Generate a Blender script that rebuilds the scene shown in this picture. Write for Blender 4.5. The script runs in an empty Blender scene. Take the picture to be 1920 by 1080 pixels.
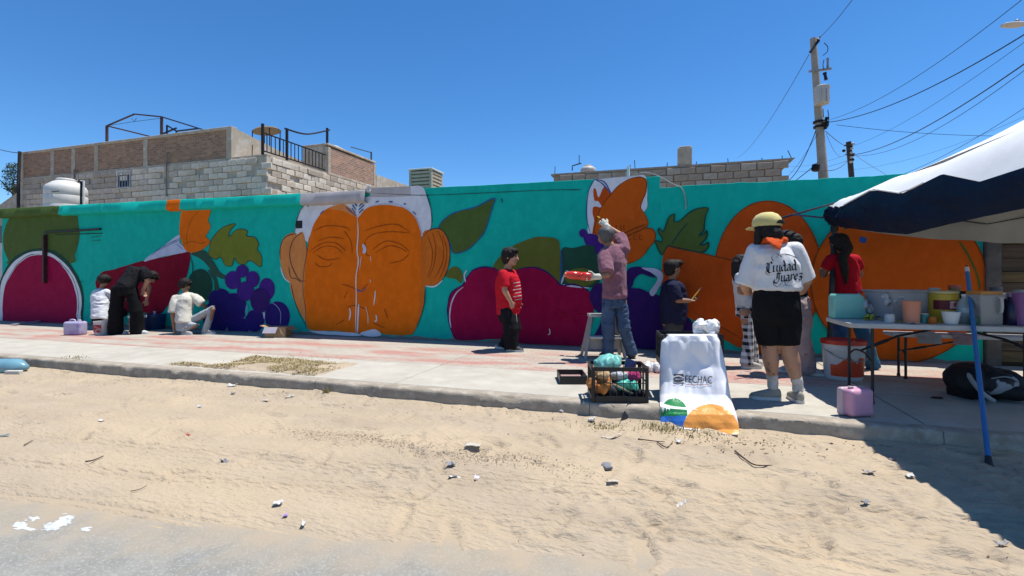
import bpy, bmesh, math, random
import numpy as np
from mathutils import Vector, Matrix
from mathutils.geometry import tessellate_polygon
from mathutils.bvhtree import BVHTree
random.seed(7); rng = np.random.default_rng(7)
scene = bpy.context.scene
C = scene.collection
R_ = math.radians

# ------------------------------------------------------------------ camera
EYE, YAW, FPX, HOR = 1.15, R_(18), 910.0, 520.0      # eye above the pavement, yaw, focal length in photo pixels, horizon row
cam_d = bpy.data.cameras.new('camera'); cam = bpy.data.objects.new('camera', cam_d); C.objects.link(cam)
cam.location = (0, 0, EYE); cam.rotation_euler = (R_(90), 0, YAW)
cam_d.sensor_width = 36; cam_d.lens = 36*FPX/1920; cam_d.shift_y = -20/1920
cam_d.clip_start = .05; cam_d.clip_end = 3000
scene.camera = cam
# ------------------------------------------------------------------ light
SUN = Vector((.27, .155, 1)).normalized()             # towards the sun
elev = math.asin(SUN.z); azim = math.atan2(SUN.x, SUN.y)
w = bpy.data.worlds.new('World'); scene.world = w; w.use_nodes = True
nt = w.node_tree; bg = nt.nodes['Background']
sky = nt.nodes.new('ShaderNodeTexSky'); sky.sky_type = 'NISHITA'; sky.sun_disc = False
sky.sun_elevation = elev; sky.sun_rotation = azim; sky.altitude = 1100; sky.air_density = 1.0; sky.dust_density = 0; sky.ozone_density = 7
hsv = nt.nodes.new('ShaderNodeHueSaturation'); hsv.inputs['Saturation'].default_value = 1.19; nt.links.new(sky.outputs[0], hsv.inputs['Color']); nt.links.new(hsv.outputs[0], bg.inputs[0]); bg.inputs[1].default_value = .132
sd = bpy.data.lights.new('sun', 'SUN'); sd.energy = 5.0; sd.angle = R_(.53); sd.color = (1, .975, .93)
so = bpy.data.objects.new('sun', sd); C.objects.link(so); so.rotation_euler = SUN.to_track_quat('Z', 'Y').to_euler()
vs = scene.view_settings; vs.view_transform = 'Standard'; vs.look = 'None'; vs.exposure = .36; vs.gamma = 1; vs.use_curve_mapping = False

# ------------------------------------------------------------------ helpers
FX, FY, RX, RY = -math.sin(YAW), math.cos(YAW), math.cos(YAW), math.sin(YAW)
FV = Vector((FX, FY, 0)); RV = Vector((RX, RY, 0)); UP = Vector((0, 0, 1))
def at_d(px, py, d):
    u = (px-960)/FPX; return Vector((d*(FX+u*RX), d*(FY+u*RY), EYE+(HOR-py)/FPX*d))
def at_y(px, py, Y): return at_d(px, py, Y/(FY+(px-960)/FPX*RY))
def at_x(px, py, X): return at_d(px, py, X/(FX+(px-960)/FPX*RX))
def at_z(px, py, z): return at_d(px, py, (EYE-z)*FPX/(py-HOR))

def _h(ix, iy, iz, s):
    n = (ix*374761393 + iy*668265263 + iz*2147483647 + s*1274126177) & 0xFFFFFFFF
    n = ((n ^ (n >> 13))*1274126177) & 0xFFFFFFFF
    return ((n ^ (n >> 16)) & 0xFFFF)/32767.5-1
def vn(x, y, z=0.0, s=0):
    x, y, z = np.broadcast_arrays(np.asarray(x, float), np.asarray(y, float), np.asarray(z, float))
    ix, iy, iz = np.floor(x).astype(np.int64), np.floor(y).astype(np.int64), np.floor(z).astype(np.int64)
    fx, fy, fz = x-ix, y-iy, z-iz
    fx, fy, fz = fx*fx*(3-2*fx), fy*fy*(3-2*fy), fz*fz*(3-2*fz)
    def L(a, b, t): return a+(b-a)*t
    return L(L(L(_h(ix,iy,iz,s), _h(ix+1,iy,iz,s), fx), L(_h(ix,iy+1,iz,s), _h(ix+1,iy+1,iz,s), fx), fy),
             L(L(_h(ix,iy,iz+1,s), _h(ix+1,iy,iz+1,s), fx), L(_h(ix,iy+1,iz+1,s), _h(ix+1,iy+1,iz+1,s), fx), fy), fz)
def fbm(x, y, z=0.0, s=0, o=4):
    t = 0; a = 1; n = 0
    for i in range(o):
        t = t+a*vn(np.asarray(x)*2**i, np.asarray(y)*2**i, np.asarray(z)*2**i, s+i*17); n += a; a *= .5
    return t/n

MATS = {}
def mat(name, c1, c2=None, rough=.75, scale=4, detail=6, bump=0, bscale=60, bdist=.004, spec=.3, metal=0, lo=.35, hi=.65,
        stretch=(1,1,1), sheen=0, trans=0, sss=0, c3=None, scale3=1.3, lo3=.5, hi3=.62, coat=0, ior=1.45):
    if name in MATS: return MATS[name]
    m = bpy.data.materials.new(name); m.use_nodes = True; N = m.node_tree.nodes; K = m.node_tree.links
    b = N['Principled BSDF']; b.inputs['Roughness'].default_value = rough; b.inputs['Specular IOR Level'].default_value = spec
    b.inputs['Metallic'].default_value = metal; b.inputs['Transmission Weight'].default_value = trans; b.inputs['IOR'].default_value = ior
    if sheen: b.inputs['Sheen Weight'].default_value = sheen
    if coat: b.inputs['Coat Weight'].default_value = coat
    if sss: b.inputs['Subsurface Weight'].default_value = sss; b.inputs['Subsurface Scale'].default_value = .01
    c2 = c2 or tuple(x*.82 for x in c1)
    tc = N.new('ShaderNodeTexCoord'); mp = N.new('ShaderNodeMapping'); K.new(tc.outputs['Object'], mp.inputs[0]); mp.inputs['Scale'].default_value = stretch
    def noisemix(ca, cb, sc, l, h):
        n = N.new('ShaderNodeTexNoise'); n.inputs['Scale'].default_value = sc; n.inputs['Detail'].default_value = detail; n.inputs['Roughness'].default_value = .62
        K.new(mp.outputs[0], n.inputs['Vector'])
        r = N.new('ShaderNodeMapRange'); r.inputs[1].default_value = l; r.inputs[2].default_value = h; K.new(n.outputs[0], r.inputs[0])
        x = N.new('ShaderNodeMix'); x.data_type = 'RGBA'; K.new(r.outputs[0], x.inputs[0])
        for s, c in ((6, ca), (7, cb)):
            if isinstance(c, tuple): x.inputs[s].default_value = (*c[:3], 1)
            else: K.new(c, x.inputs[s])
        return x.outputs[2]
    col = noisemix(tuple(c1), tuple(c2), scale, lo, hi)
    if c3: col = noisemix(col, tuple(c3), scale3, lo3, hi3)
    K.new(col, b.inputs['Base Color'])
    if bump:
        n = N.new('ShaderNodeTexNoise'); n.inputs['Scale'].default_value = bscale; n.inputs['Detail'].default_value = 5; K.new(mp.outputs[0], n.inputs['Vector'])
        bp = N.new('ShaderNodeBump'); bp.inputs['Strength'].default_value = bump; bp.inputs['Distance'].default_value = bdist
        K.new(n.outputs[0], bp.inputs['Height']); K.new(bp.outputs[0], b.inputs['Normal'])
    m['out'] = 1
    MATS[name] = m; return m

BASE = {}
def thing(name, label, cat, loc=(0,0,0), group=None):
    o = bpy.data.objects.new(name, None); C.objects.link(o); o.location = loc; o.empty_display_size = .1
    tag(o, label, cat, group); BASE[o.name] = Vector(loc); return o
def tag(o, label=None, cat=None, group=None, kind=None):
    if label: o['label'] = label
    if cat: o['category'] = cat
    if group: o['group'] = group
    if kind: o['kind'] = kind
    return o
def link(name, me, m=None, parent=None, origin=None, sharp=None, smooth=False):
    """mesh given in world coordinates; origin shifted to the parent's base"""
    o = bpy.data.objects.new(name, me); C.objects.link(o)
    base = BASE[parent.name] if parent else Vector(origin if origin is not None else (0,0,0))
    if base.length: me.transform(Matrix.Translation(-base))
    if parent: o.parent = parent
    elif base.length: o.location = base
    BASE[o.name] = base
    if m is not None:
        for x in (m if isinstance(m, (list, tuple)) else [m]): me.materials.append(x)
    if smooth or sharp is not None:
        me.polygons.foreach_set('use_smooth', [True]*len(me.polygons))
        if sharp is not None: me.set_sharp_from_angle(angle=R_(sharp))
    return o
def frame(t, ref=UP):
    t = t.normalized(); a = ref.cross(t)
    if a.length < 1e-4: a = Vector((1,0,0)).cross(t)
    a.normalize(); return t, a, t.cross(a)
class G:
    """collects geometry in world coordinates; build() links it as ONE mesh object"""
    def __init__(s): s.V = []; s.F = []; s.MI = []; s.mi = 0
    def add(s, vs, fs):
        n = len(s.V); s.V += [tuple(v) for v in vs]; s.F += [tuple(i+n for i in f) for f in fs]; s.MI += [s.mi]*len(fs); return s
    def box(s, c, h, rz=0, ax=None):
        c = Vector(c); ax = ax or (Vector((math.cos(rz), math.sin(rz), 0)), Vector((-math.sin(rz), math.cos(rz), 0)), UP)
        vs = [c+ax[0]*h[0]*i+ax[1]*h[1]*j+ax[2]*h[2]*k for k in (-1,1) for j in (-1,1) for i in (-1,1)]
        return s.add(vs, [(0,2,3,1),(4,5,7,6),(0,1,5,4),(2,6,7,3),(0,4,6,2),(1,3,7,5)])
    def span(s, a, b):
        return s.box(((a[0]+b[0])/2,(a[1]+b[1])/2,(a[2]+b[2])/2), (abs(b[0]-a[0])/2,abs(b[1]-a[1])/2,abs(b[2]-a[2])/2))
    def bar(s, p, q, w, h=None, ref=UP):
        p, q = Vector(p), Vector(q); t, a, b = frame(q-p, ref); h = h or w
        return s.box((p+q)/2, (w/2, h/2, (q-p).length/2), ax=(a, b, t))
    def loft(s, rings, n=14, cap=True):
        """rings: (centre, half-axis a, half-axis b)"""
        vs = []; fs = []
        for c, a, b in rings:
            for i in range(n):
                th = 2*math.pi*i/n; vs.append(Vector(c)+Vector(a)*math.cos(th)+Vector(b)*math.sin(th))
        for k in range(len(rings)-1):
            for i in range(n):
                j = (i+1) % n; fs.append((k*n+i, k*n+j, (k+1)*n+j, (k+1)*n+i))
        if cap: fs.append(tuple(reversed(range(n)))); fs.append(tuple((len(rings)-1)*n+i for i in range(n)))
        return s.add(vs, fs)
    def tube(s, pts, r, n=8, cap=True):
        pts = [Vector(p) for p in pts]; rs = r if isinstance(r, (list, tuple)) else [r]*len(pts)
        rings = []; pa = None
        for i, p in enumerate(pts):
            t = (pts[min(i+1, len(pts)-1)]-pts[max(i-1, 0)]).normalized()
            if pa is None: _, a, b = frame(t)
            else:
                a = pa-t*pa.dot(t); a = a.normalized() if a.length > 1e-5 else frame(t)[1]; b = t.cross(a)
            pa = a; rings.append((p, a*rs[i], b*rs[i]))
        return s.loft(rings, n, cap)
    def cap(s, p, q, r0, r1, n=12):
        p, q = Vector(p), Vector(q); t, a, b = frame(q-p) if (q-p).length > 1e-6 else (UP, Vector((1,0,0)), Vector((0,1,0)))
        rg = []
        for th in (-80, -50, -22): k = R_(th); rg.append((p+t*r0*math.sin(k), r0*math.cos(k)))
        rg.append((p, r0)); rg.append((q, r1))
        for th in (22, 50, 80): k = R_(th); rg.append((q+t*r1*math.sin(k), r1*math.cos(k)))
        return s.loft([(c, a*r, b*r) for c, r in rg], n)
    def chain(s, pts, rs, n=12):
        for i in range(len(pts)-1): s.cap(pts[i], pts[i+1], rs[i], rs[i+1], n)
        return s
    def hem(s, pts, rs, n=16):
        pts = [Vector(p) for p in pts]; rs = list(rs); rs[0] *= .84; e = (pts[-1]-pts[-2]).normalized(); pts[-1] = pts[-1]+e*rs[-1]*.45
        s.ell(pts[0], rs[0], rs[0], rs[0])
        if len(pts) == 2: pts.insert(1, pts[0].lerp(pts[1], .35)); rs.insert(1, (rs[0]*.4+rs[1]*.7))
        return s.tube(pts, rs, n)
    def ell(s, c, rx, ry, rz, f=Vector((0,1,0)), u=UP, n=14, m=9):
        f = f.normalized(); r = f.cross(u).normalized(); u = r.cross(f)
        rings = []
        for k in range(1, m):
            th = math.pi*k/m-math.pi/2
            rings.append((Vector(c)+u*rz*math.sin(th), r*rx*math.cos(th), f*ry*math.cos(th)))
        return s.loft(rings, n)
    def lathe(s, c, prof, n=24, ax=UP, ref=Vector((0,1,0)), cap=True):
        t, a, b = frame(ax, ref); return s.loft([(Vector(c)+t*z, a*r, b*r) for r, z in prof], n, cap)
    def mesh(s, name='m'):
        me = bpy.data.meshes.new(name); me.from_pydata(s.V, [], s.F); 
        me.update()
        if any(s.MI): me.polygons.foreach_set('material_index', s.MI)
        return me
    def build(s, name, m=None, parent=None, origin=None, sharp=35, bevel=0, seg=1):
        me = s.mesh(name)
        if bevel:
            bm = bmesh.new(); bm.from_mesh(me)
            es = [e for e in bm.edges if len(e.link_faces) == 2 and e.calc_face_angle(0) > R_(40)]
            bmesh.ops.bevel(bm, geom=es, offset=bevel, segments=seg, affect='EDGES', profile=.6, clamp_overlap=True); bm.to_mesh(me); bm.free()
        return link(name, me, m, parent, origin, sharp)
def grid(name, P, m, parent=None, origin=None, sharp=None, closed=False, thick=0):
    """P: array (rows, cols, 3) of world points"""
    P = np.asarray(P); r, c, _ = P.shape; g = G(); fs = []
    for i in range(r-1):
        for j in range(c-1 if not closed else c):
            k = (j+1) % c; fs.append((i*c+j, i*c+k, (i+1)*c+k, (i+1)*c+j))
    g.add(P.reshape(-1, 3).tolist(), fs); o = link(name, g.mesh(name), m, parent, origin, None, smooth=True)
    if sharp is not None: o.data.set_sharp_from_angle(angle=R_(sharp))
    if thick:
        md = o.modifiers.new('thickness', 'SOLIDIFY'); md.thickness = thick; md.offset = 0
    return o
def spline(pts, closed=True, k=6):
    n = len(pts); out = []
    rngi = range(n if closed else n-1)
    for i in rngi:
        p = [Vector(pts[(i+o) % n] if closed else pts[min(max(i+o, 0), n-1)]) for o in (-1, 0, 1, 2)]
        for j in range(k):
            t = j/k
            out.append(.5*((2*p[1])+(p[2]-p[0])*t+(2*p[0]-5*p[1]+4*p[2]-p[3])*t*t+(3*p[1]-p[0]-3*p[2]+p[3])*t**3))
    if not closed: out.append(Vector(pts[-1]))
    return out
def blob(name, g, m, parent, voxel=.012, smooth=4, wr=0, ws=9.0, st=(1,1,1), seed=0, cutz=None):
    """one continuous surface grown over overlapping volumes, then creased like cloth where asked"""
    me = g.mesh('tmp'); ob = bpy.data.objects.new('tmp', me); C.objects.link(ob)
    r = ob.modifiers.new('r', 'REMESH'); r.mode = 'VOXEL'; r.voxel_size = voxel; r.use_smooth_shade = True
    if smooth: q = ob.modifiers.new('s', 'SMOOTH'); q.factor = .5; q.iterations = smooth
    dg = bpy.context.evaluated_depsgraph_get(); me2 = bpy.data.meshes.new_from_object(ob.evaluated_get(dg))
    bpy.data.objects.remove(ob); bpy.data.meshes.remove(me)
    if wr:
        n = len(me2.vertices); co = np.empty(n*3); no = np.empty(n*3); me2.vertices.foreach_get('co', co); me2.vertices.foreach_get('normal', no)
        co = co.reshape(-1, 3); no = no.reshape(-1, 3); p = co*ws*np.array(st)
        q = fbm(p[:,0], p[:,1], p[:,2], seed, 2); wob = fbm(co[:,0]*3, co[:,1]*3, co[:,2]*3, seed+5, 2)
        d = wr*1.45*(.8*(1-2*np.abs(q))*(.6+.6*wob)+.5*wob); co = co+no*d[:,None]
        me2.vertices.foreach_set('co', co.ravel()); me2.update()
    me2.name = name; me2.materials.clear()
    return link(name, me2, m, parent, None, None, smooth=True)
# ================================================================== SETTING
WALL_Y, KERB_Y, SAND_Z, ROAD_Z = 7.95, 4.46, -.185, -.175
# ---- materials of the ground
def pos_noise_nodes(m): return m.node_tree.nodes, m.node_tree.links
m_sand = mat('sand', (.41,.33,.235), (.35,.278,.195), .95, 2.2, 12, .9, 30, .021, .1, c3=(.455,.355,.235), scale3=.7, lo3=.42, hi3=.66, stretch=(.62,1.6,1))
m_ground = mat('dry earth', (.42,.32,.22), (.34,.26,.17), .95, .8, 6)
m_conc = mat('pavement concrete', (.435,.40,.33), (.365,.335,.275), .9, 1.1, 8, .35, 90, .004, .2, c3=(.485,.45,.38), scale3=3.5, lo3=.45, hi3=.75)
m_kerb = mat('kerb concrete', (.37,.315,.245), (.26,.22,.17), .92, 3.5, 8, .6, 60, .008, .2, c3=(.45,.39,.31), scale3=9, lo3=.5, hi3=.7)
# asphalt with sand dust lying on it near its edge
m_road = mat('asphalt', (.275,.265,.23), (.215,.21,.185), .9, 9, 8, .6, 220, .005, .25, c3=(.32,.31,.28), scale3=70, lo3=.52, hi3=.62)
N, K = pos_noise_nodes(m_road); b = N['Principled BSDF']; src = b.inputs['Base Color'].links[0].from_socket
tc = N.new('ShaderNodeTexCoord'); sx = N.new('ShaderNodeSeparateXYZ'); K.new(tc.outputs['Object'], sx.inputs[0])
ma = N.new('ShaderNodeMath'); ma.operation = 'MULTIPLY_ADD'; ma.inputs[1].default_value = -.155; K.new(sx.outputs[0], ma.inputs[0]); K.new(sx.outputs[1], ma.inputs[2])
nz = N.new('ShaderNodeTexNoise'); nz.inputs['Scale'].default_value = 5; nz.inputs['Detail'].default_value = 8; K.new(tc.outputs['Object'], nz.inputs['Vector'])
mb = N.new('ShaderNodeMath'); mb.operation = 'MULTIPLY_ADD'; mb.inputs[1].default_value = .75; K.new(nz.outputs[0], mb.inputs[0]); K.new(ma.outputs[0], mb.inputs[2])
mr = N.new('ShaderNodeMapRange'); mr.inputs[1].default_value = 2.3; mr.inputs[2].default_value = 2.85; K.new(mb.outputs[0], mr.inputs[0])
mx = N.new('ShaderNodeMix'); mx.data_type = 'RGBA'; K.new(mr.outputs[0], mx.inputs[0]); K.new(src, mx.inputs[6]); mx.inputs[7].default_value = (.38,.30,.205,1); K.new(mx.outputs[2], b.inputs['Base Color'])
# stamped pavement, red paint worn off in streaks
m_pink = mat('stamped pavement with worn red paint', (.43,.385,.315), (.365,.325,.265), .9, 2.0, 8, 0, spec=.2)
N, K = pos_noise_nodes(m_pink); b = N['Principled BSDF']; src = b.inputs['Base Color'].links[0].from_socket
tc = N.new('ShaderNodeTexCoord'); mp = N.new('ShaderNodeMapping'); mp.inputs['Scale'].default_value = (.5, 1.7, 1); K.new(tc.outputs['Object'], mp.inputs[0])
nz = N.new('ShaderNodeTexNoise'); nz.inputs['Scale'].default_value = 1.5; nz.inputs['Detail'].default_value = 9; nz.inputs['Roughness'].default_value = .6; K.new(mp.outputs[0], nz.inputs['Vector'])
mr = N.new('ShaderNodeMapRange'); mr.inputs[1].default_value = .44; mr.inputs[2].default_value = .60; mr.inputs[4].default_value = .85; K.new(nz.outputs[0], mr.inputs[0])
sx = N.new('ShaderNodeSeparateXYZ'); K.new(tc.outputs['Object'], sx.inputs[0])
e1 = N.new('ShaderNodeMapRange'); e1.inputs[1].default_value = 7.45; e1.inputs[2].default_value = 6.95; K.new(sx.outputs[1], e1.inputs[0])
mm = N.new('ShaderNodeMath'); mm.operation = 'MULTIPLY'; K.new(mr.outputs[0], mm.inputs[0]); K.new(e1.outputs[0], mm.inputs[1])
mx = N.new('ShaderNodeMix'); mx.data_type = 'RGBA'; K.new(mm.outputs[0], mx.inputs[0]); K.new(src, mx.inputs[6]); mx.inputs[7].default_value = (.40,.185,.15,1)
br = N.new('ShaderNodeTexBrick'); br.inputs['Scale'].default_value = 1; br.inputs['Brick Width'].default_value = .205; br.inputs['Row Height'].default_value = .105; br.inputs['Mortar Size'].default_value = .006; br.inputs['Mortar Smooth'].default_value = .6
br.inputs['Color1'].default_value = br.inputs['Color2'].default_value = (1,1,1,1); br.inputs['Mortar'].default_value = (0,0,0,1); K.new(tc.outputs['Object'], br.inputs['Vector'])
mj = N.new('ShaderNodeMix'); mj.data_type = 'RGBA'; mj.blend_type = 'MULTIPLY'; mj.inputs[0].default_value = .22; K.new(mx.outputs[2], mj.inputs[6]); K.new(br.outputs[0], mj.inputs[7]); K.new(mj.outputs[2], b.inputs['Base Color'])
bp = N.new('ShaderNodeBump'); bp.inputs['Strength'].default_value = .55; bp.inputs['Distance'].default_value = .006; K.new(br.outputs[0], bp.inputs['Height']); K.new(bp.outputs[0], b.inputs['Normal'])

# ---- big ground sheet, road, sand verge
g = G(); g.add([(-900,-900,-.42),(900,-900,-.42),(900,1500,-.42),(-900,1500,-.42)], [(0,1,2,3)]); tag(g.build('ground', m_ground), kind='structure')
g = G(); g.add([(-200,-14,ROAD_Z),(120,-14,ROAD_Z),(120,3.4,ROAD_Z),(-200,3.4,ROAD_Z)], [(0,1,2,3)]); tag(g.build('road', m_road), kind='structure')
xs = np.concatenate([np.linspace(-90,-14,40)[:-1], np.linspace(-14,-8,70)[:-1], np.linspace(-8,3.3,460), np.linspace(3.3,14,40)[1:], np.linspace(14,60,12)[1:]])
ys = np.linspace(1.2, 4.53, 170)
X, Y = np.meshgrid(xs, ys)
def sand_z(X, Y):
    near = np.clip((Y-3.9)/.6, 0, 1)
    z = SAND_Z+.042+.016*fbm(X*.8, Y*1.1, 0, 3)+.006*fbm(X*3.1, Y*4, 0, 9)
    z += near**2*(.035+.03*fbm(X*.9, 0*Y, 0, 21))
    edge = Y-(2.20+.155*np.clip(X,-12,8)+.16*fbm(X*.9+.3*vn(X*2.3,Y*2.3,0,35), Y*.9, 0, 31)+.05*fbm(X*5+.5*Y, Y*5-.4*X, 0, 33))
    z -= np.clip(.055-edge*.16, 0, .12)
    # trodden sand: small lumps, stronger towards the right and the kerb
    tr = np.clip((Y-2.55)/.8, 0, 1)*np.clip(.45+(X+5)*.09, .35, 1)
    l1 = fbm(X*5.5+.6*vn(X*2,Y*2,0,2), Y*9, 0, 41, 3)
    z += tr*(.015*l1-.010*np.abs(fbm(X*3.3, Y*5.5, 0, 51, 3)))
    # wheel tracks running along the street
    for off, amp, seed in ((.30,.010,1),(.48,.012,2),(.72,.009,3),(1.0,.010,4),(.16,.007,5),(.58,.009,6),(.86,.008,7)):
        v = Y-(2.05+.10*X+off+.05*vn(X*.6, 0*X, 0, seed)); mask = np.clip(1.5*vn(X*.35, 0*X, 0, seed+60)+.5, 0, 1)
        z += -1.7*amp*mask*np.exp(-(v/.085)**2)*(.6+np.sin(v*95))
    return z
Z = sand_z(X, Y)
for i in range(420):                                   # footprints
    fx = random.uniform(-8, 3.2); fy = random.uniform(2.6, 4.4) if random.random() < .8 else random.uniform(2.2, 3)
    if fx < -2 and random.random() < .55: continue
    a = random.uniform(0, math.pi); L, W = random.uniform(.11,.15), random.uniform(.04,.055)
    j0, j1 = np.searchsorted(xs, fx-.3), np.searchsorted(xs, fx+.3); i0, i1 = np.searchsorted(ys, fy-.3), np.searchsorted(ys, fy+.3)
    dx, dy = X[i0:i1,j0:j1]-fx, Y[i0:i1,j0:j1]-fy
    r = np.sqrt(((dx*math.cos(a)+dy*math.sin(a))/L)**2+((-dx*math.sin(a)+dy*math.cos(a))/W)**2)
    dep = random.uniform(.010,.022); Z[i0:i1,j0:j1] += -dep*np.exp(-r**4)+dep*.55*np.exp(-((r-1.35)/.3)**2)
sand = grid('sand_verge', np.stack([X, Y, Z], -1), m_sand); tag(sand, kind='structure')
SXI, SYI, SZI = xs, ys, Z
def sz(x, y):
    i = min(max(np.searchsorted(SYI, y), 0), len(SYI)-1); j = min(max(np.searchsorted(SXI, x), 0), len(SXI)-1); return float(SZI[i, j])

# ---- kerb in cast lengths, chipped along the upper edge
kerb = bpy.data.objects.new('kerb', None); C.objects.link(kerb); tag(kerb, kind='structure'); BASE[kerb.name] = Vector((0,0,0))
kj = [-60,-40,-28,-22,-18.5,-15.6,-12.6,-9.8,-6.85,-3.75,-.70,1.95,4.9,7.9,14]
for i in range(len(kj)-1):
    a, b_ = kj[i]+.0025, kj[i+1]-.0025; near = -10 < a < 4
    nx = max(4, int((b_-a)/(.045 if near else .5))); prof = []
    for (py, pz) in ((.15,-.0), (.06,0), (.022,-.002), (.007,-.010), (0,-.03), (-.003,-.08), (-.006,-.14), (-.012,-.30)): prof.append((KERB_Y+py, pz))
    xx = np.linspace(a, b_, nx); P = np.zeros((len(prof), nx, 3))
    for k, (py, pz) in enumerate(prof):
        P[k,:,0] = xx; e = 1.0 if 1 < k < 6 else .35
        chip = np.clip(fbm(xx*4, xx*0+k*.35, 0, 77, 4)-.28, 0, 1)*.09*(1 if 1 < k < 5 else 0)
        P[k,:,1] = py+e*.006*fbm(xx*9, xx*0+k*.7, 0, 71)+chip*.8+.012*vn(xx*.35, 0*xx, 0, 5); P[k,:,2] = pz+e*.004*fbm(xx*11, xx*0+k, 0, 73)-chip*(.9 if k < 4 else .2)
    o = grid('kerb_stone', P, m_kerb, kerb)
    # end faces
# ---- pavement slabs
pav = bpy.data.objects.new('pavement', None); C.objects.link(pav); tag(pav, kind='structure'); BASE[pav.name] = Vector((0,0,0))
sj = [-60,-42,-27,-22,-17.2,-12.4,-7.6,-2.85,1.9,6.7,14]
for i in range(len(sj)-1):
    for (y0, y1, mm_) in ((KERB_Y+.153, 5.78, m_conc), (5.79, WALL_Y+.02, m_pink)):
        g = G(); g.span((sj[i]+.007, y0, -.2), (sj[i+1]-.007, y1, 0)); o = g.build('pavement_slab', mm_, pav, bevel=.006)
g = G(); g.span((-60, KERB_Y+.14, -.3), (14, WALL_Y, -.02)); g.build('slab_bed', m_kerb, pav)
# ================================================================== MURAL WALL
def topz(x): return 2.735-.0115*(x+.15)
XL, XS, XR = -16.6, -.15, 3.90
T = .32                                                # how much of the light the house paint throws back
def paintmat(name, c, var=.86, rough=.8):
    return mat('paint '+name, c, tuple(x*var for x in c), rough, 2.6, 8, .35, 60, .005, .12, c3=tuple(min(1, x*1.09+.003) for x in c), scale3=6, lo3=.46, hi3=.74, stretch=(1.1,1,.8))
teal = paintmat('teal', (.004,.405,.315), .86)
teal_lit = paintmat('lit teal fascia', (.006,.44,.345), .9)  # same teal, lightened to stand for the brighter light on the fascia
PM = {k: paintmat(k, c) for k, c in {
    'magenta': (.27,.003,.045), 'wine': (.20,.002,.018), 'olive': (.105,.125,.022), 'olive_light': (.15,.175,.022), 'bottle': (.016,.065,.040), 'darkgreen': (.03,.085,.055), 'leafgreen': (.070,.115,.026),
    'purple': (.050,.014,.175), 'plum': (.032,.010,.105), 'navy': (.020,.010,.125), 'orange': (.70,.135,.003), 'tan': (.60,.22,.06), 'rust': (.46,.068,.006), 'carrot': (.50,.088,.006), 'amber': (.55,.13,.012),
    'white': (.60,.62,.66), 'greyblue': (.46,.50,.62), 'outline': (.02,.035,.05), 'brown': (.20,.05,.008), 'sepia': (.30,.06,.006), 'blue': (.025,.09,.26), 'concrete': (.42,.39,.38), 'peel': (.62,.57,.52), 'sky': (.05,.32,.35)}.items()}
# bare cement near the ground, with a ragged paint edge
N, K = teal.node_tree.nodes, teal.node_tree.links; b = N['Principled BSDF']; src = b.inputs['Base Color'].links[0].from_socket
tc = N.new('ShaderNodeTexCoord'); sx = N.new('ShaderNodeSeparateXYZ'); K.new(tc.outputs['Object'], sx.inputs[0])
nz = N.new('ShaderNodeTexNoise'); nz.inputs['Scale'].default_value = 4; nz.inputs['Detail'].default_value = 8; K.new(tc.outputs['Object'], nz.inputs['Vector'])
md = N.new('ShaderNodeMath'); md.operation = 'MULTIPLY_ADD'; md.inputs[1].default_value = -.16; K.new(nz.outputs[0], md.inputs[0]); K.new(sx.outputs[2], md.inputs[2])
mr = N.new('ShaderNodeMapRange'); mr.inputs[1].default_value = -.03; mr.inputs[2].default_value = -.022; K.new(md.outputs[0], mr.inputs[0])
mx = N.new('ShaderNodeMix'); mx.data_type = 'RGBA'; K.new(mr.outputs[0], mx.inputs[0]); mx.inputs[6].default_value = (.17,.16,.15,1); K.new(src, mx.inputs[7]); K.new(mx.outputs[2], b.inputs['Base Color'])

wall = thing('mural_wall', 'long teal wall painted with a mural of fruit, leaves and a face', 'wall', (0, WALL_Y, 0))
m_cem = mat('bare cement', (.42,.40,.38), (.33,.31,.29), .9, 3, 8, .5, 50, .006)
def wall_panel(x0, x1, zf, seed, broken):
    n = int((x1-x0)/.06); xx = np.linspace(x0, x1, n); zz = np.array([zf(x) for x in xx])+broken*fbm(xx*3, xx*0, 0, seed, 5)
    ks = np.linspace(0, 1, 9); P = np.zeros((12, n, 3)); P[:,:,0] = xx
    for i, k in enumerate(ks): P[i,:,1] = WALL_Y; P[i,:,2] = -.1+(zz+.1)*k
    P[9,:,1] = WALL_Y+.01; P[9,:,2] = zz+.004; P[10,:,1] = WALL_Y+.17; P[10,:,2] = zz+.006; P[11,:,1] = WALL_Y+.18; P[11,:,2] = -.1
    for i in range(1, 9): P[i,:,1] += .004*fbm(xx*1.6, xx*0+i*.8, 0, seed+2)
    P[0:9,:,1] = np.maximum(P[0:9,:,1], WALL_Y)
    return P
grid('wall_panel', wall_panel(XL, XS, topz, 5, .007), teal, wall, sharp=40)
grid('wall_panel', wall_panel(XS+.002, XR, lambda x: 2.555, 8, .018), teal, wall, sharp=40)
g = G(); g.span((XS-.002, WALL_Y+.001, 2.4), (XS+.001, WALL_Y+.179, topz(XS)-.004)); g.build('wall_end', teal, wall)
g = G(); g.span((XR, WALL_Y+.0, -.1), (XR+.0015, WALL_Y+.18, 2.54)); g.build('wall_end', m_cem, wall)

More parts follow.
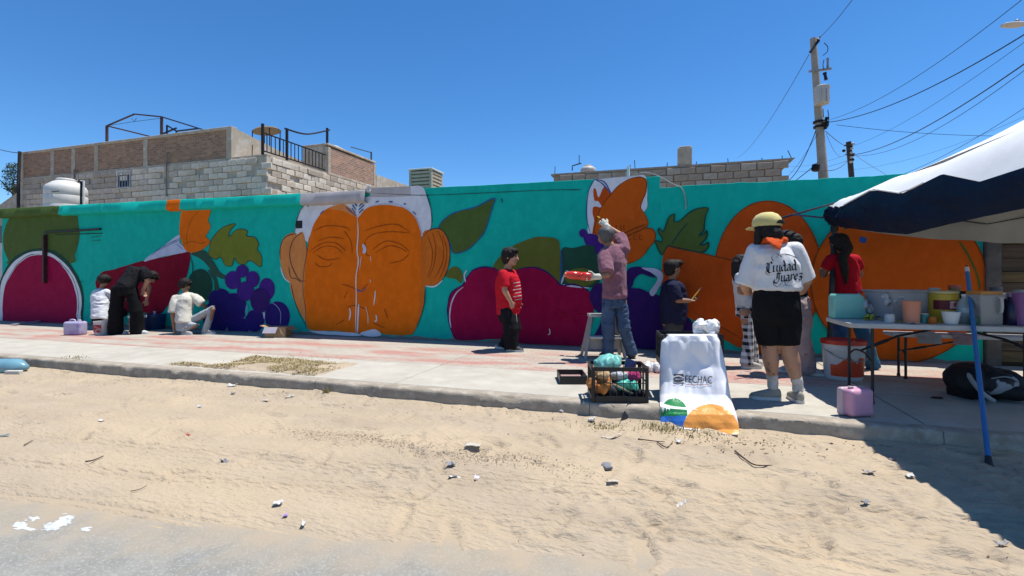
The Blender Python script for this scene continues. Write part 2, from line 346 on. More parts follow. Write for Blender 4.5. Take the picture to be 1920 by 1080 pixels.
# projecting fascia along the top of the left stretch, painted in lengths
def fx(px): return at_y(px, 380, WALL_Y).x
def fascia(x0, x1, m, name='fascia'):
    n = max(3, int((x1-x0)/.08)); xx = np.linspace(x0, x1, n); zt = np.array([topz(x) for x in xx])+.006+.006*fbm(xx*4, xx*0, 0, 3)
    P = np.zeros((7, n, 3)); P[:,:,0] = xx
    for i, (dy, dz) in enumerate(((-.002,-.245),(-.11,-.215),(-.118,-.205),(-.085,-.012),(-.075,0),(.12,.004),(.12,-.1))):
        P[i,:,1] = WALL_Y+dy+.003*fbm(xx*3, xx*0+i, 0, 12); P[i,:,2] = zt+dz
    return grid(name, P, m, wall, sharp=50)
fascia(XL, fx(4), teal_lit); fascia(fx(4), fx(119), PM['leafgreen'], 'painted_fascia'); fascia(fx(119), fx(320), teal_lit)
fascia(fx(320), fx(345), PM['orange'], 'painted_fascia'); fascia(fx(345), fx(570), teal_lit); fascia(fx(570), fx(690), PM['concrete'], 'bare_fascia')
# broken end of the fascia
g = G()
for i in range(9):
    c = at_y(691+random.uniform(-3,5), 352+random.uniform(-4,12), WALL_Y-.02); g.ell(c, random.uniform(.02,.05), random.uniform(.02,.05), random.uniform(.02,.05), n=6, m=4)
o = g.build('broken_edge', mat('broken plaster', (.62,.60,.57), (.45,.43,.40), .95, 12), wall, sharp=20)

LAY = .0016
PN = [0]
def wp(p, layer): v = at_y(p[0], p[1], WALL_Y-.004-LAY*layer-.00004*PN[0]); return v
def paint(name, pts, m, layer, k=5, jag=.006, closed_sharp=False, parent=None, clipz=None):
    PN[0] += 1
    w3 = [wp(p, layer) for p in pts]; s2 = spline(w3, True, k) if not closed_sharp else w3
    s2 = [Vector((v.x+jag*float(vn(v.x*6, v.z*6, 0, 3)), v.y, max(v.z+jag*float(vn(v.x*6, v.z*6, 0, 8)), .02))) for v in s2]
    tri = tessellate_polygon([[Vector((v.x, v.z, 0)) for v in s2]])
    me = bpy.data.meshes.new(name); fs = []
    for t in tri:
        a, b2, c = (s2[i] for i in t); nrm = (b2-a).cross(c-a); fs.append(tuple(t) if nrm.y < 0 else tuple(reversed(t)))
    me.from_pydata([tuple(v) for v in s2], [], fs)
    return link(name, me, PM[m], parent or wall)
def stroke(name, pts, m, layer, wpx=1.6, k=6, parent=None, closed=False, taper=True):
    PN[0] += 1
    w3 = [wp(p, layer) for p in pts]; s2 = spline(w3, closed, k); n = len(s2); g = G(); vs = []; fs = []
    for i, v in enumerate(s2):
        t = (s2[(i+1) % n if closed else min(i+1, n-1)]-s2[(i-1) % n if closed else max(i-1, 0)]); t.y = 0
        if t.length < 1e-6: t = Vector((1,0,0))
        t.normalize(); nn = Vector((-t.z, 0, t.x)); wd = wpx*.5*v.y/910*1.06*(1+.35*float(vn(v.x*9, v.z*9, 0, 4)))
        if taper and not closed: wd *= min(1, .35+4*min(i, n-1-i)/n)
        vs += [v+nn*wd, v-nn*wd]
    for i in range(n if closed else n-1):
        j = (i+1) % n; f = (2*i, 2*i+1, 2*j+1, 2*j); a, b2, c = vs[f[0]], vs[f[1]], vs[f[2]]
        fs.append(f if (b2-a).cross(c-a).y < 0 else tuple(reversed(f)))
    g.add(vs, fs); return g.build(name, PM[m], parent or wall, sharp=None)
def TA(L): return [(x/4, 370+y/4) for x, y in L]
def TB(L): return [(380+x/4, 370+y/4) for x, y in L]
def TC(L): return [(780+x/4, 390+y/4) for x, y in L]
def TD(L): return [(1060+x/6, 320+y/6) for x, y in L]
def TE(L): return [(1160+x/4, 430+y/4) for x, y in L]
def EL(cx, cy, rx, ry, n=14): return [(cx+rx*math.cos(2*math.pi*i/n), cy+ry*math.sin(2*math.pi*i/n)) for i in range(n)]

# far left: green top over a big round magenta fruit
paint('painted_leaf', TA([(70,150),(40,220),(22,300),(30,390),(60,470),(80,500),(520,500),(560,430),(585,350),(597,270),(585,190),(578,140),(560,128),(300,124),(90,130)]), 'leafgreen', 1)
paint('painted_shadow', TA([(-10,700),(10,600),(70,490),(150,420),(280,382),(400,398),(490,455),(560,550),(612,660),(628,780),(620,900),(610,975),(300,985),(0,960)]), 'bottle', 2)
paint('painted_rim', TA([(0,720),(20,610),(90,500),(180,430),(290,402),(390,425),(480,490),(550,580),(595,680),(612,780),(605,860),(575,965),(300,970),(10,955)]), 'white', 3)
paint('painted_fruit', TA([(22,770),(35,680),(75,590),(140,500),(220,445),(310,432),(400,455),(470,520),(525,600),(560,690),(578,790),(572,880),(560,960),(300,965),(45,955),(20,870)]), 'magenta', 4)
stroke('painted_outline', TA([(30,690),(70,590),(140,490),(220,435),(300,425)]), 'outline', 5, 1.6)
stroke('painted_outline', TA([(440,480),(530,580),(575,690),(590,790),(580,900)]), 'outline', 5, 1.6)
# chilli with an unfinished white side, orange flower, leaf
paint('painted_chilli', TA([(735,600),(770,560),(870,535),(1060,478),(1230,448),(1400,410),(1428,440),(1408,560),(1372,650),(1305,760),(1240,835),(1190,875),(1080,865),(900,855),(760,750),(715,650)]), 'wine', 2)
paint('painted_highlight', TA([(1078,478),(1130,430),(1200,385),(1340,282),(1346,340),(1402,402),(1330,425),(1240,440),(1130,470)]), 'greyblue', 3)
for L in ([(1130,440),(1210,375),(1345,310)], [(1180,400),(1345,320)], [(1325,350),(1370,390)]): stroke('painted_line', TA(L), 'blue', 4, 1.5)
paint('painted_flower', TA([(1366,100),(1400,88),(1556,70),(1580,80),(1572,130),(1560,170),(1578,215),(1562,260),(1542,290),(1565,315),(1570,345),(1510,395),(1440,415),(1390,395),(1365,340),(1346,270),(1352,160)]), 'orange', 5)
stroke('painted_line', TA([(1500,90),(1430,180),(1400,290),(1410,380)]), 'brown', 6, 1.2)
stroke('painted_line', TA([(1375,350),(1440,330),(1500,345),(1550,330)]), 'brown', 6, 1.2)
paint('painted_fruit', TA(EL(1500,665,95,128)), 'bottle', 2)
paint('painted_stem', TA([(1432,425),(1480,405),(1540,402),(1600,480),(1650,560),(1696,592),(1690,614),(1640,602),(1590,560),(1540,490),(1485,452)]), 'darkgreen', 3)
paint('painted_stem', TA([(1560,545),(1600,560),(1628,620),(1642,690),(1612,695),(1602,625),(1575,580)]), 'darkgreen', 3)
stroke('painted_outline', TA([(1428,440),(1445,520),(1435,600),(1400,680)]), 'bottle', 4, 2.2)
lf = TB([(60,330),(100,270),(160,220),(245,198),(205,250),(198,295),(250,245),(300,238),(335,255),(330,290),(390,300),(420,350),(410,390),(440,440),(435,520),(370,480),(340,478),(310,505),(260,490),(237,455),(218,512),(170,510),(135,450),(95,465),(45,430),(50,380)])
paint('painted_leaf', lf, 'olive_light', 3); stroke('painted_outline', lf, 'outline', 4, 1.3, closed=True)
# bunch of grapes
for (x, y, rx, ry, c, l) in ((100,900,98,125,'navy',2),(130,770,85,85,'navy',2),(230,830,100,110,'navy',3),(270,965,85,62,'navy',3),(390,925,70,80,'navy',3),(560,895,92,112,'navy',2),(480,690,58,82,'purple',2),(297,555,46,46,'purple',3),(375,615,48,60,'purple',4),(225,622,58,66,'purple',5),(320,705,62,72,'purple',6),(430,772,72,92,'plum',7)):
    paint('painted_grape', TB(EL(x, y, rx, ry)), c, l); stroke('painted_outline', TB(EL(x, y, rx+1, ry+1)), 'plum' if c == 'purple' else 'purple', l+.5, 1.0, closed=True)
paint('painted_gap', TB([(330,800),(345,840),(330,890),(318,860)]), 'sky', 6); paint('painted_gap', TB([(455,860),(468,870),(462,915),(455,890)]), 'greyblue', 6)
stroke('painted_line', TB([(520,790),(560,820),(585,870),(582,950)]), 'greyblue', 5, 1.2)
# face
paint('painted_hair', TB([(695,268),(705,180),(730,100),(775,45),(800,20),(1000,5),(1250,-4),(1255,-66),(1500,-78),(1640,-82),(1680,0),(1705,70),(1718,160),(1712,232),(1640,295),(1500,400),(900,400),(785,335)]), 'white', 1, k=4)
paint('bare_cement', TB([(1255,-68),(1500,-80),(1560,-82),(1560,-10),(1400,-2),(1255,0)]), 'concrete', 2, closed_sharp=True)
paint('painted_ear', TB([(700,275),(620,290),(585,360),(578,450),(600,550),(650,640),(700,640),(760,600),(770,400)]), 'tan', 2)
paint('painted_ear', TB([(750,265),(690,305),(652,390),(655,480),(690,570),(735,625),(775,620),(780,420)]), 'tan', 3)
paint('painted_cheek', TB([(655,640),(700,620),(760,620),(800,700),(800,990),(770,930),(690,790)]), 'tan', 3)
face = TB([(765,600),(775,480),(790,350),(825,225),(880,130),(950,78),(1040,58),(1110,95),(1160,150),(1220,88),(1310,60),(1420,58),(1520,85),(1600,150),(1635,260),(1642,400),(1642,640),(1662,680),(1642,850),(1592,980),(1550,1030),(1400,1030),(1300,1012),(1170,1018),(1000,1002),(800,985),(775,850),(760,720)])
paint('painted_face', face, 'orange', 4); stroke('painted_outline', TB([(770,990),(772,850),(752,700),(758,560),(775,450),(800,290)]), 'outline', 5, 1.4)
paint('painted_forehead', TB([(960,85),(1040,50),(1110,85),(1155,140),(1110,130),(1040,100)]), 'tan', 5)
paint('painted_ear', TB([(1645,300),(1700,245),(1770,232),(1820,280),(1850,360),(1848,480),(1820,580),(1760,650),(1690,662),(1640,645)]), 'amber', 5)
paint('painted_neck', TB([(1635,650),(1668,672),(1655,820),(1600,985),(1560,1030),(1610,900)]), 'amber', 5)
stroke('painted_outline', TB([(1160,140),(1240,75),(1330,52),(1450,52),(1540,95),(1600,160),(1640,260),(1650,300)]), 'greyblue', 5, 1.6)
for L in ([(585,470),(578,400),(600,320),(650,282),(700,275)], [(745,265),(685,310),(655,390),(658,480),(695,575),(735,625),(775,625)], [(660,640),(690,780),(740,900),(790,990)], [(1650,300),(1700,248),(1775,235),(1825,285),(1852,370),(1848,490),(1815,590),(1755,655)], [(1668,680),(1655,830),(1600,985)], [(690,262),(703,180),(735,95),(790,30)], [(1675,-50),(1705,60),(1718,165),(1710,235)], [(645,520),(660,600),(700,610),(740,640)]):
    stroke('painted_outline', TB(L), 'outline', 7, 1.5)
for L in ([(830,255),(920,215),(1060,222),(1110,255)], [(860,330),(950,300),(1060,310)], [(800,405),(900,345),(1000,345),(1075,405)], [(820,420),(900,372),(990,372),(1050,420)], [(850,430),(930,470),(1030,455)], [(1060,250),(1110,330),(1122,420)], [(840,490),(880,520),(950,515),(970,490)],
          [(1215,250),(1330,215),(1450,203),(1545,255)], [(1215,330),(1270,280),(1400,258),(1555,268)], [(1270,395),(1370,330),(1480,350),(1552,410)], [(1290,420),(1390,365),(1480,380),(1530,410)], [(1400,495),(1500,470),(1552,415)], [(1215,330),(1225,420),(1250,440)],
          [(1040,650),(1100,668),(1150,690)], [(1190,690),(1240,650)], [(1080,822),(1150,812),(1230,842)], [(1000,955),(1060,920)], [(1278,942),(1370,982)], [(1360,830),(1390,910)], [(1060,760),(1085,700)],
          [(1720,262),(1748,380),(1730,520),(1690,612)], [(1762,250),(1802,350),(1800,480),(1742,612)], [(1685,285),(1722,400),(1712,520),(1680,600)], [(1800,280),(1830,400),(1815,520),(1770,620)]):
    stroke('painted_line', TB(L), 'sepia', 7, 1.7)
stroke('worn_joint', TB([(1158,130),(1166,260),(1158,400),(1168,480),(1150,600),(1152,760),(1148,900),(1150,1015)]), 'peel', 8, 2.6)
stroke('worn_joint', TB([(1170,800),(1165,900),(1160,1018)]), 'white', 8, 3.4)
for L, wd in (([(1100,830),(1108,870),(1098,925)],5.5), ([(1295,700),(1290,760),(1282,810)],4.5), ([(1300,880),(1305,920),(1290,930)],6), ([(1220,820),(1238,880),(1240,950)],2.4), ([(1258,440),(1262,480)],2.2), ([(1255,615),(1262,640)],2.5), ([(1190,440),(1178,540)],2)):
    stroke('paint_flake', TB(L), 'peel', 8, wd*.6)
stroke('painted_line', TB([(1200,350),(1215,390),(1205,420)]), 'greyblue', 8, 6); stroke('painted_line', TB([(1150,690),(1190,705),(1225,675)]), 'blue', 9, 2.5)
for L in ([(1130,30),(1158,68)],[(1122,55),(1150,95)],[(1118,78),(1145,118)],[(1170,68),(1220,25)],[(1168,95),(1212,55)],[(1170,118),(1205,85)],[(780,55),(792,72)],[(880,125),(910,100)],[(975,55),(1010,45)],[(1295,38),(1320,28)],[(1395,32),(1425,34)],[(1505,48),(1525,52)],[(1575,105),(1600,130)],[(1070,70),(1150,140)]):
    stroke('painted_line', TB(L), 'blue', 6, 2.6)
paint('bare_foot', TB([(800,1000),(900,1003),(1010,1008),(1150,1018),(1170,1040),(900,1026)]), 'white', 6); paint('bare_foot', TB([(1180,1020),(1290,990),(1340,1035),(1240,1042)]), 'white', 6)
stroke('painted_line', TB([(1670,665),(1740,668),(1800,620)]), 'white', 4, 2.5); stroke('painted_line', TB([(583,520),(610,600),(655,640)]), 'white', 1.5, 3)
# leaves and apples behind the boy
lf = [(823,427),(838,407),(860,396),(892,388),(926,372),(922,392),(912,425),(905,440),(885,462),(868,472),(850,474),(843,455)]
paint('painted_leaf', lf, 'leafgreen', 2); stroke('painted_outline', lf, 'blue', 3, 2.0, closed=True)
paint('painted_leaf', TC([(225,515),(250,460),(290,440),(330,460),(352,510),(338,562),(300,535)]), 'olive', 2)
paint('painted_leaf', TC([(575,470),(620,370),(740,280),(870,225),(960,215),(1060,235),(1082,300),(1082,450),(1072,560),(900,560),(640,540)]), 'olive', 2)
paint('painted_square', TC([(1090,322),(1180,297),(1330,278),(1352,330),(1366,430),(1366,580),(1230,590),(1095,575)]), 'bottle', 1); stroke('painted_outline', TC([(1085,315),(1090,430),(1082,560)]), 'blue', 3, 2.5)
paint('painted_melon', TC(EL(1235,520,118,68)), 'olive', 2); stroke('painted_line', TC([(1090,570),(1105,520),(1125,478),(1145,475)]), 'greyblue', 4, 3.2); stroke('painted_line', TC([(1100,575),(1200,590),(1300,600)]), 'greyblue', 4, 3)
apple = TC([(238,720),(268,632),(350,575),(390,510),(430,465),(510,443),(590,455),(650,490),(760,460),(870,445),(960,470),(1040,530),(1090,580),(1180,572),(1260,600),(1312,640),(1332,730),(1326,850),(1290,960),(1225,1035),(1150,1045),(950,1030),(800,1015),(640,985),(450,990),(300,985),(258,900),(238,800)])
paint('painted_apples', apple, 'magenta', 3); stroke('painted_outline', TC([(300,985),(258,900),(238,800),(240,720),(268,632),(350,575),(390,510),(430,465),(510,443),(590,455),(640,485)]), 'plum', 4, 2.6)
stroke('painted_outline', TC([(760,460),(870,445),(960,470),(1040,530),(1090,580),(1180,572),(1260,600),(1312,640)]), 'plum', 4, 2.6)
stroke('painted_highlight', TC([(262,900),(252,820),(264,720),(300,640),(355,592)]), 'greyblue', 5, 2.6); stroke('painted_stem', TC([(372,556),(362,505),(382,465)]), 'greyblue', 5, 3)
stroke('painted_line', TC([(1000,905),(1005,940),(990,950)]), 'white', 5, 2.2)
for i in range(14):
    x, y = random.uniform(1030,1210), random.uniform(760,850); stroke('brush_streak', TC([(x,y),(x+random.uniform(15,45),y+random.uniform(-6,6))]), 'wine', 5, 1.6)
# butterfly
paint('painted_wing', TD([(240,330),(265,220),(330,95),(400,92),(740,62),(905,66),(918,300),(900,450),(700,560),(300,720),(250,600),(236,450)]), 'white', 1)
wing = TD([(330,700),(350,560),(400,420),(500,280),(600,170),(720,95),(830,72),(900,95),(915,150),(900,260),(860,350),(850,420),(900,500),(932,590),(912,650),(970,650),(1012,710),(1002,790),(930,880),(860,970),(740,1035),(650,1030),(560,900),(450,800)])
paint('painted_wing', wing, 'carrot', 3); stroke('painted_outline', wing, 'brown', 4, 1.6, closed=True)
paint('painted_wing', TD([(300,700),(322,560),(305,480),(322,400),(410,412),(372,340),(330,330),(318,200),(350,215),(375,300),(430,180),(480,205),(512,262),(420,420),(350,580),(328,700)]), 'rust', 2, k=3)
for L in ([(330,95),(265,220),(240,400),(245,560),(285,720)], [(330,98),(420,150),(512,262)], [(330,95),(440,130),(515,255)]): stroke('painted_outline', TD(L), 'blue', 4, 1.7)
for L in ([(600,740),(760,660),(920,600)], [(640,750),(800,690),(930,625)]): stroke('painted_line', TD(L), 'brown', 5, 2.6)
for cx in (725, 785, 850): stroke('painted_line', TD([(cx+14,735),(cx-14,730),(cx-20,762),(cx+2,778),(cx+18,765)]), 'brown', 5, 1.5)
for cx in (575, 625, 660): stroke('painted_line', TD([(cx,610),(cx-3,650),(cx+8,672)]), 'brown', 5, 1.6)
paint('painted_body', TD(EL(200,705,45,50)), 'purple', 5); paint('painted_body', TD([(205,745),(250,712),(330,718),(405,780),(440,860),(420,980),(345,925),(320,845),(235,838)]), 'purple', 5)
# plum with a looped handle
plum = [(1107,548),(1115,535),(1125,531),(1150,536),(1180,540),(1200,541),(1220,550),(1240,556),(1275,585),(1295,600),(1306,622),(1306,668),(1200,664),(1110,655),(1128,600),(1112,575)]
paint('painted_plum', plum, 'plum', 4); paint('painted_plum', TC(EL(1365,660,62,92)), 'plum', 5)
paint('painted_loop', TC([(1585,470),(1650,443),(1720,452),(1800,520),(1760,515),(1690,495),(1640,530),(1620,585),(1585,610)]), 'plum', 5)
paint('painted_loop', TC([(1690,448),(1790,452),(1850,490),(1842,560),(1782,658),(1752,632),(1800,560),(1812,522),(1765,482)]), 'greyblue', 6)
# leaf, carrot, oranges
lf = TD([(1090,945),(1040,870),(1016,790),(1080,802),(1090,760),(1048,690),(1055,648),(1100,685),(1140,590),(1170,520),(1225,488),(1222,560),(1245,577),(1295,560),(1400,470),(1500,425),(1608,422),(1580,500),(1562,620),(1557,670),(1508,727),(1560,715),(1588,678),(1597,720),(1570,780),(1512,832),(1570,830),(1608,808),(1602,870),(1540,917),(1440,905),(1250,870),(1150,850)])
paint('painted_leaf', lf, 'leafgreen', 5, k=4); stroke('painted_outline', lf, 'bottle', 6, 2.4, closed=True, k=4); stroke('painted_vein', TD([(1385,580),(1290,690),(1200,825)]), 'bottle', 6, 2.2)
paint('painted_orange', EL(1440,515,101,138,22), 'rust', 2); stroke('painted_outline', EL(1440,515,101,138,22), 'brown', 3, 1.8, closed=True)
paint('painted_carrot', [(1243,482),(1250,463),(1262,460),(1300,471),(1340,481),(1420,498),(1510,520),(1525,560),(1500,640),(1430,664),(1385,651),(1350,631),(1300,600),(1245,562)], 'rust', 4)
stroke('painted_outline', [(1258,460),(1300,471),(1340,481),(1420,498),(1480,512)], 'brown', 5, 2.2); stroke('painted_outline', [(1300,585),(1350,612),(1400,640),(1430,655)], 'brown', 5, 1.6)
paint('painted_orange', EL(1686,530,164,150,26), 'carrot', 5); stroke('painted_outline', EL(1686,530,165,151,26), 'brown', 6, 2.0, closed=True)
paint('painted_star', EL(1618,450,7,6,8), 'blue', 7); stroke('painted_line', [(1612,444),(1624,456)], 'blue', 8, 2.4)
stroke('painted_line', [(1798,452),(1815,478),(1832,515),(1838,545)], 'leafgreen', 7, 3)
# joint line, cracks, electrical recess
stroke('crack', [(700,362),(790,366),(900,362),(1010,357),(1090,355)], 'outline', 1, 1.0); stroke('crack', [(940,372),(942,380)], 'outline', 1, 1.4); stroke('crack', TD([(0,215),(80,216),(170,213)]), 'outline', 1, 1.0)
for L in ([(142,440),(144,475),(143,490)], [(141,528),(158,528)], [(168,445),(192,442)], [(170,452),(190,450)]): stroke('crack', L, 'bottle', 5, 1.0)
b0 = at_y(555.5, 414, WALL_Y); b1 = at_y(567.5, 428, WALL_Y); g = G(); g.span((b0.x, WALL_Y-.012, b1.z), (b1.x, WALL_Y-.001, b0.z)); g.build('socket_box', mat('dark metal', (.02,.02,.02), None, .5, metal=.4), wall, bevel=.003)
# old steel window post and bar, standing off the wall
m_rust = mat('painted rusty steel', (.06,.018,.02), (.03,.012,.012), .55, 18, bump=.3, bscale=80)
p0, p1 = at_y(84, 440, WALL_Y-.05), at_y(82, 531, WALL_Y-.05); g = G(); g.bar((p0.x,p0.y,p1.z), p0, .085, .06); o = g.build('steel_post', m_rust, wall, bevel=.006)
a, b2 = at_y(84, 436, WALL_Y-.03), at_y(188, 429.5, WALL_Y-.03); g = G(); g.bar(a, b2, .05, .045); g.build('steel_bar', mat('black steel', (.012,.011,.011), None, .5), wall, bevel=.004)
a, b2 = at_y(104, 440, WALL_Y-.005), at_y(192, 437.5, WALL_Y-.005); g = G(); g.bar(a, b2, .016, .02); g.build('lintel_line', PM['bottle'], wall)
# cable hanging over the wall top
m_cable = mat('grey cable', (.33,.31,.30), None, .6)
pts = spline([at_y(1185,331,WALL_Y+.35), at_y(1205,324,WALL_Y+.3), at_y(1230,328,WALL_Y+.25), at_y(1262,345,WALL_Y+.02), at_y(1278,352,WALL_Y-.03), at_y(1285,372,WALL_Y-.02), at_y(1286,392,WALL_Y-.015)], False, 8)
g = G(); g.tube(pts, .009, 6); tag(g.build('loose_cable', m_cable, None, origin=pts[0]), 'pale loose cable hanging over the low stretch of the teal wall', 'cable')
# white conduit behind the wall
a = at_y(1178, 312, WALL_Y+.6); g = G(); g.tube([(a.x,a.y,0), tuple(a)], .025, 8); tag(g.build('conduit_pipe', mat('white pvc', (.75,.74,.72), None, .4), None, origin=(a.x,a.y,0)), 'thin white pipe standing up behind the butterfly part of the wall', 'pipe')
# what closes the street on both sides of the painted wall
m_wh = mat('whitewashed wall', (.5,.5,.5), (.38,.38,.38), .9, 3)
gt = thing('side_door', 'white metal door with dark panel at the far left wall end', 'door', (-17.4, WALL_Y, 0))
g = G(); g.span((-18.3, WALL_Y+.02, -.1), (XL-.01, WALL_Y+.08, 2.05)); g.build('door_leaf', m_wh, gt); g = G(); g.span((-18.3, WALL_Y+.01, 2.06), (XL-.01, WALL_Y+.09, 2.5)); g.build('transom', mat('dark glass', (.01,.01,.012), None, .2), gt)
lw = thing('left_wall', 'pale wall continuing beyond the white door at far left', 'wall', (-30, WALL_Y, 0)); g = G(); g.span((-60, WALL_Y, -.1), (-18.31, WALL_Y+.18, 2.7)); g.build('wall_panel', m_wh, lw)
# ================================================================== RIGHT FENCE, HOUSES, POLES
m_wood = mat('weathered boards', (.10,.075,.05), (.055,.042,.03), .85, 3, 6, .5, 30, .006, stretch=(.4,4,6))
fn = thing('plank_fence', 'weathered wooden plank fence right of the mural under the canopy', 'fence', (4.9, WALL_Y, 0))
g = G(); g.span((XR+.01, WALL_Y-.06, -.1), (XR+.17, WALL_Y+.08, 2.5)); g.build('post', mat('grey post', (.12,.11,.10), (.075,.07,.062), .9, 6, bump=.4, bscale=30), fn, bevel=.01)
z = .05
g = G(); g.span((XR+.2, WALL_Y+.09, -.1), (6.6, WALL_Y+.11, 2.4)); g.build('added_backing', mat('dark backing', (.05,.04,.03), None, .9), fn)  # sheet added behind the planks to block bright sunlit gaps
for i in range(13):
    h = random.uniform(.13,.21); g = G(); dy = random.uniform(-.02,.02); g.box((5.35, WALL_Y+.03+dy, z+h/2), (1.26, .014, h/2-.004)); g.build('plank', m_wood if i % 3 else mat('old yellow board', (.14,.10,.045), (.08,.06,.03), .8, 4, stretch=(.5,3,5)), fn); z += h
g = G(); g.span((6.62, WALL_Y-.05, -.1), (6.76, WALL_Y+.09, 2.4)); g.build('post', MATS['grey post'], fn)
rw = thing('right_wall', 'plain grey wall beyond the plank fence at right', 'wall', (10, WALL_Y, 0)); g = G(); g.span((6.77, WALL_Y, -.1), (20, WALL_Y+.18, 2.5)); g.build('wall_panel', m_cem, rw)

# ---- block pieces shared by both houses
def block_mesh(nm, w, h, d, seed):
    r = random.Random(seed); bm = bmesh.new(); bmesh.ops.create_cube(bm, size=1)
    for v in bm.verts: v.co = Vector((v.co.x*w+r.uniform(-.014,.014), v.co.y*d, v.co.z*h+r.uniform(-.010,.010)))
    bmesh.ops.bevel(bm, geom=[e for e in bm.edges if all(v.co.y < 0 for v in e.verts)], offset=.012, segments=1, affect='EDGES')
    me = bpy.data.meshes.new(nm); bm.to_mesh(me); bm.free(); return me
bcol = {'a': ((.62,.53,.42), (.46,.39,.31)), 'b': ((.74,.65,.53), (.58,.50,.40)), 'c': ((.46,.385,.30), (.34,.28,.22)), 'd': ((.66,.54,.41), (.50,.41,.31))}
BM = {k: mat('cement block '+k, c[0], c[1], .93, 6, 7, .5, 70, .006) for k, c in bcol.items()}
BL = {}
for k in BM:
    for s in range(3):
        me = block_mesh('block', .385, .185, .06, hash(k) % 7+s); me.materials.append(BM[k]); BL[k, s] = me
def blocks(parent, p0, ux, n, z0, courses, choose, skip=.06, wd=.4):
    """a stretch of block wall: p0 start, ux unit vector along the wall, front faces away from ux x up"""
    base = BASE[parent.name]; nrm = Vector((ux.y, -ux.x, 0)); a = math.atan2(ux.y, ux.x)
    for c in range(courses):
        for i in range(n+1):
            s = i*wd+(wd/2 if c % 2 else 0)
            if s > n*wd-.05 or random.random() < skip: continue
            me = BL[choose(s/(n*wd), c), random.randrange(3)]; o = bpy.data.objects.new('block', me); C.objects.link(o); o.parent = parent
            p = p0+ux*(s+wd/2)+nrm*(random.uniform(-.02,.012)); o.location = Vector((p.x, p.y, z0+c*.2+.1))-base; o.rotation_euler = (random.uniform(-.03,.03), random.uniform(-.025,.025), a+random.uniform(-.02,.02)); BASE[o.name] = base
m_mortar = mat('rough mortar', (.54,.46,.365), (.37,.315,.25), .95, 5, 8, .8, 40, .012)
m_plas = mat('grey cement plaster', (.46,.385,.29), (.36,.30,.225), .93, 1.6, 8, .4, 25, .01, c3=(.50,.45,.38), scale3=5)
def brickmat(name, c1, c2, mo, bw=.22, rh=.075):
    m = mat(name, c1, c2, .9, 5); N, K = m.node_tree.nodes, m.node_tree.links; b = N['Principled BSDF']; src = b.inputs['Base Color'].links[0].from_socket
    tc = N.new('ShaderNodeTexCoord'); mp = N.new('ShaderNodeMapping'); mp.inputs['Rotation'].default_value = (R_(90), 0, 0); K.new(tc.outputs['Object'], mp.inputs[0])
    ad = N.new('ShaderNodeSeparateXYZ'); K.new(tc.outputs['Object'], ad.inputs[0]); s = N.new('ShaderNodeMath'); s.operation = 'ADD'; K.new(ad.outputs[0], s.inputs[0]); K.new(ad.outputs[1], s.inputs[1])
    cb = N.new('ShaderNodeCombineXYZ'); K.new(s.outputs[0], cb.inputs[0]); K.new(ad.outputs[2], cb.inputs[1])
    br = N.new('ShaderNodeTexBrick'); br.inputs['Scale'].default_value = 1; br.inputs['Brick Width'].default_value = bw; br.inputs['Row Height'].default_value = rh; br.inputs['Mortar Size'].default_value = .008
    br.inputs['Color1'].default_value = (1,1,1,1); br.inputs['Color2'].default_value = (.6,.62,.66,1); br.inputs['Mortar'].default_value = (0,0,0,1); K.new(cb.outputs[0], br.inputs['Vector'])
    mu = N.new('ShaderNodeMix'); mu.data_type = 'RGBA'; mu.blend_type = 'MULTIPLY'; mu.inputs[0].default_value = 1; K.new(src, mu.inputs[6]); K.new(br.outputs[0], mu.inputs[7])
    mx = N.new('ShaderNodeMix'); mx.data_type = 'RGBA'; K.new(br.outputs['Fac'], mx.inputs[0]); K.new(mu.outputs[2], mx.inputs[6]); mx.inputs[7].default_value = (*mo, 1); K.new(mx.outputs[2], b.inputs['Base Color'])
    bp = N.new('ShaderNodeBump'); bp.inputs['Strength'].default_value = .8; bp.inputs['Distance'].default_value = .015; bp.invert = True; K.new(br.outputs['Fac'], bp.inputs['Height']); K.new(bp.outputs[0], b.inputs['Normal']); return m
m_brick = brickmat('adobe brick', (.47,.27,.16), (.35,.20,.12), (.36,.29,.22))
m_brick2 = brickmat('red brick', (.50,.27,.17), (.37,.20,.13), (.46,.40,.33))

# ---- left house: block storey with a brick storey above
HY, HX = 12.2, -12.12; HX0 = at_y(37, 300, HY).x; HBx = at_y(424, 300, HY).x
hs = thing('block_house', 'two storey house of cement blocks and brick behind the mural wall at left', 'house', ((HX0+HX)/2, HY, 0))
g = G(); g.span((HX0, HY+.02, -.3), (HX-.02, 23, 4.98)); hw = g.build('wall', m_mortar, hs)
def chf(s, c):
    r = random.random()
    if s < .42: return 'c' if c > 3 and r < .85 else ('d' if r < .7 else 'a')
    return 'b' if r < .6 else ('a' if r < .9 else 'd')
nb = int((HX-HX0)/.4); blocks(hw, Vector((HX-nb*.4, HY, 0)), Vector((1,0,0)), nb, 3.58, 7, chf, .10)
blocks(hw, Vector((HX, HY, 0)), Vector((0,1,0)), 15, 3.78, 6, lambda s, c: random.choice('aaabbcd'), .03)
blocks(hw, Vector((HX, HY+6.0, 0)), Vector((0,1,0)), 7, 3.78, 5, lambda s, c: random.choice('aabcd'), .05)
g = G(); g.span((HX-.19, HY+.03, 4.97), (HX-.03, HY+3, 5.05)); g.span((HBx, HY+.03, 4.97), (HX-.03, HY+.2, 5.06)); g.build('coping', m_mortar, hs)
cols = [37, 94, 133, 176, 268, 424]; zt = 5.98
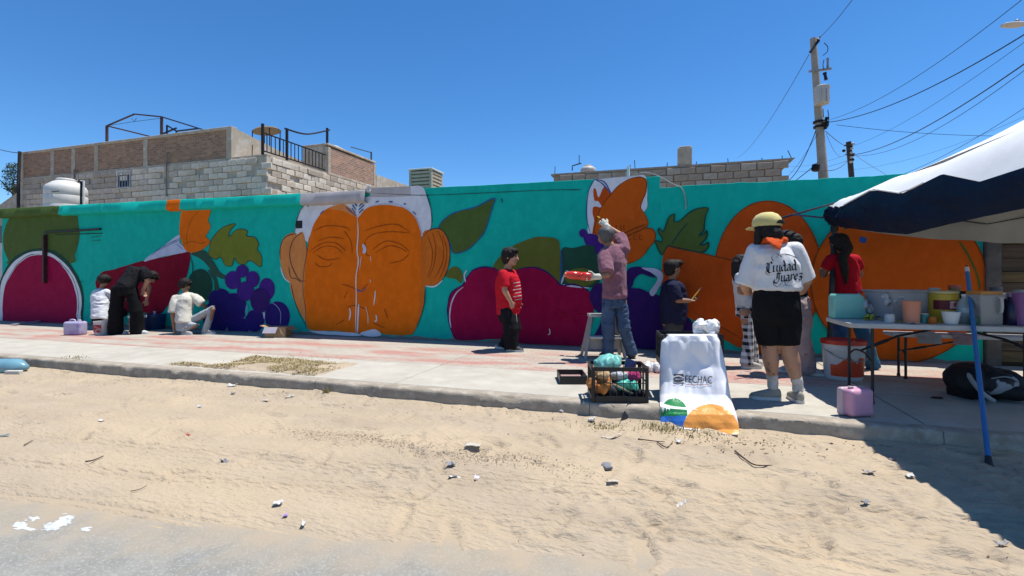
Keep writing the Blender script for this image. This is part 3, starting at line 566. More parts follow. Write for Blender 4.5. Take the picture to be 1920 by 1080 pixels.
for i in range(5):
    x0, x1 = at_y(cols[i], 300, HY).x, at_y(cols[i+1], 300, HY).x
    g = G(); g.span((x0+.2, HY+.03, 5.05), (x1-.001, HY+.2, zt)); g.build('brick_panel', m_brick, hs)
    g = G(); g.span((x0, HY+.005, 4.55 if i else 3.2), (x0+.2, HY+.21, zt)); g.build('column', m_plas, hs, bevel=.01)
g = G(); g.span((HBx, HY-.0, 4.99), (HBx+.22, HY+.21, zt+.02)); g.build('column', m_plas, hs, bevel=.01)
g = G(); g.span((HX0, HY-.005, zt+.001), (HBx+.22, HY+.22, zt+.10)); g.span((HX0+.21, HY-.004, 4.84), (HBx-.01, HY+.1, 5.05)); g.build('ring_beam', m_plas, hs, bevel=.01)
g = G(); g.add([(HBx+.221, HY+.0, 4.9), (HBx+.221, HY+4.5, 4.9), (HBx+.221, HY+4.5, 5.55), (HBx+.221, HY+2.2, 5.75), (HBx+.221, HY+.0, zt+.09), (HBx, HY+.03, 4.9), (HBx, HY+4.5, 4.9), (HBx, HY+4.5, 5.55), (HBx, HY+2.2, 5.75), (HBx, HY+.03, zt+.09)],
    [(0,1,2,3,4), (9,8,7,6,5), (4,3,8,9), (3,2,7,8), (0,4,9,5), (1,6,7,2)]); g.build('side_wall', m_plas, hs)
# small barred window
a, b2 = at_y(224, 325, HY), at_y(245, 350, HY); wn = None
g = G(); g.span((a.x, HY-.03, b2.z), (b2.x, HY+.05, a.z)); wn = g.build('window', mat('window dark', (.02,.022,.03), None, .15), hs)
g = G(); g.span((a.x-.05, HY-.05, b2.z-.05), (b2.x+.05, HY-.031, b2.z)); g.span((a.x-.05, HY-.05, a.z), (b2.x+.05, HY-.031, a.z+.04)); g.span((a.x-.05, HY-.05, b2.z), (a.x, HY-.031, a.z)); g.span((b2.x, HY-.05, b2.z), (b2.x+.05, HY-.031, a.z)); g.build('frame', mat('white frame', (.42,.42,.43), None, .6), wn)
for i in range(4):
    x = a.x+(b2.x-a.x)*(i+.5)/4; g = G(); g.tube([(x, HY-.045, b2.z), (x, HY-.045, a.z)], .011, 6); g.build('bar', MATS['white frame'], wn)
# pipes on the facade
for (px, y0, y1) in ((312,287,368), (139,318,345)):
    p = at_y(px, y0, HY-.06); q = at_y(px, y1, HY-.06); g = G(); g.tube([(p.x,p.y,q.z), tuple(p), (p.x+.1,p.y,p.z+.01)], .025, 8); g.build('pipe', mat('grey pipe', (.25,.22,.2), None, .6), hs)
# brick box standing on the side wall
y0, y1 = 15.1, 18.2; xb = -13.27
g = G(); g.span((xb, y0, 4.98), (HX-.16, y0+.15, 6.08)); g.span((xb, y0+.15, 4.98), (xb+.15, y1, 6.08)); g.build('plaster_wall', m_plas, hs)
g = G(); g.span((HX-.15, y0+.16, 5.08), (HX-.01, y1-.16, 6.02)); g.build('brick_panel', m_brick2, hs)
for yy in (y0, y1-.15): g = G(); g.span((HX-.155, yy, 4.99), (HX+.005, yy+.15, 6.03)); g.build('column', m_plas, hs, bevel=.01)
g = G(); g.span((xb-.02, y0-.02, 6.085), (HX+.02, y1, 6.16)); g.span((HX-.16, y0+.151, 4.99), (HX+.01, y1-.151, 5.075)); g.build('ring_beam', m_plas, hs, bevel=.012)
g = G(); g.add([(xb+.3,y0+.4,6.17),(HX-.2,y0+.4,6.17),(HX-.25,y1-.6,6.2),(xb+.3,y1-.6,6.2),(xb+.5,y0+1.0,6.42),(HX-.4,y0+1.0,6.36),(HX-.4,y1-1.2,6.3),(xb+.5,y1-1.2,6.4)], [(0,1,5,4),(1,2,6,5),(2,3,7,6),(3,0,4,7),(4,5,6,7)]); g.build('rubble_cover', mat('pale rubble', (.5,.48,.44), (.33,.3,.27), .9, 9), hs)
g = G(); g.span((HX-.2, 18.25, 4.5), (HX-.01, 21.2, 5.62)); g.build('side_wall', m_plas, hs)
# railing round the roof edge, with taller posts
m_iron = mat('black iron', (.018,.015,.014), None, .6, metal=.2)
rl = thing('roof_railing', 'black iron railing with tall posts along the roof edge of the block house', 'railing', (HX-.1, HY+.2, 5.05))
def ry(px): return at_x(px, 300, HX-.1).y
ps = [(492,6.0),(528,5.72),(568,5.7)]
for px, zt_ in ((492.5,6.0),(538,6.15),(613.5,6.75)):
    y = ry(px); z0 = 5.03 if px < 600 else 6.17; g = G(); g.bar((HX-.1,y,z0), (HX-.1,y,zt_), .065); g.build('post', m_iron, rl)
ya, yb = ry(492.5), 15.07
for zz in (5.72, 5.15): g = G(); g.bar((HX-.1,ya+.04,zz), (HX-.1,yb,zz), .035); g.build('rail', m_iron, rl)
n = 17
for i in range(1, n):
    y = ya+(yb-ya)*i/n; g = G(); g.bar((HX-.1,y,5.168), (HX-.1,y,5.70), .022); g.build('baluster', m_iron, rl)
g = G(); g.tube(spline([(HX-.1,ry(534),6.12),(HX-.1,ry(575),6.22),(HX-.1,ry(618),6.72)], False, 6), .03, 6); g.build('top_rail', m_iron, rl)
g = G(); g.bar((HX-.1,18.0,6.17),(HX-.1,18.0,6.55),.05); g.bar((HX-.1,18.0,6.52),(HX-.1,16.6,6.40),.03); g.build('post', mat('blue grey iron', (.05,.07,.09), None, .6), rl)
# rebar and straw shade on the roof
for i, (px, dz) in enumerate(((449,.35),(460,.42),(472,.55))):
    p = at_y(px, 285, HY+.6); g = G(); g.tube([(p.x,p.y,4.95),(p.x+.03,p.y,5.05+dz)], .014, 5); g.build('rebar', m_iron, hs)
sh = thing('thatched_shelter', 'thatched shade on thin legs on the roof behind the iron railing', 'shelter', (-14.6, 15.8, 5))
c = at_y(500, 243, 16.2); g = G(); g.loft([(c+Vector((0,0,-.08)), Vector((.62,0,.06)), Vector((0,.5,0))), (c+Vector((0,0,.0)), Vector((.5,0,.05)), Vector((0,.42,0))), (c+Vector((.05,0,.08)), Vector((.2,0,0)), Vector((0,.18,0)))], 14); g.build('thatch', mat('straw', (.22,.17,.11), (.13,.10,.07), .95, 14), sh)
for dx, dy in ((-.45,-.3),(.45,-.3),(.42,.3),(-.42,.3)): g = G(); g.tube([(c.x+dx,c.y+dy,4.9),(c.x+dx,c.y+dy,c.z-.06)], .02, 6); g.build('leg', m_iron, sh)
# steel frame of an unfinished roof
rf = thing('roof_frame', 'bare rusty steel gable frame standing on the brick storey roof', 'frame', (-17, HY+1, 6))
m_rf = mat('rusty tube', (.10,.045,.035), (.06,.03,.03), .7, 10)
YF = HY+.6; A = at_y(200.5, 236, YF); B_ = at_y(252, 214, YF); C_ = at_y(303, 219, YF); E_ = at_y(380, 243, YF+.2); D_ = at_y(290, 258, YF+1.2)
for p, q, w_ in (((A.x,A.y,6.05), A, .07), ((C_.x,C_.y,6.05), C_, .07), (A, B_, .042), (B_, C_, .042), (C_, E_, .042), (A, D_, .042), (D_, (D_.x,D_.y,6.0), .05)):
    g = G(); g.bar(p, q, w_); g.build('tube', m_rf, rf)
P1, P2, P3 = at_y(313,235,YF), at_y(331,246,YF), at_y(372,241,YF)
for p, q in (((P1.x,P1.y,6.0),P1), (P1,P2), ((P2.x,P2.y,6.0),P2), (P2,P3), (at_y(303,252,YF),at_y(331,240,YF))): g = G(); g.bar(p, q, .045); g.build('brace', mat('dark blue tube', (.03,.04,.06), None, .6), rf)
g = G(); g.tube([A, at_y(251,228,YF), at_y(300,222,YF)], .008, 5); g.tube([at_y(247,222,YF), at_y(252,228,YF), at_y(256,221,YF)], .008, 5); g.build('wire', m_iron, rf)

# ---- water tank, cooler
def tank(name, label, cx, cy, z0, r, h, m, cat='water tank'):
    t = thing(name, label, cat, (cx, cy, z0)); g = G()
    g.lathe((cx,cy,z0), [(r*.96,0),(r,.03*h),(r,.26*h),(r*.975,.28*h),(r,.30*h),(r,.52*h),(r*.975,.54*h),(r,.56*h),(r*.99,.74*h),(r*.90,.82*h),(r*.62,.93*h),(r*.45,.965*h)], 32); g.build('tank_body', m, t, sharp=50)
    g = G(); g.lathe((cx,cy,z0+.96*h), [(r*.44,0),(r*.47,.01*h),(r*.47,.05*h),(r*.40,.075*h),(r*.1,.08*h)], 24); g.build('lid', m, t, sharp=50); return t
m_tank = mat('cream plastic', (.62,.60,.55), (.55,.53,.48), .5, 4)
c = at_y(124, 380, 10.6); tk = tank('water_tank', 'cream plastic water tank behind the left part of the wall', c.x, c.y, 3.2, .55, 1.13, m_tank)
a = at_y(152, 341, 9.95); g = G(); g.tube(spline([(a.x,a.y,2.6),(a.x,a.y,3.6),(a.x-.0,a.y,a.z),(a.x-.12,a.y,a.z+.03)], False, 4), .03, 8); g.build('black_pipe', m_iron, tk)
g = G(); g.tube([(a.x+.12,a.y,2.5),(a.x+.12,a.y,a.z+.02),(a.x-.15,a.y,a.z+.04)], .028, 8); g.build('pipe', MATS['white pvc'], tk); g = G(); g.tube([at_y(88,350,10.1), at_y(88,385,10.1)], .012, 6); g.tube([at_y(90,361,10.1), at_y(110,358,10.1)], .012, 6); g.build('strap', m_iron, tk)
g = G(); g.box((c.x, c.y, 1.5), (.9, .9, 1.66)); g.build('tank_stand', m_mortar, tk)
ac = thing('evaporative_cooler', 'beige rooftop evaporative cooler box with louvred sides', 'cooler', tuple(at_y(796,347,10.5)))
p0, p1 = at_y(767, 320, 10.2), at_y(809, 347, 10.2); zb = p1.z-.45; zt2 = p0.z; m_ac = mat('beige enamel', (.50,.43,.31), (.43,.37,.27), .5, 5)
wx = (p1.x-p0.x); y0 = 10.2
g = G(); g.span((p0.x+.03,y0+.03,zb), (p1.x-.03,y0+wx-.03,zt2-.02)); g.build('cabinet', mat('cooler pad', (.30,.25,.17), (.2,.17,.12), .9, 20), ac)
for (x, y) in ((p0.x,y0),(p1.x-.06,y0),(p0.x,y0+wx-.06),(p1.x-.06,y0+wx-.06)): g = G(); g.span((x,y,zb), (x+.06,y+.06,zt2)); g.build('corner_post', m_ac, ac)
g = G(); g.span((p0.x-.02,y0-.02,zt2), (p1.x+.02,y0+wx+.02,zt2+.035)); g.build('lid', mat('white enamel', (.68,.66,.60), None, .5), ac, bevel=.006)
for k in range(9):
    zz = zt2-.06-k*.085
    if zz < zb: break
    g = G(); g.box(((p0.x+p1.x)/2, y0+.012, zz), ((wx-.13)/2, .012, .025)); g.build('louvre', m_ac, ac)
    g = G(); g.box((p1.x-.012, y0+wx/2, zz), (.012, (wx-.13)/2, .025)); g.build('louvre', m_ac, ac)
g = G(); g.span((p0.x-.3,y0-.1,-.3),(p1.x+.3,y0+wx+.4,zb)); g.build('roof_base', m_mortar, ac)
# ---- right building
BY = 15.0; bx0, bx1 = at_y(1038,330,BY).x, at_y(1467,330,BY).x; bz = 4.36
bh = thing('block_building', 'low grey block building with bare rebar behind the right half of the wall', 'building', ((bx0+bx1)/2, BY, 0))
m_dm = mat('brown mortar', (.34,.265,.205), (.25,.195,.15), .95, 5, 8, .7, 40, .01)
g = G(); g.span((bx0, BY+.02, -.3), (bx1-.01, BY+7, bz)); bw = g.build('wall', m_dm, bh)
for k, (c1, c2) in {'e': ((.36,.285,.225),(.27,.215,.17)), 'f': ((.42,.36,.30),(.31,.265,.22))}.items():
    m_ = mat('brown block '+k, c1, c2, .93, 6, 7, .5, 70, .006)
    for s in range(3): me = block_mesh('block', .385, .185, .06, ord(k)+s); me.materials.append(m_); BL[k, s] = me
nb = int((bx1-bx0)/.4); blocks(bw, Vector((bx0+.0, BY, 0)), Vector((1,0,0)), nb, 3.55, 4, lambda s, c: random.choice('eef'), .05)
g = G(); g.span((bx0-.08, BY-.01, bz+.001), (bx1+.0, BY+7, bz+.06)); g.add([(bx1,BY-.01,bz-.22),(bx1,BY+3,bz-.22),(bx1+.32,BY+3,bz+.06),(bx1+.32,BY-.01,bz+.06),(bx1,BY+3,bz+.06),(bx1,BY-.01,bz+.06)], [(0,3,5),(1,4,2),(0,1,2,3),(3,2,4,5)]); g.build('roof_slab', m_dm, bh)
cx = at_y(1284,300,BY).x; g = G(); g.span((cx-.2,BY+.0,bz+.062),(cx+.2,BY+.22,bz+.58)); g.span((cx-.15,BY+.01,bz+.581),(cx+.17,BY+.21,bz+.62)); g.build('block_pier', BM['c'], bh, bevel=.015)
for px, yy in ((1040,312),(1178,313),(1181,309),(1191,300),(1250,305),(1305,303),(1366,297),(1429,296),(1466,292)):
    p = at_y(px, yy, BY+.15); g = G(); g.tube([(p.x,p.y,bz),(p.x+random.uniform(-.03,.03),p.y,p.z)], .011, 5); g.build('rebar', m_iron, bh)
p = at_y(1477, 282, BY+.1); g = G(); g.tube([(p.x+.1,p.y,bz+.05), tuple(p)], .011, 5); g.build('rebar', m_iron, bh)
c = at_y(1103, 315, 16.2); tank('rooftop_tank', 'small pale water tank on the low block building roof', c.x, c.y, bz+.0, .26, .52, mat('pale tank', (.46,.43,.38), (.36,.33,.29), .5, 6))
pts = [at_y(1073,320,16), at_y(1073,311,16), at_y(1090,306,16)]; g = G(); g.tube(pts, .02, 6); g.tube([at_y(1086,306,16), at_y(1086,291,16)], .012, 5); tag(g.build('tank_pipe', m_iron, None, origin=pts[0]), 'bent dark pipe beside the small rooftop tank', 'pipe')
# ---- grey gable and tree at far left
gb = thing('gabled_shed', 'grey shed with sloping roof edge at the far left horizon', 'shed', (-26, 12.6, 0))
a, b2 = at_y(36, 358, 12.6), at_y(-40, 412, 12.6); g = G(); g.add([(a.x,12.6,-.3),(b2.x,12.6,-.3),(b2.x,12.6,b2.z),(a.x,12.6,a.z),(a.x,18,-.3),(b2.x,18,-.3),(b2.x,18,b2.z),(a.x,18,a.z)], [(0,3,2,1),(3,7,6,2),(4,5,6,7),(0,4,7,3),(1,2,6,5)]); g.build('shed_body', m_plas, gb)
tr = thing('street_tree', 'small dark leafy tree beside the left edge of the block house', 'tree', tuple(at_y(24, 395, 17)))
c = at_y(25, 338, 17); g = G(); g.tube([(c.x,c.y,-.3),(c.x+.05,c.y,2.5),(c.x,c.y,c.z)], [.14,.1,.05], 8)
for i in range(6): g.tube([(c.x,c.y,c.z-.8),(c.x+random.uniform(-.5,.4),c.y+random.uniform(-.5,.5),c.z+random.uniform(-.2,.8))], [.04,.012], 6)
g.build('trunk', mat('bark', (.10,.075,.05), None, .9), tr)
g = G()
for i in range(1500):
    th = random.uniform(0, 6.28); cz = random.choice((-.55,-.25,.1,.45,.75)); rr = random.random()**.5*(.50-.25*abs(cz))
    p = Vector((c.x+rr*math.cos(th)-.02+.12*math.sin(cz*9), c.y+rr*math.sin(th), c.z+cz+random.gauss(0,.10))); a1 = Vector((random.gauss(0,1),random.gauss(0,1),random.gauss(0,1))).normalized(); a2 = a1.cross(Vector((random.gauss(0,1),random.gauss(0,1),random.gauss(0,1)))).normalized(); s = random.uniform(.03,.065)
    g.add([p-a1*s, p+a2*s*.5, p+a1*s, p-a2*s*.5], [(0,1,2,3)])
g.build('crown', mat('dark foliage', (.05,.075,.03), (.03,.045,.02), .7, 3), tr, sharp=None)

# ---- utility poles
m_pole = mat('pole concrete', (.34,.31,.265), (.27,.245,.21), .9, 4, 6, .3, 40)
pd = 16.0; bt = at_d(1543.5, 330, pd); tp = at_d(1524.5, 72, pd); k = (bt-tp)/(bt.z-tp.z); ft = bt+k*-(bt.z+.4)*-1 if False else tp+k*(tp.z+.4)*-1*-1
ft = tp-(tp-bt)/(tp.z-bt.z)*(tp.z+.4)
pl = thing('utility_pole', 'tall concrete utility pole carrying a transformer drum, leaning slightly', 'utility pole', tuple(ft))
g = G(); g.tube([ft, ft+(tp-ft)*.5, tp], [.19,.15,.095], 8); g.build('shaft', m_pole, pl, sharp=50)
def pp(z): return ft+(tp-ft)*((z-ft.z)/(tp.z-ft.z))
def pz(py): return EYE+(HOR-py)/FPX*pd
m_gal = mat('galvanised steel', (.30,.30,.29), (.22,.22,.21), .5, 12, metal=.5)
g = G(); g.bar(at_d(1517,134,pd-.16), at_d(1558,129,pd-.16), .07, .06); g.build('crossarm', m_gal, pl)
t0 = at_d(1541, 184, pd-.38); g = G(); g.lathe((t0.x,t0.y,pz(203)), [(.20,0),(.215,.02),(.215,.49),(.235,.50),(.235,.55),(.17,.585),(.05,.595)], 20); dr = g.build('transformer', mat('transformer grey', (.42,.43,.42), (.36,.37,.36), .5, 6), pl, sharp=40)
for s in (-1, 1): g = G(); g.box((t0.x+s*.09,t0.y-.2,pz(190)), (.012,.03,.2)); g.build('cooling_fin', MATS['transformer grey'], dr)
g = G(); g.tube([at_d(1530,188,pd-.2), at_d(1526,178,pd-.3), at_d(1527,172,pd-.3)], .03, 8); g.build('bushing', mat('pale porcelain', (.5,.48,.45), None, .3), pl)
for (x0,y0,x1,y1,r) in ((1552,128,1552,109,.045), (1546,136,1549,150,.06), (1535,76,1519,98,.05), (1533,74,1537,70,.05)):
    g = G(); g.tube([at_d(x0,y0,pd-.2), at_d((x0+x1)/2,(y0+y1)/2,pd-.2), at_d(x1,y1,pd-.2)], [r,r*.7,r*.9], 8); g.build('insulator', MATS['dark metal'] if y1 > y0 else m_gal, pl)
for py in (229, 238): 
    c = pp(pz(py)); g = G(); g.lathe((c.x,c.y,c.z-.03), [(.185,0),(.185,.06)], 16); g.build('band', m_iron, pl)
for i in range(7): 
    p = at_d(1548+random.uniform(-3,10), 222+random.uniform(-4,20), pd-.25); g = G(); g.lathe(p, [(.02,-.06),(.06,-.03),(.05,0),(.06,.03),(.02,.06)], 8); g.build('spool_insulator', m_iron, pl, sharp=None)
for L in ([(1545,80),(1552,88),(1551,97),(1543,104)], [(1552,206),(1554,220),(1553,236),(1548,240)], [(1543,204),(1544,220)], [(1545,112),(1543,122),(1545,130)]):
    g = G(); g.tube(spline([at_d(x,y,pd-.35) for x,y in L], False, 5), .012, 5); g.build('jumper_wire', m_iron, pl)
g = G(); c = at_d(1528, 314, pd-.4); g.lathe((c.x,c.y,c.z-.12), [(.08,0),(.12,.04),(.12,.2),(.06,.24)], 12, ax=Vector((.2,.1,1))); g.build('splice_box', m_iron, pl, sharp=40)
# second pole
qd = 25.0; qb, qt = at_d(1596.5, 330, qd), at_d(1591, 266, qd); qf = qt-(qt-qb)/(qt.z-qb.z)*(qt.z+.4)
p2 = thing('wooden_pole', 'short dark wooden cable pole standing right of the concrete pole', 'utility pole', tuple(qf)); m_dw = mat('tarred wood', (.06,.055,.05), (.035,.03,.03), .85, 8)
g = G(); g.tube([qf, qt], [.17,.125], 10); g.build('shaft', m_dw, p2, sharp=50)
for i in range(9): p = at_d(1591+random.choice((-1,1))*random.uniform(4,9), 270+i*4.2, qd-.1); g = G(); g.lathe(p, [(.03,-.07),(.09,-.03),(.07,0),(.09,.03),(.03,.07)], 8); g.build('spool_insulator', m_iron if i % 2 else MATS['pale porcelain'], p2, sharp=None)
g = G(); g.bar(at_d(1583,273,qd-.1), at_d(1602,270,qd-.1), .07); g.bar(at_d(1586,290,qd-.1), at_d(1602,288,qd-.1), .06); g.build('bracket', m_dw, p2)
lp = thing('thin_pole', 'thin dark pole rising at the left end of the brick storey', 'pole', tuple(at_y(36,395,12.0))); p = at_y(37,284,12.0); q = at_y(34.5,345,12.0)
g = G(); g.tube([(q.x,q.y,-.3), q, p], .055, 8); g.build('shaft', m_dw, lp)
m_wire = mat('black cable', (.015,.015,.017), None, .6)
def wire(label, x0, y0, d0, x1, y1, d1, r=.012, sag=.25, n=16):
    p, q = at_d(x0,y0,d0), at_d(x1,y1,d1); pts = [p.lerp(q, i/n)-UP*sag*4*(i/n)*(1-i/n) for i in range(n+1)]; g = G(); g.tube(pts, r*.72, 5)
    tag(g.build('power_cable', m_wire, None, origin=p), label, 'cable', 'overhead cables')
wire('cable rising steeply from the top of the concrete pole', 1536,71,15.8, 1640,-60,9, .011, .1)
wire('thin cable falling left from the concrete pole top to the horizon', 1517,102,15.8, 1383,296,40, .014, .5)
wire('upper thin cable climbing right from the transformer to the sky corner', 1557,224,15.8, 1960,-36,7.5, .0085, .3)
wire('thick cable climbing right above the canopy from the transformer bands', 1555,229,15.8, 1960,40,8, .016, .3)
wire('thin cable climbing right from the wooden pole head', 1601,273,24.8, 1960,50,11, .009, .3)
wire('thickest black cable climbing right from the middle of the wooden pole', 1602,290,24.8, 1960,92,10, .021, .4)
wire('thin twin running just below the thickest cable', 1602,292,24.8, 1960,102,10.5, .011, .6)
wire('cable crossing almost level from the concrete pole towards the canopy', 1568,234,18, 1885,255,18, .012, .1)
wire('thin cable sloping up to the right close above the canopy roof', 1640,345,22, 1960,176,14, .011, .3)
wire('faint cable far behind the canopy roof rising to the right', 1600,318,40, 1960,200,26, .011, .6)
wire('cable falling right from the wooden pole behind the canopy', 1604,291,24.8, 1685,340,22, .014, .05)
wire('short cable between the two poles at band height', 1548,246,15.8, 1586,274,24.8, .016, .05)
wire('lower short cable between the two poles near the wall top', 1549,320,15.8, 1590,300,24.8, .018, .15)
wire('slack thin cable between the two poles', 1549,250,15.8, 1588,283,24.8, .009, .5)
wire('cable falling left from the concrete pole bands to the block building', 1530,244,15.8, 1468,345,18, .018, .35)
wire('second thinner cable falling left from the concrete pole', 1534,248,15.8, 1478,330,19, .009, .1)
wire('low cable leaving the concrete pole foot to the left', 1534,304,15.8, 1470,352,17, .018, .05)
wire('thin level cable behind both poles', 1480,322,40, 1592,300,25, .012, .2)
wire('faint higher level cable behind both poles', 1480,312,42, 1588,290,25, .010, .2)
wire('cable entering the sky at the far left edge', -40,262,20, 37,287,12, .014, .1)
# street lamp reaching in from the right
ld = 12.0; l0 = at_d(1878, 47, ld); sl = thing('street_lamp', 'grey street lamp head reaching into the sky at top right', 'street lamp', (at_d(2060,300,ld).x, at_d(2060,300,ld).y, -.3))
l1 = at_d(1918, 46, ld); ax = (l1-l0).normalized(); sd_ = ax.cross(UP)
g = G(); g.loft([(l0, sd_*.03, UP*.012), (l0.lerp(l1,.12), sd_*.11, UP*.035), (l0.lerp(l1,.55), sd_*.14, UP*.055), (l0.lerp(l1,.9), sd_*.10, UP*.06), (l1, sd_*.05, UP*.045)], 14); g.build('lamp_head', mat('lamp grey', (.45,.44,.42), (.38,.37,.36), .5, 6), sl, sharp=50)
g = G(); c = l0.lerp(l1,.72)+UP*.06; g.lathe(c, [(.045,0),(.045,.05),(.02,.07)], 12); g.build('photocell', m_gal, sl)
pe = at_d(2060, 60, ld); g = G(); g.tube(spline([l1-ax*.02, l1.lerp(pe,.5)+UP*.02, pe-UP*.15, Vector((pe.x,pe.y,pe.z-.9))], False, 6), .035, 8); g.build('arm', m_gal, sl); g = G(); g.tube([(pe.x,pe.y,-.3), (pe.x,pe.y,pe.z-.6)], [.11,.07], 10); g.build('shaft', m_gal, sl)
# ================================================================== PEOPLE
SK = {'light': mat('skin', (.42,.235,.15), (.36,.19,.12), .55, 6, spec=.4, sss=.05), 'tan': mat('tanned skin', (.30,.155,.09), (.25,.125,.07), .55, 6, spec=.4, sss=.05), 'dark': mat('brown skin', (.22,.11,.065), (.18,.085,.05), .55, 6, spec=.4, sss=.05)}
m_hair = mat('black hair', (.009,.007,.006), (.022,.017,.014), .7, 70, bump=.8, bscale=120, bdist=.006, spec=.25, stretch=(1,1,.25))
m_ghair = mat('grey hair', (.12,.115,.11), (.05,.048,.046), .6, 50, spec=.4)
m_eye = mat('dark eye', (.01,.007,.005), None, .2, spec=.6); m_lip = mat('lips', (.26,.09,.07), None, .5)
def cloth(name, c, var=.85, rough=.85, sheen=.15): return mat('cloth '+name, c, tuple(x*var*.9 for x in c), rough, 7, 8, .45, 45, .006, .12, sheen=sheen if min(c) > .1 else 0)
def surf(o): return BVHTree.FromPolygons([(v.co+BASE[o.name]) for v in o.data.vertices], [p.vertices[:] for p in o.data.polygons])
def hit(bt, px, py, off=.0025):
    o_ = Vector((0,0,EYE)); d_ = (at_d(px,py,1)-o_).normalized(); h_ = bt.ray_cast(o_, d_); return (h_[0]+h_[1]*off) if h_[0] else None
def band(name, o, bt, pts, w, m, ang=90):
    g = G(); V = []; nv = (math.cos(R_(ang))*w/2, math.sin(R_(ang))*w/2)
    for i in range(len(pts)-1):
        for k in range(5): x = pts[i][0]+(pts[i+1][0]-pts[i][0])*k/4; y = pts[i][1]+(pts[i+1][1]-pts[i][1])*k/4; V.append((hit(bt,x+nv[0],y+nv[1]), hit(bt,x-nv[0],y-nv[1])))
    for i in range(len(V)-1):
        if None in V[i] or None in V[i+1] or (V[i][0]-V[i+1][0]).length > .06: continue
        g.add([V[i][0], V[i][1], V[i+1][1], V[i+1][0]], [(0,1,2,3)])
    return g.build(name, m, o, sharp=None) if g.F else None
class Pose:
    def __init__(s, d0): s.d = d0
    def __call__(s, px, py, dd=0): return at_d(px, py, s.d+dd)
def hand(g, wrist, dirv, palm_n, L=.17, curl=.6, thumb=1):
    """palm, four fingers of different length bent at two joints, thumb from the side of the palm"""
    dirv = dirv.normalized(); side = dirv.cross(palm_n).normalized(); n = side.cross(dirv).normalized()
    c = wrist+dirv*L*.25
    g.loft([(wrist-dirv*L*.05, side*L*.15, n*L*.11), (wrist+dirv*L*.12, side*L*.2, n*L*.10), (wrist+dirv*L*.38, side*L*.25, n*L*.085), (wrist+dirv*L*.5, side*L*.24, n*L*.07)], 10)
    for k, fl in zip((-.18,-.06,.06,.18), (.40,.47,.44,.34)):
        b0 = wrist+dirv*L*.46+side*L*k; d1 = (dirv*math.cos(curl*.7)+n*math.sin(curl*.7)); d2 = (dirv*math.cos(curl*1.7)+n*math.sin(curl*1.7)); d3 = (dirv*math.cos(curl*2.5)+n*math.sin(curl*2.5))
        p1 = b0+d1*L*fl*.45; p2 = p1+d2*L*fl*.32; p3 = p2+d3*L*fl*.22; g.chain([b0,p1,p2,p3], [L*.055,L*.052,L*.046,L*.04], 8)
    t0 = wrist+dirv*L*.14+side*L*.17*thumb; t1 = t0+(dirv*.7+side*.75*thumb+n*.25).normalized()*L*.22; t2 = t1+(dirv*.85+side*.2*thumb+n*.5).normalized()*L*.2
    g.chain([t0,t1,t2], [L*.075,L*.06,L*.048], 8)
def head(g, c, f, h, up=UP):
    f = f.normalized(); s = f.cross(up).normalized(); u = s.cross(f)
    g.ell(c+u*.10*h-f*.03*h, .375*h, .45*h, .40*h, f, u); g.ell(c+f*.09*h-u*.2*h, .29*h, .30*h, .29*h, f, u); g.ell(c+f*.22*h-u*.34*h, .16*h, .15*h, .12*h, f, u)
    g.cap(c+f*.36*h+u*.04*h, c+f*.46*h-u*.1*h, .035*h, .06*h, 8); g.ell(c+f*.30*h-u*.05*h, .26*h, .13*h, .14*h, f, u)
    for k in (-1, 1): g.ell(c+s*.38*h*k-f*.02*h-u*.02*h, .05*h, .09*h, .13*h, f, u, 8, 6)
    g.ell(c+f*.35*h-u*.245*h, .11*h, .05*h, .045*h, f, u, 8, 6)
def face_parts(root, c, f, h, up=UP):
    f = f.normalized(); s = f.cross(up).normalized(); u = s.cross(f)
    for k in (-1, 1):
        g = G(); g.ell(c+f*.385*h+s*.15*h*k+u*.015*h, .065*h, .03*h, .035*h, f, u, 10, 6); g.build('eye', m_eye, root, sharp=None)
        g = G(); g.tube([c+f*.40*h+s*.07*h*k+u*.10*h, c+f*.40*h+s*.16*h*k+u*.125*h, c+f*.34*h+s*.25*h*k+u*.09*h], [.02*h,.022*h,.012*h], 6); g.build('eyebrow', m_hair, root)
    g = G(); g.ell(c+f*.385*h-u*.25*h, .12*h, .035*h, .028*h, f, u, 10, 6); g.build('mouth', m_lip, root, sharp=None)
def hair_cap(root, c, f, h, m=None, up=UP, extra=None, fringe=True, wr=.011):
    f = f.normalized(); s = f.cross(up).normalized(); u = s.cross(f); g = G()
    g.ell(c+u*.17*h-f*.07*h, .425*h, .47*h, .40*h, f, u); g.ell(c-f*.17*h-u*.02*h, .40*h, .34*h, .36*h, f, u); g.ell(c-f*.23*h-u*.2*h, .33*h, .22*h, .2*h, f, u)
    if fringe: g.ell(c+f*.24*h+u*.33*h, .33*h, .19*h, .15*h, f, u)
    for k in (-1,1): g.ell(c+s*.36*h*k+u*.1*h-f*.05*h, .07*h, .16*h, .2*h, f, u, 8, 6)
    if extra: extra(g)
    return blob('hair', g, m or m_hair, root, .008, 1, wr, 34, (1,1,.4), 4)
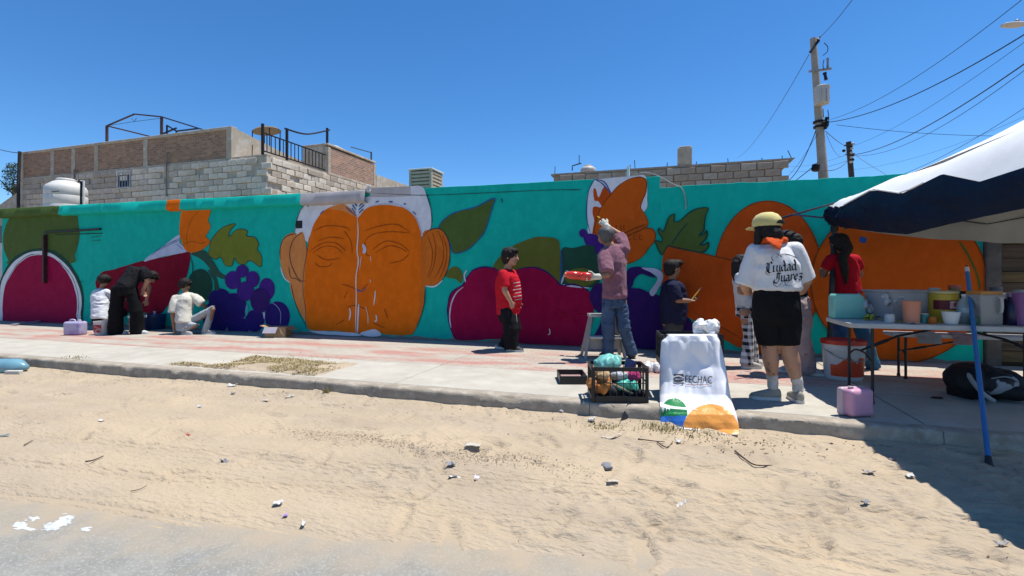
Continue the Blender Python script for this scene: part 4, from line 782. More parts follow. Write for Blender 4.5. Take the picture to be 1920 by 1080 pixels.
def torso(g, pel, che, nek, s, W, D, sw, grow=0, low=.22, neckr=.05, belly=0, top=True):
    """pelvis-waist-chest-shoulder rings; s: side vector, W/D: half width and depth at hips, sw: shoulder half width"""
    t = (che-pel).normalized(); dv = s.cross(t).normalized(); L = (che-pel).length; e = grow
    t2 = (nek-che).normalized(); d2 = s.cross(t2).normalized(); L2 = (nek-che).length
    rg = [(pel-t*L*low, s*(W*.92+e), dv*(D*.92+e)), (pel, s*(W+e), dv*(D+e)), (pel+t*L*.45-dv*belly*.25, s*(W*.93+e), dv*(D*.95+belly*.5+e)), (pel+t*L*.8, s*(W*.98+e), dv*(D*1.0+belly*.25+e)), (che, s*(sw*.88+e), dv*(D*1.02+e)),
          (che+t2*L2*.45, s*(sw*.95+e), dv*(D*.85+e))]
    if top: rg += [(che+t2*L2*.72, s*(sw*(.80 if e else .7)+e), dv*(D*.66+e*.8)), (che+t2*L2*.9, s*(sw*.45+e), dv*(D*.5+e*.6)), (nek-t2*L2*.02, s*(neckr+e*.6), dv*(neckr+e*.6))]
    g.loft(rg, 18)
def shoe(root, ank, dirv, L, m_up, m_sole, h=.085, name='shoe', z0=None):
    dirv = Vector((dirv.x, dirv.y, 0)).normalized(); s = dirv.cross(UP); z0 = 0 if z0 is None else z0; heel = Vector((ank.x, ank.y, z0))-dirv*L*.26
    g = G(); g.loft([(heel+UP*.05, s*L*.09, UP*.035), (heel+dirv*L*.05+UP*.06, s*L*.14, UP*.05), (heel+dirv*L*.28+UP*.062, s*L*.15, UP*.055), (heel+dirv*L*.5+UP*.052, s*L*.165, UP*.043), (heel+dirv*L*.75+UP*.042, s*L*.175, UP*.033), (heel+dirv*L*.93+UP*.036, s*L*.13, UP*.022), (heel+dirv*L*1.0+UP*.03, s*L*.05, UP*.01)], 12)
    a = Vector((ank.x, ank.y, z0+.06)); g.cap(a, a+UP*h*.6, L*.155, L*.15)
    o = blob(name, g, m_up, root, .008, 3, .002, 40)
    g = G(); n = 14; vs = []
    for k, (f_, w_) in enumerate(((0,.07),(.05,.135),(.28,.15),(.5,.17),(.75,.185),(.92,.14),(1.01,.05))): vs.append((f_, w_))
    lo = [heel+dirv*L*f_+s*L*w_ for f_, w_ in vs]+[heel+dirv*L*f_-s*L*w_ for f_, w_ in reversed(vs)]; nn = len(lo)
    g.add([v+UP*.002 for v in lo]+[v+UP*.032 for v in lo], [tuple(reversed(range(nn))), tuple(range(nn, 2*nn))]+[(i, (i+1) % nn, nn+(i+1) % nn, nn+i) for i in range(nn)])
    g.build('sole', m_sole, o, sharp=30); return o
def limb_up(g, a, b, c, H, k=1): g.chain([a,b,c], [.029*H*k,.024*H*k,.0165*H*k])
def limb_lo(g, a, b, c, H, k=1): g.chain([a, a.lerp(b,.5), b, b.lerp(c,.35), c], [.052*H*k,.046*H*k,.034*H*k,.034*H*k,.021*H*k])
m_sole = mat('white rubber', (.62,.61,.58), None, .6); m_bsole = mat('black rubber', (.02,.02,.02), None, .7)

# ---- boy in the red polo, watching, turned to the right
P = Pose(7.64); H = 1.62; f = (RV*.94-FV*.34).normalized(); s = f.cross(UP).normalized()
root = thing('person', 'boy in red polo shirt and black track pants watching beside the painted apples', 'person', tuple(at_d(962, 657, 7.64)), 'people painting the mural')
skin = SK['light']; g = G(); hc = P(957,482,-.02)
pel, che, nek = P(953,583), P(952,528), P(951,505)
torso(g, pel, che, nek, s, .15, .16, .19, belly=.05); head(g, hc, (f+Vector((0,0,-.06))).normalized(), .285); g.cap(nek, hc-UP*.06, .062, .06)
shN, elN, wrN = P(943,514,-.19), P(947,546,-.24), P(957,565,-.22); shF, elF, wrF = P(960,514,.19), P(966,545,.22), P(971,565,.16)
limb_up(g, shN, elN, wrN, H, 1.2); limb_up(g, shF, elF, wrF, H, 1.2); hand(g, wrN, Vector((.35*RX,.35*RY,-.9)), -RV*.2+FV, .165, .75, 1); hand(g, wrF, Vector((.2*RX,.2*RY,-.95)), -FV, .165, .7, -1)
hN, kN, aN = P(951,586,-.09), P(958,616,-.10), P(958,648,-.10); hF, kF, aF = P(957,586,.09), P(964,614,.10), P(948,646,.14)
limb_lo(g, hN, kN, aN, H); limb_lo(g, hF, kF, aF, H); blob('body', g, skin, root, .009, 3)
face_parts(root, hc, f, .285); hair_cap(root, hc, f, .285)
g = G(); torso(g, pel-UP*.02, che, nek, s, .16, .17, .19, grow=.02, low=.08, belly=.06); g.chain([nek-UP*.045, shN], [.065,.072]); g.chain([nek-UP*.045, shF], [.065,.072]); g.hem([shN, shN.lerp(elN,.62)], [.092,.078]); g.hem([shF, shF.lerp(elF,.62)], [.092,.078])
sh = blob('polo_shirt', g, cloth('red polo', (.52,.012,.025)), root, .011, 3, .008, 11, (1,1,1.6), 1)
g = G()
for k in range(8): g.cap(nek+f*.075*math.cos(k*.785)+s*.075*math.sin(k*.785)-UP*.02, nek+f*.075*math.cos((k+1)*.785)+s*.075*math.sin((k+1)*.785)-UP*.02, .022, .022, 8)
blob('collar', g, cloth('dark red collar', (.33,.008,.02)), sh, .009, 2)
bt = surf(sh)                                            # white stripes on the chest side
for k in range(6): z = 530+k*6.4; band('stripe', sh, bt, [(962+3*(k%2),z+1),(968,z),(974,z-1),(978,z-1.6)], 1.3, cloth('white stripe', (.6,.56,.54)))
g2 = G(); t_ = (che-pel).normalized(); dv_ = s.cross(t_); g2.loft([(pel-t_*.17, s*.13, dv_*.14), (pel-t_*.05, s*.155, dv_*.165), (pel+t_*.04, s*.15, dv_*.15)], 16); g2.hem([hN,kN,aN], [.14,.122,.105]); g2.hem([hF,kF,aF], [.14,.12,.10])
pt = blob('track_pants', g2, cloth('black track', (.012,.012,.014)), root, .011, 3, .014, 9, (1,1,.8), 3)
g = G(); g.tube(spline([hN.lerp(kN,.05)+f*.145, hN.lerp(kN,.5)+f*.13, kN+f*.11, kN.lerp(aN,.5)+f*.105], False, 4), .006, 6); g.build('piping', cloth('white stripe', (.6,.56,.54)), pt)
m_sn = mat('black sneaker', (.03,.03,.032), (.30,.29,.28), .6, 22, lo=.55, hi=.58)
shoe(root, aN, (f+Vector((0,0,0))), .285, m_sn, m_sole); shoe(root, aF, (f*.3-RV*.7+FV*.4), .275, m_sn, m_sole)

# ---- man in the mauve shirt, reaching up to paint
P = Pose(6.85); H = 1.78; f = (FV*.93-RV*.36).normalized(); s = f.cross(UP).normalized()
root = thing('person', 'grey haired man in mauve shirt and jeans reaching up to paint the butterfly', 'person', tuple(at_d(1162, 672.7, 6.85)), 'people painting the mural')
skin = SK['tan']; g = G(); hc = P(1134,442,.03); hf = (FV*.85-RV*.5+UP*.28).normalized()
pel, che, nek = P(1152,560), P(1151,492), P(1146,462)
torso(g, pel, che, nek, s, .155, .115, .205); head(g, hc, hf, .25); g.cap(nek, hc-UP*.05, .062, .058)
shL, elL, wrL = P(1133,478,-.07), P(1139,515,-.25), P(1117,519,-.26); shR, elR, wrR = P(1170,468,.05), P(1162,440,.22), P(1138,424,.34)
limb_up(g, shL, elL, wrL, H, 1.1); limb_up(g, shR, elR, wrR, H, 1.1); hL, kL, aL = P(1142,565), P(1140,614,-.03), P(1140,660,.03); hR, kR, aR = P(1163,565), P(1170,614,-.03), P(1184,658,.05)
limb_lo(g, hL, kL, aL, H); limb_lo(g, hR, kR, aR, H); hand(g, wrL, -RV+Vector((0,0,-.05)), -FV, .18, .9, 1); hand(g, wrR, (-RV*.55+UP*.6+FV*.3), FV, .18, .8, -1)
blob('body', g, skin, root, .009, 3); face_parts(root, hc, hf, .25); hair_cap(root, hc, hf, .25, m_ghair, fringe=False, wr=.003)
for nm, wr_, dr_, pn, th in (('work_glove', wrL, -RV+Vector((0,0,-.05)), -FV, 1), ('work_glove', wrR, (-RV*.55+UP*.6+FV*.3), FV, -1)):
    g = G(); hand(g, wr_, dr_, pn, .215, .85, th); g.cap(wr_-dr_.normalized()*.05, wr_, .042, .042); blob(nm, g, cloth('pale glove', (.62,.60,.48)), root, .008, 2, .002, 40)
g = G(); torso(g, pel+UP*.03, che, nek, s, .165, .125, .21, grow=.014, low=.06, neckr=.06); g.chain([nek-UP*.045, shL], [.065,.072]); g.chain([nek-UP*.045, shR], [.065,.072]); g.hem([shL, shL.lerp(elL,.78)], [.092,.086]); g.hem([shR, shR.lerp(elR,.8)], [.094,.084])
blob('shirt', g, cloth('mauve', (.235,.105,.135)), root, .010, 2, .016, 9, (1.3,1.3,.8), 7)
g = G(); t_ = UP; dv_ = s.cross(t_); g.loft([(pel-UP*.12, s*.165, dv_*.13), (pel+UP*.0, s*.175, dv_*.14), (pel+UP*.09, s*.165, dv_*.13)], 16); g.hem([hL,kL,aL-UP*.02], [.105,.085,.075]); g.hem([hR,kR,aR-UP*.02], [.105,.085,.075])
m_jean = mat('blue denim', (.055,.095,.165), (.035,.06,.11), .85, 7, 6, .3, 260, .002, .2, c3=(.13,.19,.26), scale3=3, lo3=.52, hi3=.8)
blob('jeans', g, m_jean, root, .010, 2, .018, 10, (1,1,1.5), 9)
jn = [o for o in root.children if o.name.startswith('jeans')][0]; bt = surf(jn); m_seam = mat('denim seam', (.02,.035,.07), None, .9)
for L in ([(1133,563),(1133,578),(1140,582),(1147,578),(1147,563),(1133,563)], [(1158,562),(1158,577),(1165,581),(1172,577),(1172,562),(1158,562)], [(1153,556),(1153,590)]): band('pocket_seam', jn, bt, L, .9, m_seam, 45)
shoe(root, aL, f, .27, mat('dark work shoe', (.015,.014,.014), (.03,.028,.026), .6, 10), m_bsole); shoe(root, aR, (FV*.6+RV*.2), .27, MATS['dark work shoe'], m_bsole)
# what he holds
rb = thing('paint_bottle', 'red plastic paint bottle held flat in the mauve-shirted man\'s left glove', 'bottle', tuple(P(1086,516,-.28)))
a, b2 = P(1108,519,-.28), P(1061,515,-.28); L = (b2-a).length; g = G(); g.lathe(a, [(.02,0),(.052,.01),(.058,.05),(.058,.12),(.050,.13),(.050,.145),(.058,.155),(.056,L*.75),(.047,L*.9),(.038,L*.98),(.03,L)], 20, ax=(b2-a), ref=UP); g.build('bottle_body', mat('red plastic', (.62,.03,.008), (.5,.02,.005), .18, 5, spec=.6, coat=.4), rb, sharp=50)
g = G(); g.lathe(a+(b2-a)*.995, [(.032,0),(.032,.015),(.02,.02)], 16, ax=(b2-a), ref=UP); g.build('cap', mat('orange cap', (.7,.18,.02), None, .4), rb)
pb = thing('paint_brush', 'small brush with yellow tip in the raised glove of the mauve-shirted man', 'brush', tuple(P(1128,412,.34))); a, b2 = P(1134,419,.36), P(1124,409,.38); g = G(); g.tube([a, b2], .009, 8); g.build('handle', m_wood, pb); g = G(); g.tube([b2, b2+(b2-a)*.4], [.014,.005], 8); g.build('bristles', mat('yellow paint', (.7,.42,.03), None, .5), pb)

# ---- boy in navy with a brush
P = Pose(7.2); H = 1.43; f = (RV*.97+FV*.22).normalized(); s = f.cross(UP).normalized()
root = thing('person', 'small boy in navy t-shirt holding a yellow brush before the painted carrot', 'person', tuple(at_d(1262, 665.3, 7.2)), 'people painting the mural')
skin = SK['tan']; g = G(); hc = P(1261,504); pel, che, nek = P(1262,600), P(1263,548), P(1261,525)
torso(g, pel, che, nek, s, .15, .165, .17, belly=.05); head(g, hc, f, .265); g.cap(nek, hc-UP*.06, .055, .055)
shN, elN, wrN = P(1261,538,-.16), P(1271,563,-.20), P(1293,564,-.18); shF, elF, wrF = P(1268,538,.16), P(1280,562,.2), P(1297,561,.08)
limb_up(g, shN, elN, wrN, H, 1.25); limb_up(g, shF, elF, wrF, H, 1.25); hand(g, wrN, RV, UP, .15, 1.0, -1); hand(g, wrF, RV, UP, .15, 1.0, 1)
hN, kN, aN = P(1259,606,-.08), P(1259,634,-.08), P(1259,657,-.08); hF, kF, aF = P(1266,606,.08), P(1267,634,.08), P(1268,656,.08)
limb_lo(g, hN, kN, aN, H); limb_lo(g, hF, kF, aF, H); blob('body', g, skin, root, .009, 3); face_parts(root, hc, f, .265)
hair_cap(root, hc, f, .265, extra=lambda g: (g.ell(hc+UP*.085+f*.06, .10,.08,.06), g.ell(hc+f*.11+UP*.085, .06,.04,.03)), wr=.009)
g = G(); torso(g, pel+UP*.0, che, nek, s, .16, .17, .175, grow=.016, low=.14, belly=.05); g.chain([nek-UP*.045, shN], [.065,.072]); g.chain([nek-UP*.045, shF], [.065,.072]); g.hem([shN, shN.lerp(elN,.8)], [.082,.085]); g.hem([shF, shF.lerp(elF,.8)], [.082,.085])
blob('t_shirt', g, cloth('navy', (.016,.018,.045)), root, .011, 3, .008, 10, (1,1,1.4), 11)
g = G(); g.loft([(pel-UP*.14, s*.14, f*.14), (pel+UP*.05, s*.155, f*.16)], 14); g.hem([hN,kN,aN], [.1,.085,.07]); g.hem([hF,kF,aF], [.1,.085,.07]); blob('trousers', g, cloth('grey trousers', (.06,.058,.055)), root, .012, 3, .008, 10, seed=13)
shoe(root, aN, f, .24, m_sn, m_sole); shoe(root, aF, f, .24, m_sn, m_sole)
pb = thing('paint_brush', 'yellow handled brush pointing up from the navy-shirted boy\'s hands', 'brush', tuple(P(1300,560,-.1))); a, b2 = P(1297,562,-.1), P(1311,544,-.1); g = G(); g.tube([a, a.lerp(b2,.55), b2], [.011,.009,.008], 8); g.build('handle', mat('yellow lacquer', (.72,.42,.06), None, .35), pb); g = G(); g.tube([b2, b2+(b2-a)*.12], .011, 8); g.build('ferrule', m_gal, pb); g = G(); g.loft([(b2+(b2-a)*.12, RV*.014, FV*.006), (b2+(b2-a)*.3+RV*.01, RV*.012, FV*.004)], 8); g.build('bristles', mat('orange bristles', (.35,.08,.02), None, .8), pb)

# ---- girl in checked trousers
P = Pose(6.2); H = 1.44; f = (RV*.9+FV*.42).normalized(); s = f.cross(UP).normalized()
root = thing('person', 'girl with checked black and white trousers half hidden behind the capped woman', 'person', tuple(at_d(1403, 688.8, 6.2)), 'people painting the mural')
skin = SK['tan']; g = G(); hc = P(1391,496); pel, che, nek = P(1397,578), P(1393,533), P(1391,513)
torso(g, pel, che, nek, s, .11, .085, .13); head(g, hc, f, .225); g.cap(nek, hc-UP*.05, .045, .045)
shN, elN, wrN = P(1388,520,-.11), P(1388,547,-.14), P(1402,550,-.10); shF, elF, wrF = P(1399,520,.12), P(1404,546,.14), P(1412,545,.1)
limb_up(g, shN, elN, wrN, H, 1.05); limb_up(g, shF, elF, wrF, H); hand(g, wrN, RV, UP, .14, .7, -1); hand(g, wrF, RV, UP, .14, .7, 1)
hN, kN, aN = P(1397,584,-.06), P(1404,628,-.08), P(1400,678,-.09); hF, kF, aF = P(1399,584,.06), P(1409,630,.06), P(1411,677,.06)
limb_lo(g, hN, kN, aN, H); limb_lo(g, hF, kF, aF, H); blob('body', g, skin, root, .009, 3); face_parts(root, hc, f, .225)
hair_cap(root, hc, f, .225, extra=lambda g: g.chain([hc-f*.08, hc-f*.10-UP*.12, hc-f*.1-UP*.24], [.07,.055,.02]))
g = G(); torso(g, pel+UP*.05, che, nek, s, .115, .09, .135, grow=.012, low=.05); g.chain([nek-UP*.045, shN], [.065,.072]); g.chain([nek-UP*.045, shF], [.065,.072]); g.hem([shN, shN.lerp(elN,.5)], [.066,.066]); g.hem([shF, shF.lerp(elF,.5)], [.066,.066]); blob('t_shirt', g, cloth('pale grey', (.50,.50,.50)), root, .011, 3, .007, 12, seed=17)
m_chk = cloth('gingham', (.62,.61,.60)); N, K = m_chk.node_tree.nodes, m_chk.node_tree.links; b = N['Principled BSDF']
tc = N.new('ShaderNodeTexCoord'); sx = N.new('ShaderNodeSeparateXYZ'); K.new(tc.outputs['Object'], sx.inputs[0]); ad = N.new('ShaderNodeMath'); ad.operation = 'ADD'; K.new(sx.outputs[0], ad.inputs[0]); K.new(sx.outputs[1], ad.inputs[1])
def stripe(sock):
    a = N.new('ShaderNodeMath'); a.operation = 'MULTIPLY'; a.inputs[1].default_value = 1/.085; K.new(sock, a.inputs[0]); b_ = N.new('ShaderNodeMath'); b_.operation = 'FRACT'; K.new(a.outputs[0], b_.inputs[0]); c_ = N.new('ShaderNodeMath'); c_.operation = 'GREATER_THAN'; c_.inputs[1].default_value = .5; K.new(b_.outputs[0], c_.inputs[0]); return c_.outputs[0]
s1, s2 = stripe(ad.outputs[0]), stripe(sx.outputs[2]); sm = N.new('ShaderNodeMath'); sm.operation = 'ADD'; K.new(s1, sm.inputs[0]); K.new(s2, sm.inputs[1])
cr = N.new('ShaderNodeValToRGB'); cr.color_ramp.interpolation = 'CONSTANT'; e = cr.color_ramp.elements; e[0].position = 0; e[0].color = (.58,.57,.56,1); e[1].position = .4; e[1].color = (.30,.30,.31,1); q = e.new(.9); q.color = (.012,.012,.014,1)
hf_ = N.new('ShaderNodeMath'); hf_.operation = 'MULTIPLY'; hf_.inputs[1].default_value = .5; K.new(sm.outputs[0], hf_.inputs[0]); K.new(hf_.outputs[0], cr.inputs[0]); K.new(cr.outputs[0], b.inputs['Base Color'])
g = G(); g.loft([(pel-UP*.10, s*.115, f*.105), (pel+UP*.04, s*.12, f*.10), (pel+UP*.08, s*.11, f*.09)], 14); g.hem([hN,kN,aN], [.085,.062,.078]); g.hem([hF,kF,aF], [.085,.062,.078]); blob('trousers', g, m_chk, root, .010, 3, .006, 10, seed=19)
m_ws = mat('pale sneaker', (.42,.40,.37), (.33,.31,.29), .7, 8); shoe(root, aN, (f*.9-FV*.35), .26, m_ws, m_sole); shoe(root, aF, f, .26, m_ws, m_sole)

# ---- person behind the woman
P = Pose(5.75); H = 1.66; f = (-RV*.8+FV*.6).normalized(); s = f.cross(UP).normalized()
root = thing('person', 'long haired person in pink flowered trousers standing behind the capped woman', 'person', tuple(at_d(1508, 702, 5.75)), 'people painting the mural')
skin = SK['tan']; g = G(); hc = P(1471,452); pel, che, nek = P(1494,563), P(1486,500), P(1478,473)
torso(g, pel, che, nek, s, .13, .10, .155); head(g, hc, f, .235); g.cap(nek, hc-UP*.05, .05,.05)
shN, elN, wrN = P(1492,485,-.13), P(1501,523,-.12), P(1490,550,-.02); shF, elF, wrF = P(1476,485,.14), P(1470,523,.2), P(1460,545,.2)
limb_up(g, shN, elN, wrN, H); limb_up(g, shF, elF, wrF, H); hand(g, wrN, -RV-UP*.4, FV, .165, .6, 1); hand(g, wrF, -RV, FV, .165, .6, -1)
hN, kN, aN = P(1501,570,-.05), P(1504,632,-.06), P(1514,690,-.02); hF, kF, aF = P(1492,570,.1), P(1490,632,.12), P(1488,688,.15)
limb_lo(g, hN, kN, aN, H); limb_lo(g, hF, kF, aF, H); blob('body', g, skin, root, .010, 3); face_parts(root, hc, f, .235)
hair_cap(root, hc, f, .235, extra=lambda g: g.chain([hc-f*.1, P(1486,470,-.03), P(1495,500,-.12), P(1500,525,-.14)], [.09,.075,.06,.03]))
g = G(); torso(g, pel+UP*.05, che, nek, s, .135, .105, .16, grow=.012, low=.04); g.chain([nek-UP*.045, shN], [.065,.072]); g.chain([nek-UP*.045, shF], [.065,.072]); g.hem([shN, elN], [.07,.06]); g.hem([shF, elF], [.07,.06]); blob('black_top', g, cloth('black top', (.012,.012,.013)), root, .012, 3, .006, 10, seed=23)
g = G(); g.loft([(pel-UP*.12, s*.15, f*.125), (pel-UP*.02, s*.155, f*.13), (pel+UP*.07, s*.135, f*.105)], 14); g.hem([hN, hN.lerp(kN,.4), kN, kN.lerp(aN,.5), aN], [.105,.098,.082,.09,.092]); g.hem([hF, kF, aF], [.105,.082,.09])
blob('flowered_trousers', g, mat('cloth flowered', (.36,.27,.26), (.29,.21,.21), .85, 5, c3=(.30,.06,.10), scale3=16, lo3=.62, hi3=.66), root, .010, 3, .018, 8, (1,1,1.2), 29)
shoe(root, aN, (RV*.75-FV*.5), .25, m_ws, m_sole); shoe(root, aF, -RV, .25, m_ws, m_sole)

# ---- woman with the yellow cap
P = Pose(4.5); H = 1.70; f = (FV*.93-RV*.37).normalized(); s = f.cross(UP).normalized()
root = thing('person', 'woman in yellow cap and white lettered t-shirt with black shorts seen from behind', 'person', tuple(at_d(1468, 752.5, 4.5)), 'people painting the mural')
skin = SK['light']; g = G(); hc = P(1437,429,.02); hf = (FV*.93-RV*.36).normalized()
pel, che, nek = P(1455,568), P(1455,497), P(1448,457)
torso(g, pel, che, nek, s, .20, .16, .215, belly=.03); head(g, hc, hf, .245); g.cap(nek, hc-UP*.06, .06,.06)
shL, elL, wrL = P(1417,474,.02), P(1398,531,.05), P(1402,548,.24); shR, elR, wrR = P(1489,471,-.05), P(1510,526,-.02), P(1502,546,.2)
limb_up(g, shL, elL, wrL, H, 1.45); limb_up(g, shR, elR, wrR, H, 1.45); hand(g, wrL, (RV*.5+FV*.7), UP, .175, .7, -1); hand(g, wrR, (-RV*.5+FV*.7), UP, .175, .7, 1)
hL, kL, aL = P(1437,590,.02), P(1443,651,.0), P(1449,716,.05); hR, kR, aR = P(1474,590,-.02), P(1478,652,-.05), P(1496,722,-.03)
g.chain([hL, hL.lerp(kL,.55), kL, kL.lerp(aL,.38), kL.lerp(aL,.8), aL], [.12,.10,.073,.072,.047,.042]); g.chain([hR, hR.lerp(kR,.55), kR, kR.lerp(aR,.38), kR.lerp(aR,.8), aR], [.12,.10,.074,.073,.047,.042])
m_tat = mat('tattooed skin', (.42,.235,.15), (.36,.19,.12), .55, 6, spec=.4, c3=(.12,.075,.06), scale3=11, lo3=.60, hi3=.67); blob('body', g, m_tat, root, .008, 3); face_parts(root, hc, hf, .245)
hair_cap(root, hc, hf, .245, extra=lambda g: (g.chain([hc-hf*.06-UP*.06, hc-hf*.05-UP*.10], [.10,.08]), g.chain([hc-s*.09-UP*.02, hc-s*.10-UP*.10, hc-s*.11+hf*.02-UP*.15], [.03,.03,.015])), fringe=False)
# cap: dome, button, brim forward, strap opening at the back
g = G(); cu = (UP-hf*.0).normalized(); cc = hc+UP*.055-hf*.005; hs_ = hf.cross(UP)
g.loft([(cc-UP*.035, hs_*.114, hf*.132), (cc+UP*.0, hs_*.117, hf*.136), (cc+UP*.04, hs_*.108, hf*.124), (cc+UP*.075, hs_*.083, hf*.096), (cc+UP*.094, hs_*.045, hf*.055), (cc+UP*.099, hs_*.01, hf*.012)], 24); m_cap = cloth('yellow cap', (.66,.55,.22), .9); cp = g.build('cap', m_cap, root, sharp=60)
g = G(); vs = []; fs = []
for i in range(9):
    a_ = -1.05+2.1*i/8; d_ = hf*math.cos(a_)+hs_*math.sin(a_)
    for k, (r_, z_) in enumerate(((.118,-.03),(.145,-.035),(.172,-.05))): vs.append(cc+Vector((hf*math.cos(a_)*1.12+hs_*math.sin(a_)*.96))*r_*(1 if k else 1)+UP*z_)
for i in range(8):
    for k in range(2): a0 = i*3+k; fs.append((a0, a0+3, a0+4, a0+1))
g.add(vs, fs); o = g.build('brim', m_cap, cp, sharp=None); md = o.modifiers.new('t', 'SOLIDIFY'); md.thickness = .006
g = G(); bk = cc-hf*.128+hs_*.022; g.loft([(bk-UP*.018, hs_*.055, hf*.016), (bk+UP*.002, hs_*.05, hf*.016), (bk+UP*.016, hs_*.03, hf*.014)], 14); g.build('strap_opening', m_hair, cp, sharp=50)
# orange bandana tied round the neck
g = G()
for k in range(10): g.cap(nek+f*.10*math.cos(k*.628)+s*.10*math.sin(k*.628)+UP*.028, nek+f*.10*math.cos((k+1)*.628)+s*.10*math.sin((k+1)*.628)+UP*.028, .03,.03, 8)
g.loft([(P(1451,446,-.09), s*.11, f*.03), (P(1453,452,-.15), s*.10, f*.022), (P(1457,460,-.195), s*.06, f*.016), (P(1461,468,-.215), s*.012, f*.008)], 14)
blob('bandana', g, cloth('orange bandana', (.60,.085,.018)), root, .008, 2, .005, 22, seed=31)
g = G(); torso(g, P(1457,541), che, nek, s, .212, .18, .212, grow=.016, low=.08, neckr=.075); g.chain([nek-UP*.045, shL], [.065,.072]); g.chain([nek-UP*.045, shR], [.065,.072]); g.hem([shL, shL.lerp(elL,.5), shL.lerp(elL,.93)], [.105,.093,.088]); g.hem([shR, shR.lerp(elR,.5), shR.lerp(elR,.84)], [.105,.093,.088])
shirt = blob('t_shirt', g, cloth('white tee', (.66,.65,.645), .95), root, .010, 3, .011, 8, (1.4,1.4,.75), 37)
g = G(); g.loft([(pel-UP*.20, s*.15, f*.12), (pel-UP*.14, s*.205, f*.165), (pel-UP*.05, s*.222, f*.185), (pel+UP*.06, s*.215, f*.18), (pel+UP*.14, s*.20, f*.165)], 18); g.hem([pel-s*.10, hL, hL.lerp(kL,.76)], [.15,.122,.097]); g.hem([pel+s*.10, hR, hR.lerp(kR,.76)], [.15,.122,.097]); blob('shorts', g, cloth('black shorts', (.010,.010,.011)), root, .010, 5, .010, 7, seed=41)
for a_, k_ in ((aL,kL),(aR,kR)):
    g = G(); q_ = a_.lerp(k_,.16); g.chain([a_-UP*.04, a_+UP*.02, q_], [.047,.045,.051]); blob('sock', g, cloth('grey sock', (.58,.56,.52), .7), root, .007, 2, .005, 30)
m_sh = mat('off white sneaker', (.36,.33,.27), (.26,.24,.20), .65, 14, 6, .5, 50); shoe(root, aL, (-RV*.85+FV*.25), .27, m_sh, m_sole, .05); shoe(root, aR, (FV*.75+RV*.15), .27, m_sh, m_sole, .05)
# lettering on her back: broad-nib strokes laid onto the cloth
bt = BVHTree.FromPolygons([(shirt.data.vertices[i].co+BASE[shirt.name]) for i in range(len(shirt.data.vertices))], [p.vertices[:] for p in shirt.data.polygons])
def on_shirt(px, py):
    o_ = Vector((0,0,EYE)); d_ = (at_d(px,py,1)-o_).normalized(); h_ = bt.ray_cast(o_, d_); return (h_[0]+h_[1]*.0025) if h_[0] else None
def nib(name, strokes, w=3.0, ang=40):
    g = G(); nv = (math.cos(R_(ang))*w/2, -math.sin(R_(ang))*w/2)
    for st in strokes:
        pts = []
        for i in range(len(st)-1):
            n_ = max(1, int(math.hypot(st[i+1][0]-st[i][0], st[i+1][1]-st[i][1])/1.2))
            pts += [(st[i][0]+(st[i+1][0]-st[i][0])*k/n_, st[i][1]+(st[i+1][1]-st[i][1])*k/n_) for k in range(n_)]
        pts.append(st[-1]); V = []
        for (x, y) in pts: V.append((on_shirt(x+nv[0], y+nv[1]), on_shirt(x-nv[0], y-nv[1])))
        for i in range(len(V)-1):
            if None in V[i] or None in V[i+1]: continue
            g.add([V[i][0], V[i][1], V[i+1][1], V[i+1][0]], [(0,1,2,3)])
    return g.build(name, mat('black print', (.015,.015,.017), None, .7), shirt, sharp=None)
GL = {'i': [[(0,-.9),(.18,-1.05),(.18,-.15),(.36,0),(.5,-.12)]], 'u': [[(0,-.9),(.18,-1.05),(.18,-.15),(.38,0),(.62,-.2)],[(.62,-1.05),(.62,-.15),(.8,0),(.92,-.12)]],
      'd': [[(.62,-.75),(.35,-1.05),(.08,-.75),(.08,-.25),(.32,0),(.62,-.25)],[(.3,-1.75),(.62,-1.15),(.62,-.15),(.8,0)]], 'a': [[(.1,-.85),(.35,-1.05),(.6,-.85),(.6,-.15),(.8,0)],[(.6,-.6),(.2,-.45),(.1,-.18),(.32,0),(.6,-.22)]],
      'r': [[(0,-.9),(.18,-1.05),(.18,0)],[(.18,-.8),(.42,-1.05),(.6,-.85)]], 'e': [[(.12,-.5),(.55,-.7),(.4,-1.05),(.1,-.75),(.1,-.25),(.35,0),(.62,-.2)]], 'z': [[(.05,-1.0),(.6,-1.0),(.1,-.45),(.55,-.35),(.35,.15),(-.05,.05)],[(.15,-.5),(.5,-.55)]],
      'C': [[(.95,-1.45),(.7,-1.75),(.3,-1.45),(.1,-.9),(.25,-.2),(.65,.1),(1.05,-.15)],[(.45,-1.5),(.45,-.1)],[(-.15,-1.25),(.1,-1.55),(.35,-1.35)]], 'J': [[(.0,-1.3),(.4,-1.6),(1.0,-1.45)],[(.7,-1.5),(.75,-.4),(.45,.2),(.0,.1),(-.1,-.25),(.15,-.4)],[(.4,-1.5),(.4,-.5)]]}
def word(tx, x, y, h, dx, dy, w):
    st = []
    for ch in tx:
        wd = .62 if ch == 'i' else (1.15 if ch in 'CJ' else (.78 if ch in 'rz' else .95))
        for s_ in GL[ch]: st.append([(x+p[0]*h+p[1]*-.06*h, y+p[1]*h) for p in s_])
        x += wd*h*dx; y += wd*h*dy
    return st
nib('lettering', word('Ciudad', 1436, 511, 11.5, .90, -.085, 3), 3.1); nib('lettering', word('Juarez', 1452, 529, 11.0, .86, -.10, 3), 3.1); nib('accent', [[(1476,510),(1479,507)]], 2)
